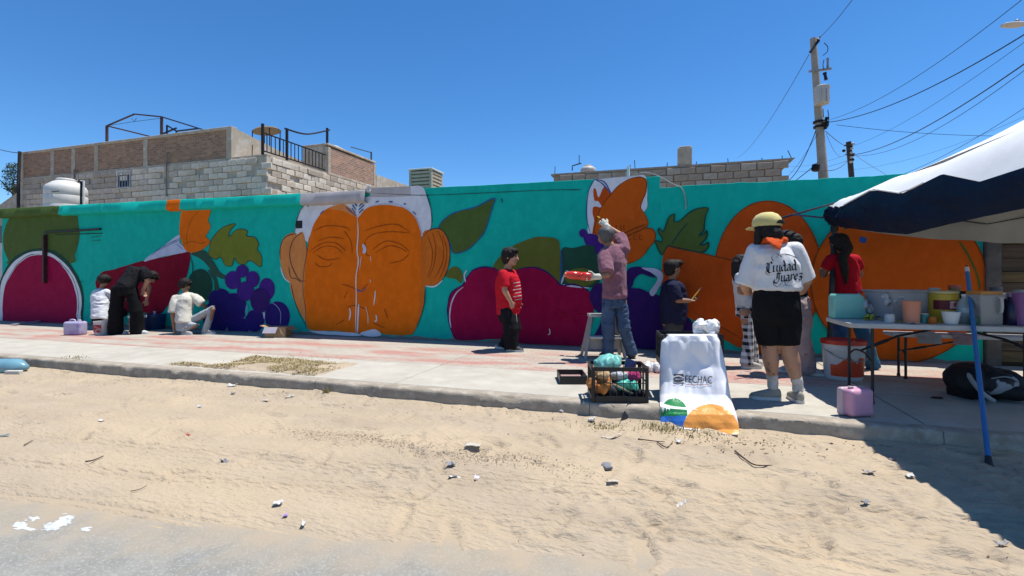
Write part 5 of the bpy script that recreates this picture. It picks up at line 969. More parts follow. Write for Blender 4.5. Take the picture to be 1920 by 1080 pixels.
nib('flourish', [spl for spl in [[(v.x, v.y) for v in spline([Vector((x,y,0)) for x,y in L], False, 6)] for L in ([(1437,507),(1436,512),(1442,516),(1450,514)], [(1452,524),(1450,532),(1458,538),(1464,531)], [(1445,486),(1456,480),(1470,476),(1486,480),(1494,484)], [(1455,484),(1463,478),(1480,477)], [(1460,538),(1468,528),(1480,522),(1494,522)], [(1464,537),(1474,534),(1478,528),(1472,528),(1474,535),(1486,535),(1494,527)], [(1450,490),(1447,482),(1456,476),(1466,482)])]], 1.1, 30)

# ---- girl in red with the long ponytail
P = Pose(6.0); H = 1.66; f = (FV*.96-RV*.2).normalized(); s = f.cross(UP).normalized()
root = thing('person', 'girl in red t-shirt with long black ponytail behind the canopy leg', 'person', tuple(at_d(1605, 694, 6.0)), 'people painting the mural')
skin = SK['dark']; g = G(); hc = P(1572,457); pel, che, nek = P(1590,556), P(1585,500), P(1579,478)
torso(g, pel, che, nek, s, .14, .10, .165); head(g, hc, f, .235); g.cap(nek, hc-UP*.05, .05,.05)
shL, elL, wrL = P(1558,488), P(1543,516,.08), P(1552,512,.30); shR, elR, wrR = P(1602,488), P(1612,515,.1), P(1603,505,.34)
limb_up(g, shL, elL, wrL, H); limb_up(g, shR, elR, wrR, H); hand(g, wrL, FV+UP*.3, -RV, .165, .5, 1); hand(g, wrR, FV+UP*.3, RV, .165, .5, -1)
hL, kL, aL = P(1580,562), P(1577,622), P(1574,684,.05); hR, kR, aR = P(1602,562), P(1617,622,-.02), P(1636,684,.08)
limb_lo(g, hL, kL, aL, H); limb_lo(g, hR, kR, aR, H); blob('body', g, skin, root, .009, 3); face_parts(root, hc, f, .235)
hair_cap(root, hc, f, .235, extra=lambda g: g.chain([hc-f*.08+UP*.03, hc-f*.14-UP*.06, P(1580,484,-.14), P(1584,510,-.14), P(1586,532,-.12)], [.06,.05,.05,.042,.012]), wr=.004)
g = G(); torso(g, pel+UP*.06, che, nek, s, .15, .11, .17, grow=.012, low=.10); g.chain([nek-UP*.045, shL], [.065,.072]); g.chain([nek-UP*.045, shR], [.065,.072]); g.hem([shL, shL.lerp(elL,.4)], [.074,.07]); g.hem([shR, shR.lerp(elR,.4)], [.074,.07]); blob('t_shirt', g, cloth('red tee', (.42,.008,.02)), root, .011, 3, .007, 10, seed=43)
g = G(); g.loft([(pel-UP*.12, s*.165, f*.125), (pel, s*.165, f*.125), (pel+UP*.1, s*.14, f*.11)], 14); g.hem([hL,kL,aL], [.105,.085,.08]); g.hem([hR,kR,aR], [.105,.085,.08]); blob('trousers', g, mat('cloth teal tie-dye', (.02,.16,.24), (.03,.05,.16), .85, 6), root, .011, 3, .010, 9, seed=47)
shoe(root, aL, f, .25, m_sn, m_sole); shoe(root, aR, (f*.6+RV*.5), .25, m_sn, m_sole)

# ---- crouching person in white, far left
P = Pose(10.7); f = (FV*.95+RV*.3).normalized(); s = f.cross(UP).normalized(); H = 1.6
root = thing('person', 'person in white t-shirt crouching before the wall behind the bending figure', 'person', tuple(at_d(190, 617.8, 10.7)), 'people painting the mural')
skin = SK['tan']; g = G(); hc = P(196,527,.12); hf = (f-UP*.55).normalized(); pel, che, nek = P(188,598,-.05), P(188,558,.08), P(191,541,.13)
torso(g, pel, che, nek, s, .15, .11, .18); head(g, hc, hf, .225, (UP+f*.5).normalized()); g.cap(nek, hc-UP*.03, .05,.05)
for k in (-1, 1):
    a1 = nek-UP*.09+s*.17*k; e1 = a1+f*.22-UP*.20+s*.04*k; w1 = e1+f*.2+UP*.02-s*.05*k; limb_up(g, a1, e1, w1, H); hand(g, w1, f, -UP, .16, .6, k)
    h1 = pel+s*.09*k; k1 = h1+f*.36+UP*.12+s*.10*k; an = Vector((h1.x,h1.y,.085))+f*.05+s*.06*k; limb_lo(g, h1, k1, an, H)
    if k == -1: hL, kL, aL = h1, k1, an
    else: hR, kR, aR = h1, k1, an
blob('body', g, skin, root, .011, 3); face_parts(root, hc, hf, .225, (UP+f*.5).normalized()); hair_cap(root, hc, hf, .225, up=(UP+f*.5).normalized(), extra=lambda g: g.ell(hc-f*.02+UP*.05, .13,.13,.11), wr=.012)
g = G(); torso(g, pel+UP*.02, che, nek, s, .17, .13, .185, grow=.02, low=.05)
for k in (-1,1): a1 = nek-UP*.09+s*.16*k; g.chain([nek-UP*.05, a1], [.065,.072]); g.hem([a1, a1+f*.14-UP*.13], [.085,.08])
blob('t_shirt', g, cloth('white cotton', (.64,.64,.66), .93), root, .012, 3, .014, 8, (1,1,1.8), 53)
g = G(); g.loft([(pel-UP*.12, s*.17, f*.13), (pel+UP*.03, s*.17, f*.13)], 14); g.hem([hL,kL], [.10,.085]); g.hem([hR,kR], [.10,.085]); blob('shorts', g, cloth('black shorts', (.01,.01,.011)), root, .012, 3, .006, 9)
shoe(root, aL, f, .26, m_sn, m_sole); shoe(root, aR, f, .26, m_sn, m_sole)

# ---- bending person in black
P = Pose(9.75); f = (RV*.62+FV*.78).normalized(); s = f.cross(UP).normalized(); H = 1.72
root = thing('person', 'person in black t-shirt and trousers bending over the paint buckets', 'person', tuple(at_d(240, 627.3, 9.75)), 'people painting the mural')
skin = SK['light']; g = G(); pel, che, nek = P(234,538), P(257,508,.25), P(272,508,.42); hc = P(284,520,.55); hf = (f*.5-UP*.85).normalized(); hu = (f+UP*.3).normalized()
torso(g, pel, che, nek, s, .16, .13, .20); head(g, hc, hf, .235, hu); g.cap(nek, hc, .055,.055)
sN = P(272,509,.16); eN = P(277,527,.16); wN = P(268,545,.25); sF = P(268,506,.5); eF = P(280,540,.6); wF = P(275,562,.62)
limb_up(g, sN, eN, wN, H, 1.2); limb_up(g, sF, eF, wF, H); hand(g, wN, -UP+f*.3, s, .175, .6, 1); hand(g, wF, -UP, -s, .175, .6, -1)
hL, kL, aL = P(222,543,-.05), P(217,583,-.03), P(217,619,.02); hR, kR, aR = P(247,545,.05), P(256,583,.05), P(258,618,.1)
limb_lo(g, hL, kL, aL, H); limb_lo(g, hR, kR, aR, H); blob('body', g, skin, root, .010, 3); face_parts(root, hc, hf, .235, hu); hair_cap(root, hc, hf, .235, up=hu)
g = G(); torso(g, pel+(che-pel)*.05, che, nek, s, .175, .145, .21, grow=.018, low=.10); g.chain([nek-UP*.045, sN], [.065,.072]); g.chain([nek-UP*.045, sF], [.065,.072]); g.hem([sN, sN.lerp(eN,.55)], [.095,.09]); g.hem([sF, sF.lerp(eF,.5)], [.09,.09]); blob('t_shirt', g, cloth('black tee', (.013,.013,.015)), root, .012, 3, .013, 8, (1.4,1.4,1), 59)
t_ = Vector((0,0,1)); g = G(); g.loft([(pel-UP*.16, s*.19, f*.14), (pel, s*.19, f*.155), (pel+UP*.05+f*.03, s*.17, f*.14)], 16); g.hem([hL,kL,aL-UP*.02], [.125,.115,.12]); g.hem([hR,kR,aR-UP*.02], [.125,.115,.12]); blob('wide_trousers', g, cloth('black trousers', (.008,.008,.009)), root, .012, 3, .014, 8, (1,1,.7), 61)
m_wsn = mat('white sneaker', (.6,.6,.58), None, .6); shoe(root, aL, (f+RV*.2), .27, m_wsn, m_sole); shoe(root, aR, RV, .28, m_wsn, m_sole)

# ---- squatting person in cream
P = Pose(9.85); f = (RV*.75+FV*.66).normalized(); s = f.cross(UP).normalized(); H = 1.66
root = thing('person', 'person in cream t-shirt and grey trousers squatting beside the painted grapes', 'person', tuple(at_d(360, 626.2, 9.85)), 'people painting the mural')
skin = SK['tan']; g = G(); hc = P(347,534,.12); hf = (FV*.7+RV*.55-UP*.45).normalized(); hu = (UP+f*.4).normalized(); pel, che, nek = P(345,607,-.05), P(346,570,.05), P(348,550,.1)
torso(g, pel, che, nek, s, .16, .12, .195); head(g, hc, hf, .235, hu); g.cap(nek, hc, .052,.052)
sL, eL, wL = P(329,560,.0), P(324,590,-.08), P(327,618,-.06); sR, eR, wR = P(366,558,.1), P(377,568,.12), P(391,580,.3)
limb_up(g, sL, eL, wL, H, 1.05); limb_up(g, sR, eR, wR, H, 1.05); hand(g, wL, -UP, f, .17, .5, 1); hand(g, wR, FV+RV*.4, -UP, .17, .7, -1)
hL, kL, aL = P(340,608,-.08), P(366,610,-.05), P(346,620,-.1); hR, kR, aR = P(352,606,.05), P(398,580,-.02), P(386,618,.0)
aL.z = .09; limb_lo(g, hL, kL, aL, H); limb_lo(g, hR, kR, aR, H); blob('body', g, skin, root, .010, 3); face_parts(root, hc, hf, .235, hu); hair_cap(root, hc, hf, .235, up=hu, wr=.008)
g = G(); torso(g, pel+UP*.05, che, nek, s, .165, .13, .20, grow=.016, low=.06); g.chain([nek-UP*.045, sL], [.065,.072]); g.chain([nek-UP*.045, sR], [.065,.072]); g.hem([sL, sL.lerp(eL,.75)], [.085,.088]); g.hem([sR, sR.lerp(eR,.9)], [.085,.088]); blob('t_shirt', g, cloth('cream tee', (.60,.565,.47), .93), root, .012, 3, .014, 8, (1.3,1.3,.8), 67)
g = G(); g.loft([(pel-UP*.13, s*.17, f*.14), (pel+UP*.06, s*.165, f*.13)], 14); g.hem([hL,kL,aL], [.115,.09,.07]); g.hem([hR,kR,aR-UP*.01], [.115,.088,.072]); blob('trousers', g, cloth('grey blue trousers', (.36,.39,.40), .85), root, .011, 3, .011, 10, seed=71)
m_gsn = mat('grey sneaker', (.24,.235,.23), (.36,.35,.34), .65, 14); shoe(root, aR, (RV*.95-FV*.1), .29, m_gsn, m_sole); shoe(root, aL, (RV*.8-FV*.3), .27, m_gsn, m_sole)
# ================================================================== THINGS ON THE PAVEMENT
def plast(name, c, rough=.4, var=.9, **k): return mat('plastic '+name, c, tuple(x*var for x in c), rough, 6, spec=.45, **k)
def rbox(name, c, h, m, parent, r=.02, seg=3, rz=0, ax=None):
    g = G(); g.box(c, h, rz, ax); return g.build(name, m, parent, bevel=r, seg=seg, sharp=40)
m_grey = plast('grey stool', (.34,.32,.29), .5); m_blk = plast('black crate', (.014,.014,.015), .45)
# ---- step stool
st = thing('step_stool', 'grey plastic two-step stool behind the man in jeans', 'stool', tuple(at_d(1131, 672, 6.97)))
c0 = at_d(1131, 672, 7.05); sx_ = RV; fy_ = FV
def sp(x, y, z): return Vector((c0.x,c0.y,0))+sx_*x+fy_*y+UP*z
for k in (-1, 1):
    g = G(); n = 14
    # A-shaped side panel with an arch cut out of its foot
    out = [(-.20,0),(-.05,.58),(.10,.58),(.25,0),(.17,0),(.13,.10),(.02,.16),(-.09,.10),(-.13,0)]
    V = [sp(k*(.30-.10*z/.58), y, z) for y, z in out]+[sp(k*(.265-.10*z/.58), y, z) for y, z in out]; m_ = len(out); tri = tessellate_polygon([[Vector((y,z,0)) for y, z in out]])
    g.add(V, [tuple(t) for t in tri]+[tuple(i+m_ for i in reversed(t)) for t in tri]+[(i,(i+1)%m_,m_+(i+1)%m_,m_+i) for i in range(m_)]); o = g.build('side_panel', m_grey, st, sharp=25)
    bm = bmesh.new(); bm.from_mesh(o.data); bmesh.ops.recalc_face_normals(bm, faces=bm.faces); bm.to_mesh(o.data); bm.free()
rbox('top_step', sp(0,.025,.60), (.215,.10,.022), plast('pale tread', (.46,.44,.40), .5), st, .012, ax=(sx_,fy_,UP)); rbox('lower_step', sp(0,-.15,.30), (.22,.09,.018), MATS['plastic pale tread'], st, .012, ax=(sx_,fy_,UP)); rbox('riser', sp(0,-.10,.20), (.222,.012,.08), m_grey, st, .004, ax=(sx_,fy_,UP)); rbox('back_brace', sp(0,.2,.22), (.23,.012,.03), m_grey, st, .004, ax=(sx_,fy_,UP))
# ---- crates
def crate(label, c, ux, w, d, h, z0, nbar, name='plastic_crate', lattice=False):
    uy = Vector((-ux.y, ux.x, 0)); t = thing(name, label, 'crate', (c.x, c.y, z0)); Q = lambda x, y, z: Vector((c.x,c.y,z0))+ux*x+uy*y+UP*z
    for i in (-1,1):
        for j in (-1,1): g = G(); g.bar(Q(i*(w/2-.016), j*(d/2-.016), 0), Q(i*(w/2-.016), j*(d/2-.016), h), .032); g.build('corner_post', m_blk, t, bevel=.004)
    for z, th in ((h-.018,.036),(.03,.06)):
        for j in (-1,1): g = G(); g.bar(Q(-w/2+.033, j*(d/2-.008), z), Q(w/2-.033, j*(d/2-.008), z), .016, th, ref=UP); o = g.build('rim', m_blk, t)
        for i in (-1,1): g = G(); g.bar(Q(i*(w/2-.008), -d/2+.033, z), Q(i*(w/2-.008), d/2-.033, z), .016, th, ref=UP); g.build('rim', m_blk, t)
    g = G(); g.box(Q(0,0,.008), (w/2-.034, d/2-.034, .006), ax=(ux,uy,UP)); g.build('floor', m_blk, t)
    for j in (-1,1):
        for k in range(nbar): x = -w/2+.05+(w-.1)*k/(nbar-1); g = G(); g.bar(Q(x, j*(d/2-.007), .06), Q(x, j*(d/2-.007), h-.036), .007); g.build('bar', m_blk, t)
    for i in (-1,1):
        for k in range(max(4,int(nbar*d/w))): n_ = max(4,int(nbar*d/w)); y = -d/2+.05+(d-.1)*k/(n_-1); g = G(); g.bar(Q(i*(w/2-.007), y, .06), Q(i*(w/2-.007), y, h-.036), .012 if lattice else .007); g.build('bar', m_blk, t)
    zs = [.13,.2,.27] if lattice else [h*.55]
    for z in zs:
        if z < h-.05:
            for i in (-1,1): g = G(); g.bar(Q(i*(w/2-.0075), -d/2+.033, z), Q(i*(w/2-.0075), d/2-.033, z), .008, .012); g.build('cross_bar', m_blk, t)
            for j in (-1,1): g = G(); g.bar(Q(-w/2+.033, j*(d/2-.0075), z), Q(w/2-.033, j*(d/2-.0075), z), .008, .006); g.build('cross_bar', m_blk, t)
    return t, Q
ucr = (RV+FV*-.05).normalized(); cc = at_d(1157, 745, 4.62); ct, Q = crate('open black crate of rags and bottles at the kerb edge', Vector((cc.x,cc.y,0)), ucr, .52, .36, .325, 0.0, 8)
def rag(label, c, r, m, name='rag', seed=1, cat='rag', flat=.7):
    t = thing(name, label, cat, tuple(c)); g = G(); rr = random.Random(seed)
    for i in range(5): g.ell(c+Vector((rr.uniform(-.6,.6)*r, rr.uniform(-.6,.6)*r, rr.uniform(-.2,.2)*r)), r*rr.uniform(.5,.8), r*rr.uniform(.4,.8), r*flat*rr.uniform(.5,.8))
    blob('cloth', g, m, t, r*.08, 0, r*.42, 1.5/r, seed=seed); return t
cm = lambda n, c: cloth(n, c, .8)
rag('mint green plastic tub lid lying on top of the rag crate', Q(-.06,.10,.31), .10, plast('mint', (.20,.52,.44), .35), 'tub', 3, 'tub', .5)
rag('crumpled orange rag pressed against the left crate bars', Q(-.17,-.09,.14), .085, cm('orange rag', (.48,.20,.06)), seed=5); rag('tan paper bag at the lower left of the rag crate', Q(-.16,-.06,.23), .07, cm('tan rag', (.50,.34,.18)), 'paper_bag', 6, 'bag')
rag('turquoise crumpled plastic bag low inside the rag crate', Q(.08,-.08,.15), .085, plast('turquoise bag', (.08,.45,.36), .35), 'plastic_bag', 8, 'bag'); rag('grey crumpled film in the middle of the rag crate', Q(.0,.02,.22), .08, plast('grey film', (.40,.42,.44), .3), 'plastic_film', 9, 'film')
rag('magenta cloth scrap near the right crate bars', Q(.14,-.02,.22), .05, cm('magenta rag', (.45,.05,.17)), 'cloth_scrap', 10, 'cloth'); rag('olive paper sack at the right end of the rag crate', Q(.2,.05,.2), .07, cm('olive sack', (.26,.23,.11)), 'paper_sack', 12, 'sack'); rag('dark rags covering the floor of the crate', Q(0,.05,.07), .15, cm('dark rag', (.05,.05,.06)), 'rag_heap', 13, 'rags', .4)
bc = Q(.13,.06,.30); t = thing('blue_cup', 'dark blue plastic cup tilted on top of the rag crate', 'cup', tuple(bc)); g = G(); g.lathe(bc, [(.045,-.05),(.055,.04),(.058,.055),(.05,.055),(.042,-.03)], 20, ax=Vector((.3,.1,1))); g.build('cup_body', plast('dark blue', (.02,.05,.17), .35), t)
t = thing('stir_stick', 'pale wooden stick lying slanted inside the rag crate', 'stick', tuple(Q(.05,-.12,.1))); g = G(); g.bar(Q(-.12,-.14,.19), Q(.12,-.13,.08), .022, .012); g.build('stick', mat('pale wood', (.5,.38,.24), None, .7), t)
cc2 = at_y(1291, 640, 5.06); crate('black lattice crate stacked behind the printed white bag', Vector((cc2.x,cc2.y,0)), (RV*.9+Vector((1,0,0))).normalized(), .575, .36, .30, .305, 12, lattice=True)
crate('lower black crate hidden under the stacked one behind the bag', Vector((cc2.x+.02,cc2.y+.02,0)), (RV*.9+Vector((1,0,0))).normalized(), .50, .34, .30, 0.0, 8)
# strip of cardboard leaning off the kerb
a, b2 = at_d(1182,757,4.40), at_z(1166,796,-.15); g = G(); g.bar(a, b2, .05, .006, ref=FV); tag(g.build('plastic_strap', m_blk, None, origin=b2), 'short black strap hanging over the kerb below the rag crate', 'strap')
# ---- printed white bag draped over the crates
rows = [(631,1262,1340,4.93),(626.5,1251,1343,4.86),(629,1245,1346,4.81),(640,1240,1350,4.78),(665,1238,1356,4.76),(690,1237,1361,4.735),(715,1236.5,1365,4.695),(740,1236.5,1369,4.63),(755,1237,1373,4.56),(765,1237,1377,4.49),(776,1238,1381,4.43),(790,1239,1384,4.40),(803,1241,1386,4.38),(811,1246,1384,4.34)]
nr, nc = 90, 70; ry_ = np.linspace(0, len(rows)-1, nr); RWS = np.array(rows, float)
def bag_pt(u, v):
    k = v*(len(rows)-1); i = min(int(k), len(rows)-2); t = k-i; t = t*t*(3-2*t)*.35+t*.65; r = RWS[i]*(1-t)+RWS[i+1]*t
    px = r[1]+(r[2]-r[1])*u; e = 1-abs(2*u-1)**5
    fold = .030*float(fbm(u*2.6+v*2.2, v*3.4-u*1.5, 0, 91, 3))+.022*(1-2*abs(float(vn(u*2.6-v*3.4, v*2.4+u*2.0, 0, 95))))+.006*(1-2*abs(float(vn(u*8+v*5, v*9-u*4, 0, 96))))
    low = max(0, (v-.62)/.38); fold += low*(.055*math.sin(u*9+2*v)+.05*float(vn(u*6, v*9, 0, 97)))
    sag = .012*math.sin(math.pi*u)-.05*low*math.sin(math.pi*u)
    side = .06*(abs(2*u-1)**8); bl = min(1, max(0, (v-.40)/.32)); bl = 1-.75*bl*bl*(3-2*bl)
    p = at_y(px, r[0]+5*u*low, r[3]+fold*bl+sag*bl+side*(1-low)-.17*max(0,u-(1.02-.95*v))*bl); return p
P_ = np.array([[tuple(bag_pt(j/(nc-1), i/(nr-1))) for j in range(nc)] for i in range(nr)])
P_[:,:,2] = np.where(P_[:,:,1] < KERB_Y-.005, np.maximum(P_[:,:,2], SAND_Z+.06), np.maximum(P_[:,:,2], .012))
bag = thing('printed_bag', 'large white plastic bag printed with grey lettering and coloured circles over the kerb', 'bag', tuple(at_d(1310,800,4.2)))
m_bag = mat('white polythene', (.78,.77,.78), (.72,.71,.73), .38, 3, 6, .3, 9, .012, spec=.45)
bg_ = grid('bag_front', P_, m_bag, bag, thick=.002)
bvb = BVHTree.FromPolygons([Vector(p) for p in P_.reshape(-1,3)], [(i*nc+j, i*nc+j+1, (i+1)*nc+j+1, (i+1)*nc+j) for i in range(nr-1) for j in range(nc-1)])
def bag_uv(u, v, off=.003):
    fi, fj = v*(nr-1), u*(nc-1); i, j = min(int(fi), nr-2), min(int(fj), nc-2); a, b_ = fi-i, fj-j
    p = P_[i,j]*(1-a)*(1-b_)+P_[i+1,j]*a*(1-b_)+P_[i,j+1]*(1-a)*b_+P_[i+1,j+1]*a*b_; n_ = np.cross(P_[i,j+1]-P_[i,j], P_[i+1,j]-P_[i,j]); n_ = n_/max(1e-9, np.linalg.norm(n_)); 
    if n_ @ np.array([FX,FY,0]) > 0: n_ = -n_
    return Vector(p+n_*off)
def px2v(py):
    ys_ = RWS[2:,0]; k = np.interp(py, ys_, np.arange(2, len(rows))); i = int(min(k, len(rows)-2)); lo, hi = i/(len(rows)-1), (i+1)/(len(rows)-1)
    for _ in range(20):
        mid = (lo+hi)/2; kk = mid*(len(rows)-1); ii = min(int(kk), len(rows)-2); t = kk-ii; t = t*t*(3-2*t)*.35+t*.65; y = RWS[ii,0]*(1-t)+RWS[ii+1,0]*t
        if y < py: lo = mid
        else: hi = mid
    return (lo+hi)/2
def px2uv(px, py):
    v = px2v(py); l = np.interp(py, RWS[2:,0], RWS[2:,1]); r = np.interp(py, RWS[2:,0], RWS[2:,2]); return (px-l)/(r-l), v
def bag_region(name, inside, m, off):
    g = G(); st_ = 2; V = {}; fs = []; vs = []; NU, NV = 150, 150
    for i in range(NV):
        for j in range(NU):
            if inside((j+.5)/NU, (i+.5)/NV):
                f = []
                for (a, b_) in ((i,j),(i,j+1),(i+1,j+1),(i+1,j)):
                    if (a,b_) not in V: V[a,b_] = len(vs); vs.append(bag_uv(b_/NU, a/NV, off))
                    f.append(V[a,b_])
                fs.append(tuple(f))
    g.add(vs, fs); o = g.build(name, m, bag, sharp=None); o.data.polygons.foreach_set('use_smooth', [True]*len(o.data.polygons)); return o
def uvpx(u, v):
    kk = v*(len(rows)-1); ii = min(int(kk), len(rows)-2); t = kk-ii; t = t*t*(3-2*t)*.35+t*.65; r = RWS[ii]*(1-t)+RWS[ii+1]*t; return r[1]+(r[2]-r[1])*u, r[0]
inE = lambda x, y, cx, cy, rx, ry: ((x-cx)/rx)**2+((y-cy)/ry)**2 < 1
bp = lambda n, c: mat('bag print '+n, c, tuple(x*.9 for x in c), .35, 3, 6, .5, 11, .02, spec=.5)
def f_green(u, v): x, y = uvpx(u, v); return v > .3 and inE(x,y,1264,776,25,29) and y < 781-.05*(x-1238)
def f_blue(u, v): x, y = uvpx(u, v); return v > .3 and x < 1286 and y > 781-.05*(x-1238) and y < 803 and not inE(x,y,1333,806,53,48) and v < .99
def f_or(u, v): x, y = uvpx(u, v); return v > .3 and inE(x,y,1333,806,53,48) and v < .995
bag_region('green_circle', f_green, bp('green', (.02,.20,.06)), .0035); bag_region('blue_shape', f_blue, bp('blue', (.04,.17,.55)), .0035); bag_region('orange_circle', f_or, bp('orange', (.80,.32,.06)), .0035)
def bag_text(txt, x0, y0, x1, y1, name, m):
    cu = bpy.data.curves.new('t', 'FONT'); cu.body = txt; cu.size = 1; ob = bpy.data.objects.new('t', cu); C.objects.link(ob); dg = bpy.context.evaluated_depsgraph_get(); me = bpy.data.meshes.new_from_object(ob.evaluated_get(dg)); bpy.data.objects.remove(ob)
    bm = bmesh.new(); bm.from_mesh(me); bmesh.ops.triangulate(bm, faces=bm.faces)
    for _ in range(2): bmesh.ops.subdivide_edges(bm, edges=[e for e in bm.edges if e.calc_length() > .12], cuts=1, use_grid_fill=False)
    bmesh.ops.triangulate(bm, faces=bm.faces); xs_ = [v.co.x for v in bm.verts]; ys_ = [v.co.y for v in bm.verts]; ax_, bx_, ay_, by_ = min(xs_), max(xs_), min(ys_), max(ys_)
    for v in bm.verts:
        u_, v_ = px2uv(x0+(x1-x0)*(v.co.x-ax_)/(bx_-ax_), y1+(y0-y1)*(v.co.y-ay_)/(by_-ay_)+(v.co.x-ax_)/(bx_-ax_)*2); v.co = bag_uv(u_, v_, .008)
    bm.to_mesh(me); bm.free(); return link(name, me, m, bag)
m_ink = mat('grey ink', (.065,.065,.075), None, .6); bag_text('FECHAC', 1285, 704, 1336, 718, 'lettering', m_ink)
def f_logo(u, v):
    x, y = uvpx(u, v)
    if not (1263 < x < 1282 and 701.5 < y < 720.5): return False
    a, b_ = (x-1263)/19, (y-701.5)/19; w1 = .5+.32*math.sin((a-.5)*3.0)*-1
    return not (abs(b_-(.36-.18*math.sin(a*3.2))) < .055 or abs(b_-(.50+.0*a)) < .05 and .15 < a < .85 or abs(b_-(.66+.18*math.sin(a*3.2))) < .055)
def fine(name, fn, m, x0, x1, y0, y1, n=40):
    g = G()
    for i in range(n):
        for j in range(n):
            xa, xb, ya, yb = x0+(x1-x0)*j/n, x0+(x1-x0)*(j+1)/n, y0+(y1-y0)*i/n, y0+(y1-y0)*(i+1)/n; u_, v_ = px2uv((xa+xb)/2,(ya+yb)/2)
            if fn((xa+xb)/2, (ya+yb)/2): g.add([bag_uv(*px2uv(x,y), .008) for x,y in ((xa,ya),(xb,ya),(xb,yb),(xa,yb))], [(0,1,2,3)])
    return g.build(name, m, bag, sharp=None)
def f_logo2(x, y):
    a, b_ = (x-1263)/19, (y-701.5)/19
    return not (abs(b_-(.30-.16*math.sin(a*3.1))-.1*a) < .06 or abs(b_-(.5)) < .05 and .1 < a < .9 or abs(b_-(.72+.14*math.sin(a*3.1))+.1*a-.1) < .06)
fine('emblem', f_logo2, m_ink, 1263, 1282, 701.5, 720.5); fine('underline', lambda x, y: True, mat('red ink', (.35,.18,.18), None, .6), 1286, 1330, 721.5, 722.6, 12)
# crumpled thin white bag on top
def crumple(label, c, r, m, name, cat, seed, nlobe=9, up=1.0):
    t = thing(name, label, cat, tuple(c)); g = G(); rr = random.Random(seed)
    for i in range(nlobe):
        p = c+Vector((rr.uniform(-1,1)*r, rr.uniform(-.5,.5)*r, rr.uniform(0,1)*r*up)); d_ = Vector((rr.gauss(0,1), rr.gauss(0,1), rr.gauss(.3,.8))).normalized(); g.ell(p, r*rr.uniform(.12,.25), r*rr.uniform(.35,.6), r*rr.uniform(.25,.5), d_)
    blob('crumpled_film', g, m, t, r*.06, 0, r*.34, 1.9/r, seed=seed); return t
m_film = plast('white film', (.72,.72,.71), .3); m_film.node_tree.nodes['Principled BSDF'].inputs['Subsurface Weight'].default_value = .0
crumple('crumpled white bag poking up behind the printed bag', at_y(1322,630,4.98), .085, m_film, 'crumpled_bag', 'bag', 3, up=1.3); crumple('white crumpled wrapper on the pavement left of the printed bag', at_d(1222,692,5.9)*1.0, .10, m_film, 'crumpled_wrapper', 'wrapper', 5, up=.3)
# ---- paint tray
ta, tb, tcn, td_ = at_z(1046,727,.0), at_z(1097,727,.0), at_z(1098,702,.0), at_z(1046,702,.0); ctr = (ta+tb+tcn+td_)/4; tx = (tb-ta); wx_ = tx.length/2; tx.normalize(); ty = Vector((-tx.y,tx.x,0)); dy_ = .19
tr_ = thing('paint_tray', 'shallow black tray with pinkish paint left of the rag crate', 'tray', (ctr.x,ctr.y,0)); tq = lambda x, y, z: Vector((ctr.x,ctr.y,0))+tx*x+ty*y+UP*z
for (x, y, hx, hy) in ((0,-dy_,wx_,.006),(0,dy_,wx_,.006),(-wx_,0,.006,dy_-.007),(wx_,0,.006,dy_-.007)): g = G(); g.box(tq(x,y,.045), (hx,hy,.043), ax=(tx,ty,UP)); g.build('tray_wall', m_blk, tr_)
g = G(); g.box(tq(0,0,.02), (wx_-.008,dy_-.008,.012), ax=(tx,ty,UP)); g.build('paint', mat('pink grey paint', (.40,.24,.22), (.30,.20,.19), .5, 9, c3=(.35,.36,.10), scale3=5, lo3=.6, hi3=.7), tr_)
# ---- bottom left: jug, cans, tubs, box
def jug(label, c, w, d, h, m, name='plastic_jug', rz=0.0, capm=None, handle=True):
    t = thing(name, label, 'jug', tuple(c)); ux, uy = Vector((math.cos(rz),math.sin(rz),0)), Vector((-math.sin(rz),math.cos(rz),0)); g = G()
    g.loft([(c+UP*h*z, ux*w/2*k, uy*d/2*k) for z, k in ((.005,.93),(.03,1.06),(.2,1.10),(.62,1.10),(.75,1.06),(.86,.75),(.93,.42),(.96,.36))], 4, True)
    me_o = g.build('jug_body', m, t, bevel=min(w,d)*.16, seg=3, sharp=50); me_o.rotation_euler = (0,0,0)
    g = G(); g.lathe(c+UP*h*.955, [(w*.16,0),(w*.16,h*.07),(w*.13,h*.08)], 14); g.build('cap', capm or m, t)
    if handle: g = G(); g.tube(spline([c+UP*h*.92-ux*w*.1, c+UP*h*.98-ux*w*.3, c+UP*h*.86-ux*w*.5, c+UP*h*.68-ux*w*.45], False, 5), w*.06, 8); g.build('handle', m, t)
    return t
def canister(label, c, w, d, h, m, name, cat, rz, r=.03, extra=None):
    t = thing(name, label, cat, tuple(c)); ux, uy = Vector((math.cos(rz),math.sin(rz),0)), Vector((-math.sin(rz),math.cos(rz),0)); rbox('body', c+UP*h/2, (w/2,d/2,h/2), m, t, r, 4, ax=(ux,uy,UP)); return t, (lambda x, y, z: c+ux*x+uy*y+UP*z), (ux, uy)
c = at_z(133,629,0); t, q, ax_ = canister('pale lilac plastic canister on the pavement below the round magenta fruit', c+FV*.1, .34, .2, .27, plast('lilac', (.42,.38,.52), .3, c3=(.24,.18,.42), scale3=5), 'lilac_canister', 'canister', YAW, .05); g = G(); g.lathe(q(.08,0,.268), [(.03,0),(.03,.03),(.02,.035)], 12); g.build('cap', plast('white', (.6,.6,.6)), t); g = G(); g.tube(spline([q(-.12,0,.25),q(-.1,0,.30),q(-.02,0,.30),q(.0,0,.26)], False, 5), .014, 8); g.build('handle', MATS['plastic lilac'], t)
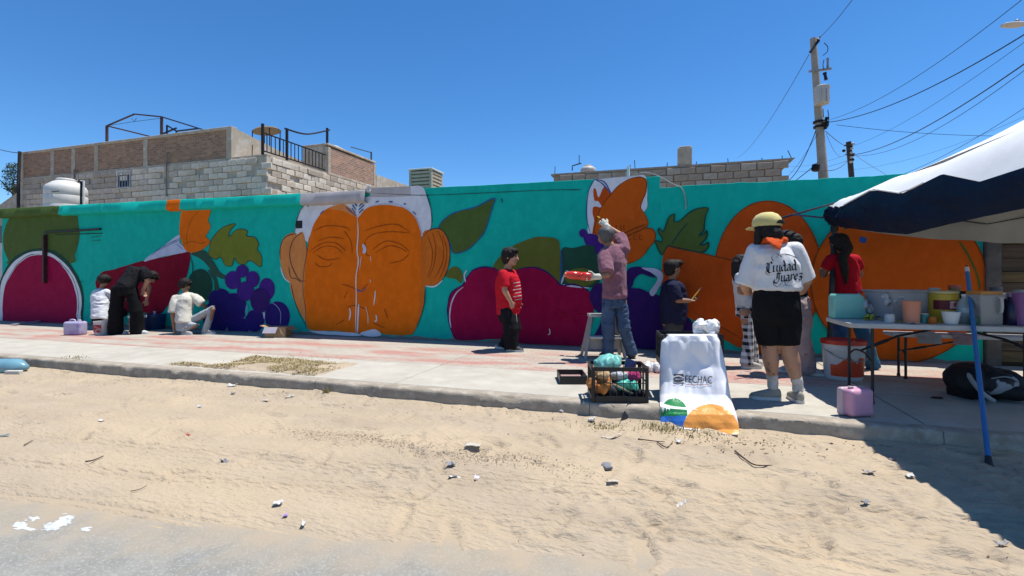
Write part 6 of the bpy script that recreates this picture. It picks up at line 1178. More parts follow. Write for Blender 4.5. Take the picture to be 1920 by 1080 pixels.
def pail(label, c, r, h, mats_, name, cat, lid=None, rim=True, bands=None, bail=True):
    t = thing(name, label, cat, tuple(c)); g = G(); g.lathe(c, [(r*.86,0),(r*.88,.01),(r*.96,h*.75),(r*.97,h*.76),(r,h*.77),(r,h*.80),(r*.975,h*.81),(r,h*.97),(r,h),(r*.94,h),(r*.86,.03)], 28, cap=False); g.build('pail_body', mats_[0], t, sharp=40)
    g = G(); g.lathe(c+UP*.012, [(r*.02,0),(r*.87,.0)], 28, cap=False); g.build('pail_bottom', mats_[0], t)
    if lid is not None: g = G(); g.lathe(c+UP*h, [(r*.985,-.035),(r*1.045,-.033),(r*1.045,.008),(r*1.0,.014),(r*.93,.006),(r*.05,.008)], 28); g.build('lid', lid, t, sharp=40)
    if bail: g = G(); g.tube(spline([c+RV*r*1.0+UP*h*.78, c+RV*r*.8-FV*r*.75+UP*h*.62, c-FV*r*1.08+UP*h*.52, c-RV*r*.8-FV*r*.75+UP*h*.62, c-RV*r*1.0+UP*h*.78], False, 6), .005, 6); g.build('bail', m_gal, t)
    return t
c = at_z(192,627,0); t = pail('white paint can with red label beside the crouching person', c, .145, .27, [plast('white can', (.55,.52,.50), .4)], 'paint_can', 'can', bail=False); g = G()
vs_ = []; 
for i in range(9):
    a_ = -2.6+i*.2; d_ = RV*math.cos(a_)+FV*math.sin(a_); vs_ += [c+d_*.137+UP*.05, c+d_*.143+UP*.22]
g.add(vs_, [(2*i,2*i+2,2*i+3,2*i+1) for i in range(8)]); g.build('label', mat('red label', (.30,.03,.04), (.5,.3,.28), .5, 18, lo=.55, hi=.6), t, sharp=None)
pail('dark blue bucket with white rim between the bending person\'s legs', at_z(240,624,0)+FV*.25, .155, .33, [plast('blue pail', (.012,.02,.10), .4)], 'blue_bucket', 'bucket', lid=plast('white rim', (.55,.56,.58)))
pail('large blue tub against the wall right of the bending person', at_z(287,617,0), .25, .34, [plast('blue tub', (.012,.035,.12), .45)], 'blue_tub', 'tub', bail=False)
c = at_z(271,620,0)+FV*.3; t = thing('water_bottle', 'clear blue water bottle standing in front of the blue tub', 'bottle', tuple(c)); g = G(); g.lathe(c, [(.06,0),(.065,.02),(.065,.1),(.06,.11),(.065,.12),(.065,.25),(.04,.32),(.022,.34),(.022,.37)], 20); g.build('bottle_body', plast('clear blue', (.25,.45,.62), .12), t); g = G(); g.lathe(c+UP*.37, [(.025,0),(.025,.03)], 14); g.build('cap', plast('white', (.6,.6,.6)), t)
c = at_z(517,633,0)+FV*.12; t = thing('cardboard_box', 'small open cardboard box with flaps by the painted grapes', 'box', tuple(c)); bx = lambda x, y, z: c+RV*x+FV*y+UP*z; m_card = mat('cardboard', (.34,.22,.12), (.28,.18,.10), .85, 4); m_cardi = mat('printed flap', (.45,.40,.42), (.36,.33,.4), .7, 6)
for (x, y, hx, hy) in ((0,-.14,.2,.003),(0,.14,.2,.003),(-.197,0,.003,.136),(.197,0,.003,.136)): g = G(); g.box(bx(x,y,.10), (hx,hy,.10), ax=(RV,FV,UP)); g.build('side', m_card, t)
g = G(); g.box(bx(0,0,.006), (.19,.13,.004), ax=(RV,FV,UP)); g.build('bottom', m_card, t)
for L, nm, mm_ in (([(-.2,-.14,.2),(.05,-.14,.2),(.03,-.2,.09),(-.22,-.2,.09)],'flap',m_cardi), ([(.2,-.14,.2),(.2,.14,.2),(.3,.13,.14),(.3,-.13,.14)],'flap',m_card), ([(-.2,-.14,.2),(-.2,.14,.2),(-.3,.13,.23),(-.3,-.13,.23)],'flap',m_card), ([(.08,-.14,.2),(.2,-.14,.2),(.19,-.15,.02),(.11,-.16,.09)],'flap',m_card)):
    g = G(); g.add([bx(*p) for p in L], [(0,1,2,3)]); o = g.build(nm, mm_, t, sharp=None); md = o.modifiers.new('t','SOLIDIFY'); md.thickness = .004
a = at_z(22,611,0); b2 = at_z(80,605,0); t = thing('roller_pole', 'grey plastic strip lying at the wall foot below the round fruit', 'strip', tuple(a)); g = G(); g.bar(a+UP*.03, b2+UP*.05, .10, .02); g.bar(b2+UP*.05, b2+Vector((.35,.1,.16)), .03, .02); g.build('strip', plast('grey strip', (.28,.27,.32), .5), t)
# big bottle lying in the sand at far left
c = at_z(22,698,-.15)+UP*.07; t = thing('water_jug', 'blue translucent water jug lying on the sand against the far left kerb', 'jug', tuple(c)); g = G(); ax = (RV+FV*.05).normalized(); g.lathe(c-ax*.26, [(.05,0),(.105,.02),(.12,.06),(.115,.14),(.12,.16),(.115,.25),(.12,.27),(.11,.36),(.05,.44),(.03,.47)], 22, ax=ax, ref=UP); g.build('jug_body', plast('pale blue jug', (.16,.32,.38), .22, coat=.3), t, sharp=60); rr_ = thing('white_brick', 'small pale block on the sand before the blue water jug', 'block', tuple(at_z(30,702,-.15))); p = at_z(26,701,-.14); g = G(); g.box(p+UP*.02, (.10,.03,.025), ax=(RV,FV,UP)); g.build('block_body', mat('pale block', (.55,.52,.45), None, .9), rr_, bevel=.006)
# ================================================================== CANOPY, TABLES
m_white = mat('canopy white', (.80,.79,.76), (.73,.72,.69), .6, 2.5, 6, .2, 30, .004, .3); m_navy = mat('canopy navy', (.004,.013,.032), (.003,.009,.024), .6, 2.5, 6, .5, 14, .01, .2)
m_leg = mat('canopy steel', (.045,.047,.055), (.03,.032,.038), .45, 8, metal=.3)
cn = thing('pop_up_canopy', 'white pop-up canopy with hanging navy side over the tables', 'canopy', (3.5, 5.2, 0))
EA, EB = Vector((1.93,7.0,0)), Vector((2.32,3.3,0)); PK = Vector((3.62,5.2,2.90)); ED, EC = Vector((5.3,3.3,0)), Vector((4.95,7.0,0))
kY = [7.0,6.42,5.58,5.09,4.57,4.18,3.3][::-1]
kS = [2.06,2.11,2.14,2.15,2.18,2.21,2.22][::-1]; kW = [2.00,1.955,2.01,1.885,1.945,1.81,1.85][::-1]; kN = [1.83,1.715,1.59,1.525,1.55,1.565,1.60][::-1]
ns = 110; Yv = np.linspace(7.0, 3.3, ns); T_ = (7.0-Yv)/3.7; Xe = EA.x+(EB.x-EA.x)*T_; S_, W_, N_ = (np.interp(Yv, kY, k) for k in (kS,kW,kN))
wr1 = .020*fbm(Yv*5, 0*Yv, 0, 201)+.014*fbm(Yv*13, 0*Yv, 0, 203)
# white strip between eave tube and navy hem, flared outwards so that the sun catches it
P_ = np.zeros((12, ns, 3))
for i, k in enumerate(np.linspace(0, 1, 12)):
    ruf = .018*fbm(Yv*7+k*1.5, 0*Yv+k*3, 0, 205)*math.sin(math.pi*min(1,k+.15))
    fl = np.interp(Yv,[3.3,5.6,6.5,7.0],[.34,.34,.22,.08]); P_[i,:,0] = Xe+.45*fl-.005-fl*k**.9+ruf; P_[i,:,1] = Yv; P_[i,:,2] = S_+(W_-S_)*k+.030*math.sin(math.pi*k)+ruf*.6+(.012 if i == 0 else 0)
# gathered end near the corner
gath = np.exp(-((Yv-6.75)/.28)**2); P_[:,:,0] += gath*.03*np.sin(Yv*60)*np.linspace(.2,1,12)[:,None]; P_[:,:,2] += gath*.03*np.sin(Yv*47+1)*np.linspace(0,1,12)[:,None]
grid('eave_cloth', P_, m_white, cn)
Q_ = np.zeros((26, ns, 3))
for i, k in enumerate(np.linspace(0, 1, 26)):
    ruf = .03*fbm(Yv*2.2+k*1.1, 0*Yv+k*1.8, 0, 211)+.010*fbm(Yv*6, 0*Yv+k*3, 0, 213)
    Q_[i,:,0] = P_[-1,:,0]-.004-.05*math.sin(math.pi*k*.8)+.06*k+ruf*min(1,k*3); Q_[i,:,1] = Yv+.03*ruf; Q_[i,:,2] = P_[-1,:,2]-.001+(N_-P_[-1,:,2])*k
Q_[:,:,0] += gath*.05*np.sin(Yv*38+Q_[:,:,2]*20)
grid('navy_side', Q_, m_navy, cn)
g = G(); g.tube([tuple(v) for v in P_[-1,20:70:5]+np.array([-.008,0,.0])], .007, 6); g.build('hem_tape', m_white, cn)
# roof: four faces up to the peak
def roof_face(a, b, za, zb, nm='roof_cloth', m=m_white, first=None):
    n1, n2 = 40, 26; P = np.zeros((n2, n1, 3))
    for i in range(n2):
        for j in range(n1):
            s_, t = j/(n1-1), i/(n2-1); e = a.lerp(b, s_); z = za+(zb-za)*s_; p = Vector((e.x,e.y,z)).lerp(PK, t); p.z -= .10*math.sin(math.pi*t)*(.6+.4*math.sin(math.pi*s_)); p.z += .012*float(fbm(p.x*4,p.y*4,0,221))*math.sin(math.pi*t)+.006*float(vn(s_*30, t*4, 0, 223))*math.sin(math.pi*t); P[i,j] = p
    if first is not None: P[0] = first
    return grid(nm, P, m, cn)
roof_face(EB+Vector((.15,0,0)), EA+Vector((.06,0,0)), 2.232, 2.08); roof_face(EA+Vector((.06,0,0)), EC, 2.074, 2.12); roof_face(EC, ED, 2.12, 2.16); roof_face(ED, EB+Vector((.15,0,0)), 2.16, 2.234)
# far side valance seen from inside, sagging
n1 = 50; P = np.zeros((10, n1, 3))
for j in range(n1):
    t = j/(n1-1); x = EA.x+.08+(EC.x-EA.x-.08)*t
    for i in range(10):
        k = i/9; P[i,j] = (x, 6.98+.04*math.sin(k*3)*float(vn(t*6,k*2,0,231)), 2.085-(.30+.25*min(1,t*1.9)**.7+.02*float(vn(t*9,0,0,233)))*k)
grid('back_valance', P, mat('shaded canopy white', (.30,.295,.27), (.25,.245,.225), .7, 3), cn)  # white cloth coloured grey to stand for the shade under the roof
P = np.zeros((6, 30, 3))
for j in range(30):
    t = j/29; e = EC.lerp(ED, t)
    for i in range(6): P[i,j] = (e.x+.02*math.sin(t*30), e.y, 2.13-.32*i/5)
grid('right_valance', P, m_navy, cn)
for e, zt_ in ((EA,2.05),(EB,2.14),(EC,2.10),(ED,2.14)):
    zb = 0 if e.y > 4.5 else sz(min(e.x,3.2), e.y)-.02; top = Vector((e.x+.03+(.1 if e is EB else 0), e.y-.02, zt_)); ft_ = at_z(1553,697,0) if e is EA else Vector((e.x,e.y,zb)); ft_.z = zb
    g = G(); g.bar(ft_, top, .048, .048, ref=FV); lg = g.build('leg', m_leg, cn, bevel=.004)
    g = G(); g.box((ft_.x,ft_.y,zb+.006), (.05,.05,.006)); g.build('foot_plate', m_leg, lg); g = G(); g.bar(top.lerp(ft_,.12), top.lerp(ft_,.16), .062, .062, ref=FV); g.build('slider', m_blk, lg)
def scissor(a, b, za, zb, n=2):
    for i in range(n):
        p, q = a.lerp(b, i/n), a.lerp(b, (i+1)/n)
        for (z0, z1, dx) in ((2.04,1.76,.0),(1.76,2.04,.02)): g = G(); g.bar((p.x+dx,p.y+dx,z0), (q.x+dx,q.y+dx,z1), .022, .012); g.build('truss_bar', m_leg, cn)
scissor(EA+Vector((.1,-.05,0)), EC+Vector((-.1,-.05,0)), 0, 0); scissor(EC+Vector((-.08,-.1,0)), ED+Vector((-.08,.1,0)), 0, 0)
g = G(); g.bar((EA.x+.1,EA.y-.1,1.75), (PK.x,PK.y,1.98), .022); g.bar((EC.x-.1,EC.y-.1,1.75), (PK.x,PK.y,1.98), .022); g.bar((PK.x,PK.y,1.95), (PK.x,PK.y,2.79), .03); g.build('centre_truss', m_leg, cn)
# bent truss rods sticking out past the corner
for (x0,y0,x1,y1,m_,w_) in ((1576,378,1457,411,m_leg,.022),(1570,411,1484,402,mat('blue grey rod', (.05,.06,.13), None, .5),.018)):
    g = G(); g.bar(at_d(x0,y0,6.02), at_d(x1,y1,5.6), w_); g.build('bent_rod', m_, cn)
cp_ = at_d(1577,392,6.0); g = G(); g.box(at_d(1577,398,6.02), (.04,.04,.06)); g.build('corner_bracket', m_blk, cn, bevel=.008)

# ---- folding table
m_top = mat('table plastic', (.50,.49,.46), (.44,.43,.40), .6, 12, 6, .2, 120, .002); m_tl = mat('table steel', (.035,.036,.04), None, .4, metal=.4)
def folding_table(label, x0, x1, y0, y1, z, name, cat, th=.042, r=.07, legx=.2):
    t = thing(name, label, cat, ((x0+x1)/2, (y0+y1)/2, 0)); g = G(); pts = []
    for (cx, cy, a0) in ((x1-r,y1-r,0),(x0+r,y1-r,90),(x0+r,y0+r,180),(x1-r,y0+r,270)):
        for k in range(7): a = R_(a0+15*k); pts.append((cx+r*math.cos(a), cy+r*math.sin(a)))
    n = len(pts); vs = []
    mx_, my_ = (x0+x1)/2, (y0+y1)/2
    for (zz, k) in ((z-th,.988),(z-th+.006,1),(z-.01,1),(z-.003,.996),(z,.985)): vs += [(mx_+(x-mx_)*(1-(1-k)*.6/(x1-x0)), my_+(y-my_)*(1-(1-k)*.6/(y1-y0)), zz) for x, y in pts]
    fs = [tuple(reversed(range(n))), tuple(4*n+i for i in range(n))]
    for k in range(4): fs += [(k*n+i, k*n+(i+1)%n, (k+1)*n+(i+1)%n, (k+1)*n+i) for i in range(n)]
    g.add(vs, fs); g.build('table_top', m_top, t, sharp=30)
    for lx, s in ((x0+legx,1),(x1-legx,-1)):
        ya, yb = y0+.08, y1-.08
        for yy in (ya, yb): g = G(); g.tube([(lx,yy,0),(lx,yy,z-th)], .0135, 10); lg = g.build('leg', m_tl, t); g = G(); g.tube([(lx,yy,0.001),(lx,yy,.03)], .018, 10); g.build('foot_cap', m_blk, lg)
        g = G(); g.tube(spline([(lx,ya,z*.50),(lx,(ya*.75+yb*.25),z*.585),(lx,(ya+yb)/2,z*.60),(lx,(ya*.25+yb*.75),z*.585),(lx,yb,z*.50)], False, 5), .009, 8); g.build('leg_brace', m_tl, t)
        g = G(); ym = (ya+yb)/2; g.tube([(lx,ym,z*.60),(lx+s*.30,ym,z-th-.10),(lx+s*.62,ym,z-th-.015)], .011, 8); br_ = g.build('folding_strut', m_tl, t)
        g = G(); p_ = Vector((lx,ym,z*.60)).lerp(Vector((lx+s*.30,ym,z-th-.10)), .35); q_ = Vector((lx,ym,z*.60)).lerp(Vector((lx+s*.30,ym,z-th-.10)), .75); g.tube([p_,q_], .016, 10); g.build('lock_ring', m_blk, br_)
    return t
TZ = .735
folding_table('white folding table crowded with paint pots under the canopy', 1.55, 3.36, 5.12, 5.88, TZ, 'folding_table', 'table')
folding_table('low white folding bench by the wall behind the loaded table', 2.40, 4.18, 6.52, 6.86, .515, 'folding_bench', 'bench', .035, .04, .14)
for x, w_, lab, mm_ in ((2.72,.11,'grey cloth folded over the low bench', cm('grey fold', (.30,.28,.28))), (3.02,.09,'dusty pink cloth folded over the low bench', cm('pink fold', (.30,.20,.21)))):
    g = G(); g.loft([(Vector((x,6.50,.42)), Vector((w_,0,0)), Vector((0,.008,0))), (Vector((x,6.495,.50)), Vector((w_,0,0)), Vector((0,.012,0))), (Vector((x,6.53,.528)), Vector((w_,0,.0)), Vector((0,.0,.012))), (Vector((x+.02,6.68,.53)), Vector((w_*.9,0,0)), Vector((0,0,.012)))], 10); tag(g.build('folded_cloth', mm_, None, origin=(x,6.6,.515)), lab, 'cloth')
# ---- things on the table (positions read on its top)
def ont(px, py): p = at_z(px, py, TZ); return p
def onY(px, Y): p = at_y(px, 600, Y); return Vector((p.x, p.y, TZ))
def mpp(p): return (p.x*FX+p.y*FY)/FPX                     # metres per photo pixel at this depth
p = onY(1588, 5.72); k = mpp(p); ux = (RV*.97-FV*.25).normalized(); uy = Vector((-ux.y,ux.x,0)); t = thing('mint_canister', 'mint green plastic canister lying at the left end of the table', 'canister', tuple(p)); g = G(); w_, h_, d_ = 53*k, 46*k, .16
prof = [(-.5,0),(-.5,.86),(-.44,1.0),(.30,1.0),(.44,.88),(.5,.55),(.5,0)]; n = len(prof); g.add([p+ux*w_*a-uy*d_/2+UP*h_*b_ for a,b_ in prof]+[p+ux*w_*a+uy*d_/2+UP*h_*b_ for a,b_ in prof], [tuple(range(n)), tuple(reversed(range(n,2*n)))]+[(i,n+i,n+(i+1)%n,(i+1)%n) for i in range(n)])
o = g.build('body', plast('mint', (.20,.52,.44), .35), t, bevel=.018, seg=3, sharp=40); bm = bmesh.new(); bm.from_mesh(o.data); bmesh.ops.recalc_face_normals(bm, faces=bm.faces); bm.to_mesh(o.data); bm.free()
g = G(); g.lathe(p+ux*w_*.49+UP*h_*.3, [(.025,0),(.025,.03)], 14, ax=ux, ref=UP); g.build('cap', plast('dark cap', (.03,.03,.03)), t)
m_clear = plast('clear film', (.62,.64,.64), .15, coat=.3); m_clear.node_tree.nodes['Principled BSDF'].inputs['Transmission Weight'].default_value = .35
t = crumple('clear plastic bag with green scraps behind the mint canister', onY(1632,5.72)+UP*.05, .10, m_clear, 'clear_bag', 'bag', 21, 8, 1.1); p = onY(1634,5.72)+UP*.16; crumple('green crumpled scrap on the clear bag', p, .035, plast('sage', (.22,.36,.28), .5), 'green_scrap', 'scrap', 22, 5); crumple('yellow green rag at the foot of the mint canister', onY(1628,5.5)+UP*.02, .05, cm('lime rag', (.45,.45,.06)), 'lime_rag', 'rag', 23, 5, .5)
# translucent storage bin
p = onY(1695, 5.66); k = mpp(p); wt, wb, hb, db = 100*k/2, 84*k/2, 56*k, .17; t = thing('storage_bin', 'translucent grey storage bin in the middle of the table', 'bin', tuple(p)); m_bin = plast('frosted bin', (.50,.51,.54), .25); m_bin.node_tree.nodes['Principled BSDF'].inputs['Transmission Weight'].default_value = .45
b_ = [(-1,-1),(1,-1),(1,1),(-1,1)]; g = G(); g.add([p+RV*x*wb+FV*y*db*.9+UP*.004 for x,y in b_]+[p+RV*x*wt+FV*y*db*1.08+UP*hb for x,y in b_]+[p+RV*x*(wt+.015)+FV*y*(db*1.08+.015)+UP*hb for x,y in b_]+[p+RV*x*(wt+.015)+FV*y*(db*1.08+.015)+UP*(hb-.015) for x,y in b_], [(0,3,2,1)]+[(i,(i+1)%4,4+(i+1)%4,4+i) for i in range(4)]+[(4+i,4+(i+1)%4,8+(i+1)%4,8+i) for i in range(4)]+[(8+i,8+(i+1)%4,12+(i+1)%4,12+i) for i in range(4)]); o = g.build('bin_body', m_bin, t, sharp=20); md = o.modifiers.new('t','SOLIDIFY'); md.thickness = .003
for (x, y, z, r_, lab, mm_, s_) in ((-.08,0,.07,.07,'grey lump of rags inside the storage bin', cm('grey lump', (.35,.35,.36)),31), (.09,-.02,.05,.06,'mustard rag inside the storage bin', cm('mustard', (.42,.32,.05)),32)): rag(lab, p+RV*x+FV*y+UP*z, r_, mm_, 'rag', s_)
t = crumple('shiny clear bag slumped over the left rim of the storage bin', p-RV*wt*.85-FV*.12+UP*hb*.62, .075, m_clear, 'shiny_bag', 'bag', 34, 7, .9)
def cup(label, c, r0, r1, h, m, name='cup', cat='cup', wob=0):
    t = thing(name, label, cat, tuple(c)); g = G(); g.lathe(c, [(r0*.9,.002),(r0,.006),(r0*.55+r1*.45,h*.45),(r1,h-.006),(r1*1.04,h),(r1*.97,h),(r0*.92,.02),(r0*.1,.018)], 24); g.build('cup_body', m, t, sharp=45); return t
p = onY(1709, 5.28); k = mpp(p); cup('tall peach coloured cup at the front of the table', p, 12.2*k, 14.5*k, 42*k, plast('peach', (.62,.24,.14), .45), 'peach_cup')
p = onY(1783, 5.24); k = mpp(p); cup('white foam cup in front of the yellow tub', p, 10*k, 14*k, 24*k, plast('foam', (.70,.70,.68), .7), 'foam_cup')
p = onY(1735, 5.62); k = mpp(p); cup('small clear tumbler between storage bin and yellow tub', p, 9*k, 12*k, 32*k, plast('grey clear', (.36,.37,.38), .2), 'clear_tumbler')
p = onY(1727,5.84); k = mpp(p); cup('dark purple pot behind the small clear tumbler', p, 14*k, 16*k, 44*k, plast('dark purple', (.05,.015,.06), .4), 'purple_pot', 'pot')
# yellow tub with a printed label
p = onY(1768, 5.52); k = mpp(p); r_ = 23*k; h_ = 58*k; t = thing('yellow_tub', 'yellow tub with dark red label behind the foam cup', 'tub', tuple(p)); g = G(); g.lathe(p, [(r_*.95,0),(r_,.01),(r_,h_*.9),(r_*.93,h_*.93)], 28); g.build('tub_body', plast('tub yellow', (.48,.33,.03), .4), t, sharp=40); g = G(); g.lathe(p+UP*h_*.925, [(r_*1.03,0),(r_*1.03,h_*.07),(r_*.9,h_*.085)], 28); g.build('lid', plast('lid cream', (.52,.42,.18), .4), t, sharp=40)
def wraplabel(name, c, r, z0, z1, a0, a1, m, parent, n=14):
    g = G(); vs = []
    for i in range(n+1):
        a = a0+(a1-a0)*i/n; d = RV*math.sin(a)-FV*math.cos(a); vs += [c+d*r+UP*z0, c+d*r+UP*z1]
    g.add(vs, [(2*i,2*i+2,2*i+3,2*i+1) for i in range(n)]); return g.build(name, m, parent, sharp=None)
wraplabel('label', p, r_*1.006, h_*.42, h_*.72, -1.35, 1.35, mat('wine label', (.11,.008,.02), None, .4), t); wraplabel('label_emblem', p, r_*1.014, h_*.46, h_*.69, -.30, .42, mat('pale emblem', (.5,.38,.36), (.35,.2,.2), .4, 30), t); wraplabel('label_mark', p, r_*1.020, h_*.52, h_*.64, -.05, .2, mat('red mark', (.4,.02,.03), None, .4), t)
# water bottle
p = onY(1809, 5.40); k = mpp(p); t = thing('clear_bottle', 'clear water bottle with pale label beside the blue pole', 'bottle', tuple(p)); g = G(); r_ = 12.5*k; g.lathe(p, [(r_*.9,0),(r_,.012),(r_,.03),(r_*.95,.038),(r_,.046),(r_*.96,.10),(r_,.12),(r_,.16),(r_*.75,.20),(r_*.38,.225),(r_*.38,.245)], 22); g.build('bottle_body', plast('bottle clear', (.30,.36,.36), .1), t, sharp=60); g = G(); g.lathe(p+UP*.245, [(r_*.42,0),(r_*.42,.018),(r_*.36,.02)], 16); g.build('cap', plast('white', (.6,.6,.6)), t); wraplabel('label', p, r_*1.02, .10, .145, -1.5, 1.5, mat('pale label', (.45,.55,.55), (.25,.4,.45), .4, 25), t)
# paint roller resting across the pots
p = onY(1800,5.58); p = p+UP*.255; t = thing('paint_roller', 'black paint roller lying across the yellow tub and the jug', 'roller', tuple(p)); g = G(); g.lathe(p-RV*.12, [(.018,0),(.03,.003),(.032,.01),(.032,.20),(.03,.21),(.012,.213)], 18, ax=RV, ref=UP); g.build('sleeve', cm('black nap', (.012,.012,.014)), t, sharp=50); g = G(); g.tube(spline([p+RV*.09, p+RV*.13, p+RV*.135-UP*.05, p+RV*.05-UP*.07], False, 4), .004, 6); g.build('frame', m_gal, t)
# grey jug with orange lid
p = onY(1845, 5.34); k = mpp(p); w_, h_, d_ = 42*k, 62*k, .15; t = thing('grey_jug', 'square grey jug with orange top right of the blue pole', 'jug', tuple(p)); rbox('jug_body', p+UP*h_*.46, (w_/2,d_/2,h_*.46), plast('jug grey', (.30,.28,.26), .4), t, .015, 3, ax=(RV,FV,UP)); rbox('lid', p+UP*h_*.96, (w_/2*.97,d_/2*.97,h_*.05), plast('lid orange', (.48,.20,.03), .4), t, .008, 2, ax=(RV,FV,UP))
g = G(); a0 = p+RV*w_*.28-FV*(d_/2+.001); g.tube(spline([a0+UP*h_*.82, a0-FV*.022+UP*h_*.80, a0-FV*.028+UP*h_*.6, a0-FV*.022+UP*h_*.40, a0+UP*h_*.38], False, 6), .011, 10); g.build('handle', plast('pale handle', (.48,.47,.45), .4), t)
p = onY(1878, 5.42); k = mpp(p); t = thing('spice_jar', 'dark brown jar with white lid between the grey jug and the blue bottle', 'jar', tuple(p)); g = G(); g.lathe(p, [(9*k,0),(9.8*k,.006),(9.8*k,46*k),(9*k,48*k)], 20); g.build('jar_body', plast('jar brown', (.05,.03,.025), .3, c3=(.12,.08,.07), scale3=30), t, sharp=40); g = G(); g.lathe(p+UP*48*k, [(11*k,0),(11*k,10*k),(10*k,11*k)], 20); g.build('lid', plast('white', (.6,.6,.6)), t, sharp=40)
p = onY(1898, 5.34); k = mpp(p); t = thing('blue_bottle', 'dark navy bottle between the jar and the purple pitcher', 'bottle', tuple(p)); g = G(); g.lathe(p, [(11*k,0),(12*k,.006),(12.5*k,20*k),(11.5*k,38*k),(7*k,50*k),(5*k,54*k)], 20); g.build('bottle_body', plast('bottle navy', (.012,.014,.05), .3), t, sharp=50); g = G(); g.lathe(p+UP*53*k, [(7*k,0),(7*k,8*k),(5*k,9*k)], 16); g.build('cap', plast('mauve cap', (.25,.2,.3)), t, sharp=40)
p = onY(1922, 5.30); k = mpp(p); cup('large purple plastic pitcher at the right edge of the picture', p, 14*k, 19*k, 62*k, plast('purple', (.24,.10,.26), .4), 'purple_pitcher', 'pitcher')
# clutter of small paint pots between the larger containers
for (px, Y_, r0, hh, nm, lab, c_, lidc) in ((1668,5.30,8,16,'paint_pot','small white paint pot before the storage bin',(.55,.54,.52),None), (1732,5.34,9,18,'paint_pot','little teal paint pot right of the peach cup',(.03,.25,.24),(.5,.5,.5)), (1748,5.28,7,13,'paint_pot','tiny orange paint pot near the table front',(.5,.14,.02),None), (1826,5.26,7,15,'paint_pot','tiny green pot at the foot of the blue pole',(.03,.12,.07),None), (1752,5.74,10,60,'glass_jar','tall dim jar behind the yellow tub',(.10,.06,.05),(.4,.38,.35)), (1790,5.76,11,66,'glass_jar','tall amber jar behind the paint roller',(.22,.12,.03),(.45,.1,.05)), (1868,5.78,11,64,'glass_jar','tall grey jar behind the grey jug',(.16,.16,.16),(.1,.1,.12)), (1660,5.80,12,52,'glass_jar','pale jar behind the clear bag',(.42,.42,.40),(.5,.5,.5)), (1912,5.75,12,60,'glass_jar','dark wine jar behind the navy bottle',(.09,.02,.04),(.3,.3,.3))):
    p = onY(px, Y_); k = mpp(p); t = thing(nm, lab, 'pot' if nm == 'paint_pot' else 'jar', tuple(p)); g = G(); g.lathe(p, [(r0*k*.9,0),(r0*k,.004),(r0*k,hh*k*.8),(r0*k*.8,hh*k*.9),(r0*k*.8,hh*k*.92)], 18); g.build('pot_body', plast(lab[:16], c_, .35), t, sharp=40); g = G(); g.lathe(p+UP*hh*k*.92, [(r0*k*.88,0),(r0*k*.88,hh*k*.08),(r0*k*.8,hh*k*.09)], 18); g.build('lid', plast(lab[:14]+' lid', lidc or c_, .35), t, sharp=40)
    if nm == 'glass_jar': wraplabel('label', p, r0*k*1.01, hh*k*.25, hh*k*.62, -1.2, 1.2, mat('jar label '+lab[:12], tuple(min(.6, x*1.8+.12) for x in c_), tuple(x*.8 for x in c_), .5, 30), t)
# plate, brushes and scraps on the left corner
p = ont(1646, 598); p.z = TZ; t = thing('paint_plate', 'white plate holding brushes at the near left table corner', 'plate', tuple(p)); g = G(); g.lathe(p, [(.07,.002),(.075,.004),(.115,.016),(.118,.018),(.11,.017),(.07,.008),(.01,.007)], 28); g.build('plate_body', plast('plate white', (.66,.66,.66), .4), t, sharp=50); 
def brush(label, a, b_, hm, bm_): 
    t = thing('table_brush', label, 'brush', tuple(a)); g = G(); g.tube([a, a.lerp(b_,.7)], [.005,.007], 8); g.build('handle', hm, t); g = G(); g.bar(a.lerp(b_,.7), a.lerp(b_,.8), .02, .008); g.build('ferrule', m_gal, t); g = G(); g.loft([(a.lerp(b_,.8), RV*.011, UP*.004), (b_, RV*.009, UP*.002)], 8); g.build('bristles', bm_, t)
brush('brush with purple bristles lying across the plate', ont(1618,602)+UP*.03, ont(1672,598)+UP*.03, mat('dark lacquer', (.03,.03,.03), None, .3), mat('purple bristles', (.12,.03,.16), None, .7)); brush('brush with yellow bristles at the front of the table', ont(1640,600)+UP*.02, ont(1682,606)+UP*.01, MATS['pale wood'], mat('yellow bristles', (.62,.42,.02), None, .7)); brush('teal tipped brush behind the plate', ont(1690,592)+UP*.02, ont(1650,590)+UP*.03, MATS['pale wood'], mat('teal bristles', (.03,.28,.26), None, .7))
p = ont(1630,592)+UP*.025; g = G(); g.ell(p, .028,.028,.026); tag(g.build('teal_pot', plast('teal lid', (.05,.30,.28), .4), None, origin=p, sharp=60), 'small round teal pot beside the plate', 'pot')
for (x, y, lab, mm_, s_) in ((1690,605,'yellow torn paper scrap at the table front edge', mat('yellow paper', (.62,.46,.02), None, .8), 3), (1712,608,'white paper strip on the table front edge', mat('white paper', (.7,.69,.66), None, .8), 4), (1755,604,'dark rag scraps between the peach and foam cups', cm('dark scraps', (.05,.05,.05)), 6)):
    p = ont(x,y); rr = random.Random(s_); P = np.zeros((5,9,3))
    for i in range(5):
        for j in range(9): v = p+RV*(j-4)*.012+FV*(i-2)*.013+UP*(.012+.010*float(vn(j*.6,i*.7,0,s_))); P[i,j] = v
    tag(grid('paper_scrap', P, mm_, None, origin=p, thick=.001), lab, 'scrap')
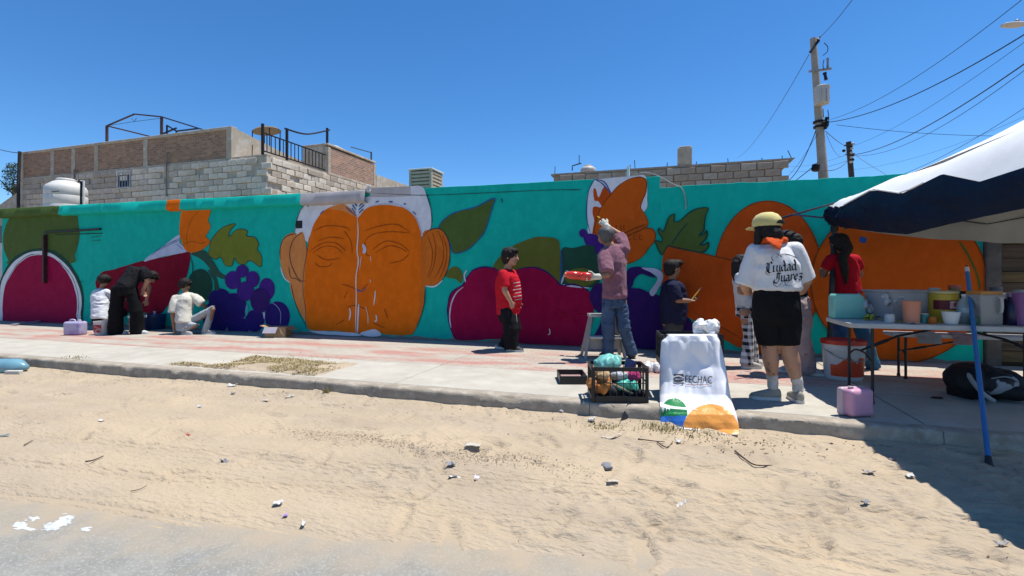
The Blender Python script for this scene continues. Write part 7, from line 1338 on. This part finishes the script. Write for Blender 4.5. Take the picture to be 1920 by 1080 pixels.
# ---- under and around the table
c = at_z(1596,713,0)+FV*.13; k = mpp(c); r_ = 35*k; t = pail('white bucket with orange design and red lid under the table end', c, r_, 70*k, [plast('bucket white', (.56,.56,.55), .4)], 'lidded_bucket', 'bucket', lid=plast('red lid', (.50,.03,.015), .4))
h_ = 70*k; m_od = plast('bucket orange', (.58,.055,.012), .4); g = G(); vs = []; n = 24
for i in range(n+1):
    a = -1.25+2.5*i/n; d = RV*math.sin(a)-FV*math.cos(a); zt_ = h_*(.40+.24*max(0,1-abs((a+.35)/.55)) if a < .2 else .62-.05*a); zb = h_*.10; rad = lambda z: r_*(.88+.08*z/(h_*.75))*1.006+.001; vs += [c+d*rad(zb)+UP*zb, c+d*rad(zt_)+UP*zt_]
g.add(vs, [(2*i,2*i+2,2*i+3,2*i+1) for i in range(n)]); g.build('printed_shape', m_od, t, sharp=None)
c = at_z(1621,785,0); k = mpp(c); ux = (RV*.98+FV*.18).normalized(); uy = Vector((-ux.y,ux.x,0)); w_, h_ = 56*k, 54*k; c = c+uy*.07; t = thing('pink_container', 'pink plastic container lying on its side before the table leg', 'container', (c.x,c.y,0)); rbox('body', Vector((c.x,c.y,h_/2+.002))+ux*.005, (w_/2*.93,.058,h_/2*.97), plast('pink', (.58,.29,.40), .4), t, .045, 5, ax=(ux,uy,UP)); rbox('rim', Vector((c.x,c.y,h_/2+.003))+uy*.045-ux*.012, (w_/2,.03,h_/2), plast('pale pink', (.52,.38,.42), .3), t, .045, 5, ax=(ux,uy,UP))
g = G(); g.lathe(Vector((c.x,c.y,h_*.98))-ux*.06, [(.02,0),(.02,.02)], 14); g.build('cap', MATS['plastic pale pink'], t)
# backpack lying on the pavement
bkp = at_z(1880,757,0); bkp = bkp+FV*.18; t = thing('backpack', 'black backpack with grey flame pattern lying under the right end of the table', 'backpack', (bkp.x,bkp.y,0)); bq = lambda x, y, z: Vector((bkp.x,bkp.y,0))+RV*x+FV*y+UP*z
m_bk = mat('black nylon', (.012,.012,.014), None, .6, bump=.3, bscale=90); m_bp = mat('flame print', (.015,.015,.017), (.30,.31,.33), .6, 3.6, 3, lo=.49, hi=.53)
g = G(); g.ell(bq(-.04,.05,.17), .24,.19,.17); g.ell(bq(.18,.05,.14), .22,.19,.14); g.ell(bq(-.14,0,.16), .14,.17,.16); g.box(bq(.02,.08,.10), (.2,.12,.10), ax=(RV,FV,UP)); blob('pack_body', g, m_bk, t, .012, 4, .010, 9)
g = G(); g.ell(bq(.02,-.10,.17), .20,.09,.11, FV, UP+FV*.6); blob('front_pocket', g, m_bp, t, .010, 3, .008, 12); g = G(); g.ell(bq(.12,-.15,.09), .17,.06,.07); blob('lower_pocket', g, m_bk, t, .010, 3, .006, 12)
for dx in (-.18,): g = G(); g.tube(spline([bq(dx,-.02,.28),bq(dx-.06,-.14,.2),bq(dx-.02,-.2,.1),bq(dx+.08,-.2,.03)], False, 6), .02, 8); g.build('strap', MATS['cloth grey lump'], t)
g = G(); g.tube(spline([bq(-.12,-.12,.2),bq(0,-.2,.25),bq(.16,-.16,.2)], False, 6), .006, 6); g.build('zip', MATS['cloth grey lump'], t)
# blue pole leaning on the table edge
a, b2 = Vector((2.09,4.19,sz(2.09,4.19))), Vector((2.65,5.65,1.26)); t = thing('broom_pole', 'blue broom pole with white tip leaning on the table, foot in the sand', 'pole', tuple(a)); g = G(); g.tube([a.lerp(b2,.03), a.lerp(b2,.955)], .0165, 14); g.build('shaft', plast('blue pole', (.02,.14,.36), .35), t); g = G(); g.tube([a.lerp(b2,.955), a.lerp(b2,.985)], .0168, 14); g.build('white_collar', plast('white', (.6,.6,.6)), t); g = G(); g.tube([a.lerp(b2,.985), a.lerp(b2,1.0)], [.012,.008], 12); g.build('tip', m_blk, t); g = G(); g.tube([a-UP*.01, a.lerp(b2,.032)], [.024,.0185], 14); g.build('foot', m_blk, t)
# small dark scraps in the shade
for (x,y,lab) in ((1757,747,'flat dark scrap on the shaded pavement'),): p = at_z(x,y,.0); g = G(); g.loft([(p+UP*.004, RV*.06, FV*.03), (p+UP*.016, RV*.045, FV*.02)], 9); tag(g.build('dark_scrap', m_blk, None, origin=p), lab, 'scrap')
# ================================================================== DRY GRASS, LITTER
# tree pit with sand and dry grass in the pavement
xs_ = np.linspace(-6.6,-3.75,90); ys_ = np.linspace(4.62,5.62,46); X, Y = np.meshgrid(xs_, ys_)
box = np.clip(np.minimum.reduce([(X+5.75)/.25, (-3.88-X)/.12, (Y-4.63)/.1, (5.55-Y)/.12]), 0, 1); tail = np.clip(1-((X+5.95)/.55)**2-((Y-4.72-.04*np.sin(X*3))/.10)**2, 0, 1)
Zm = np.maximum(box, tail)*(.022+.03*np.clip(fbm(X*2.4,Y*3,0,301)+.25,0,1)+.018*fbm(X*9,Y*9,0,303))-.012*(1-np.maximum(box,tail))-.004
pit = grid('sand_pit', np.stack([X,Y,Zm],-1), m_sand); tag(pit, kind='structure')
m_dry = mat('dry grass', (.44,.34,.19), (.33,.26,.12), .9, 4, 4); m_dry2 = mat('dry green grass', (.20,.19,.06), (.30,.24,.10), .9, 4)
def blade(g, p, h, lean, w=.004):
    d = Vector((random.gauss(0,1), random.gauss(0,1), 0)).normalized(); s_ = Vector((-d.y,d.x,0))*w; m_ = p+UP*h*.6+d*lean*.4; t_ = p+UP*h+d*lean; g.add([p-s_, p+s_, m_+s_*.7, t_, m_-s_*.7], [(0,1,2,4),(4,2,3)])
g = G(); g2 = G()
for i in range(16000):
    x, y = random.uniform(-6.45,-3.9), random.uniform(4.63,5.55); j = np.searchsorted(xs_, x); k = np.searchsorted(ys_, y); z = Zm[min(k,45), min(j,89)]
    if z < .006: continue
    dens = float(fbm(x*2.2, y*3.5, 0, 307))+(.35 if y > 5.25 else 0)+(.3 if x < -5.2 and y < 4.95 else 0)
    if dens < -.05: continue
    blade(g if random.random() < .75 else g2, Vector((x,y,z-.006)), random.uniform(.010,.036), random.uniform(.01,.05), .0035)
tag(g.build('dry_grass', m_dry, None, sharp=None), 'dry straw coloured grass in the sandy pavement pit', 'grass', kind='stuff'); tag(g2.build('green_grass', m_dry2, None, sharp=None), 'sparse olive grass in the sandy pavement pit', 'grass', kind='stuff')
g = G()
for (cx, cy, n, r_, hh) in ((-8.05,4.66,90,.13,.04), (.0,4.28,260,.13,.05), (-.55,4.20,120,.10,.04), (.25,4.18,90,.14,.03), (-3.55,4.40,40,.03,.09), (-5.0,5.55,160,.4,.03)):
    for i in range(n): x, y = cx+random.gauss(0,r_), cy+random.gauss(0,r_*.5); blade(g, Vector((x,y,(sz(x,y) if y < KERB_Y else 0)-.003)), random.uniform(.01,hh), random.uniform(.005,.03), .0035)
tag(g.build('kerb_weeds', m_dry2, None, sharp=None), 'small dry weeds at the foot of the kerb', 'weeds', kind='stuff')
# twigs, chips and dead leaves scattered over the sand
m_twig = mat('twigs', (.21,.14,.085), (.12,.08,.05), .9, 6); g = G()
def chip(g, x, y, s_):
    z = sz(x,y); a = random.uniform(0,6.28); d = Vector((math.cos(a),math.sin(a),random.uniform(-.1,.15))); e = Vector((-math.sin(a),math.cos(a),random.uniform(-.2,.3))); p = Vector((x,y,z+.003)); g.add([p-d*s_, p+e*s_*.35, p+d*s_, p-e*s_*.35, p+UP*s_*.12], [(0,1,4),(1,2,4),(2,3,4),(3,0,4)])
for i in range(2600):                                       # drift of brown leaf litter
    t = random.random(); x = -3.0+2.3*t+random.gauss(0,.18); y = 3.36-.14*t+random.gauss(0,.05+.06*random.random())+(.05*math.sin(x*5)); chip(g, x, y, random.uniform(.003,.009))
for i in range(420): chip(g, random.uniform(-8,3.1), 4.42-abs(random.gauss(0,.22)), random.uniform(.004,.016))
for i in range(300): chip(g, random.uniform(-7,3.1), random.uniform(2.2,4.4), random.uniform(.003,.010))
for i in range(160): chip(g, .55+random.gauss(0,.28), 4.12+random.gauss(0,.12), random.uniform(.005,.02))
tag(g.build('leaf_litter', m_twig, None, sharp=None), 'brown dead leaves and chips scattered over the sand', 'leaf litter', kind='stuff')
m_dirt = mat('dark chips', (.05,.04,.035), None, .9)
def twig(label, L, r_=.008):
    r_ *= .65
    pts = [at_z(x,y,SAND_Z+.05) for x, y in L]; pts = [Vector((p.x,p.y,sz(p.x,p.y)+.012)) for p in pts]; g = G(); g.tube(spline(pts, False, 4), [r_*(1-.5*i/(4*(len(pts)-1))) for i in range(4*(len(pts)-1)+1)], 6); tag(g.build('dry_stick', mat('dark stick', (.045,.028,.025), (.09,.06,.045), .8, 20), None, origin=pts[0]), label, 'stick')
twig('dark bent stick lying on the sand right of centre', [(1378,851),(1400,866),(1418,878),(1448,876)], .010)
twig('short stick among the debris below the printed bag', [(1232,832),(1250,842),(1262,828)]); twig('longer stick lying left of the printed bag foot', [(1196,826),(1225,829),(1246,834)]); twig('thin stick at the right near the canopy shadow', [(1795,963),(1818,970)], .005)
twig('short dark twig on the sand at the left edge', [(45,836),(62,826)], .006); twig('thin curved twig low on the sand left of centre', [(245,921),(262,918),(275,911)], .004); twig('small dark twig near the road edge', [(512,1018),(527,1010)], .006); twig('reddish curled bark strip on the left sand', [(160,868),(175,864),(194,855)], .009); twig('dark twig lying on the road at the left', [(70,1053),(92,1050)], .006)
# flat and crumpled litter, each its own thing
def sheet(label, px, py, w, d, m, name, cat, seed, curl=.03, rz=None, n=9):
    p = at_z(px, py, SAND_Z+.05); p.y = min(p.y, KERB_Y-d*.6-.03) if p.y < KERB_Y+.1 else p.y; p.z = sz(p.x,p.y) if p.y < KERB_Y else 0; rz = random.uniform(0,3.1) if rz is None else rz; ux = Vector((math.cos(rz),math.sin(rz),0)); uy = Vector((-math.sin(rz),math.cos(rz),0)); P = np.zeros((n,n,3))
    for i in range(n):
        for j in range(n):
            a, b_ = j/(n-1)-.5, i/(n-1)-.5; q = p+ux*w*.6*(a+.1*float(vn(i*.5,seed,0,seed)))+uy*d*.6*(b_+.12*float(vn(j*.5,seed,1,seed))); zz = sz(q.x,q.y) if q.y < KERB_Y else 0; q.z = max(zz, p.z)+.006+curl*(abs(float(fbm(a*1.6+seed,b_*1.6,0,seed,2)))*.7+.35*max(0,abs(a)*2-.6)**2); P[i,j] = q
    return tag(grid(name, P, m, None, origin=p, thick=.0015), label, cat)
m_pw = mat('dirty white paper', (.60,.58,.54), (.48,.46,.42), .8, 20); m_pg = mat('grey plastic scrap', (.24,.24,.25), (.15,.15,.16), .4, 12); m_pt = mat('dusty film', (.50,.45,.37), (.42,.37,.30), .35, 10)
L = [('white torn paper leaning on the kerb below the dry grass',445,724,.15,.08,m_pw,'paper_scrap',.07),('flat clear plate half buried in the sand at centre',888,838,.20,.10,m_pt,'buried_plate',.012),('clear plastic film in the sand near the kerb at centre',543,745,.14,.08,m_pt,'plastic_film',.03),('pale film scrap left of the clear film near the kerb',497,752,.13,.05,m_pt,'film_scrap',.02),
     ('crumpled silver wrapper on the sand',846,873,.10,.06,m_pg,'silver_wrapper',.05),('white tissue shreds below the silver wrapper',852,894,.12,.05,m_pw,'tissue',.03),('purple and white wrapper on the sand at centre',894,898,.05,.06,mat('lilac wrapper', (.5,.42,.6), (.6,.58,.6), .5, 25),'lilac_wrapper',.04),('small grey flat box half sunk in the sand',1138,873,.09,.07,m_pg,'flat_box',.012),
     ('white paper with grey underside low left of centre',521,945,.08,.05,m_pw,'folded_paper',.05),('small white crumpled packet near the road',569,976,.035,.06,m_pw,'small_packet',.04),('tiny purple scrap near the white packet',535,963,.04,.03,mat('purple scrap', (.40,.28,.55), None, .6),'purple_scrap',.02),('grey and white packet on the sand at left',420,864,.08,.05,m_pg,'grey_packet',.05),('red plastic loop on the sand at left',353,815,.05,.04,mat('red loop', (.55,.06,.05), None, .4),'red_loop',.03),
     ('blue white cap scrap on the sand below the kerb',375,762,.06,.04,mat('blue scrap', (.36,.48,.58), (.6,.62,.63), .5, 30),'blue_scrap',.04),('small grey stone-like lump near the kerb paper',437,740,.06,.05,m_pg,'grey_lump',.05),('dark wrapper with white corner at the right sand',1277,940,.09,.04,m_pw,'white_wrapper',.03),('grey shredded paper on the right sand',1628,888,.11,.05,mat('shredded paper', (.36,.31,.28), (.22,.19,.17), .7, 30),'shredded_paper',.04),('white paper strip on the right sand',1706,892,.10,.04,m_pw,'paper_strip',.03),
     ('purple grey scrap near the lit kerb end',1673,865,.06,.04,mat('mauve scrap', (.22,.17,.2), None, .6),'mauve_scrap',.03),('grey rag scrap low on the right sand',1622,942,.08,.04,m_pg,'grey_rag',.03),('grey crushed paper near the right edge in the sun',1878,1016,.10,.05,mat('crushed grey paper', (.3,.28,.26), None, .7),'crushed_paper',.04),('flattened pale plastic lid below the rag crate',1146,819,.24,.08,m_pt,'flattened_lid',.015),('white plastic shred under the printed bag',1272,826,.07,.04,m_pw,'plastic_shred',.04),('pale scrap in the sand left of the bent stick',1150,905,.12,.03,m_pt,'pale_strip',.02),('blue green shard at the left edge of the sand',8,818,.12,.03,mat('teal shard', (.16,.24,.25), None, .4),'teal_shard',.02),('small white shred on the left sand',190,790,.09,.04,m_pw,'white_shred',.02)]
for i, (lab, x, y, w_, d_, m_, nm, cu) in enumerate(L): sheet(lab, x, y, w_, d_, m_, nm, 'litter', 400+i*3, cu, YAW+random.uniform(-.4,.4))
for lab, x, y, r_ in (('white crumpled cup base on the sand below the rag crate',1052,777,.022),('white plastic rosette in the weeds below the rag crate',1110,790,.035)):
    p = at_z(x,y,SAND_Z+.06); p.z = sz(p.x,p.y)+r_*.6; g = G(); rr = random.Random(x)
    for i in range(6): g.ell(p+Vector((rr.uniform(-1,1),rr.uniform(-1,1),rr.uniform(-.3,.5)))*r_*.6, r_*.5, r_*.4, r_*.4, Vector((rr.gauss(0,1),rr.gauss(0,1),.3)), n=7, m=5)
    tag(g.build('crumpled_cup', m_pw, None, origin=p, sharp=30), lab, 'litter')
p = at_z(1138,876,SAND_Z+.05); p.z = sz(p.x,p.y); g = G(); g.box(p+UP*.009, (.026,.036,.009), YAW+.3); tag(g.build('small_carton', m_pg, None, origin=p, bevel=.003), 'small dark carton lying under the grey flat box in the sand', 'carton')
# white paint splashes on the road, bottom left
m_spl = mat('paint splash', (.58,.59,.58), (.38,.39,.38), .8, 25, 8); g = G(); pc = at_z(85,983,ROAD_Z)
cs = .007
for i in range(-60, 61):
    for j in range(-30, 31):
        x, y = pc.x+i*cs, pc.y+j*cs; q = math.exp(-((x-pc.x-.03+.5*(y-pc.y))/.19)**2-((y-pc.y)/.075)**2); n_ = float(fbm(x*9+3*y, y*22, 0, 601, 4))
        if q*.62+n_*.8 > .50 and q > .02: zz = ROAD_Z+.0012; g.add([(x,y,zz),(x+cs,y,zz),(x+cs,y+cs,zz),(x,y+cs,zz)], [(0,1,2,3)])
o = g.build('paint_splash', m_spl, None, sharp=None); tag(o, 'white paint splashes on the asphalt at bottom left', 'paint', kind='stuff')
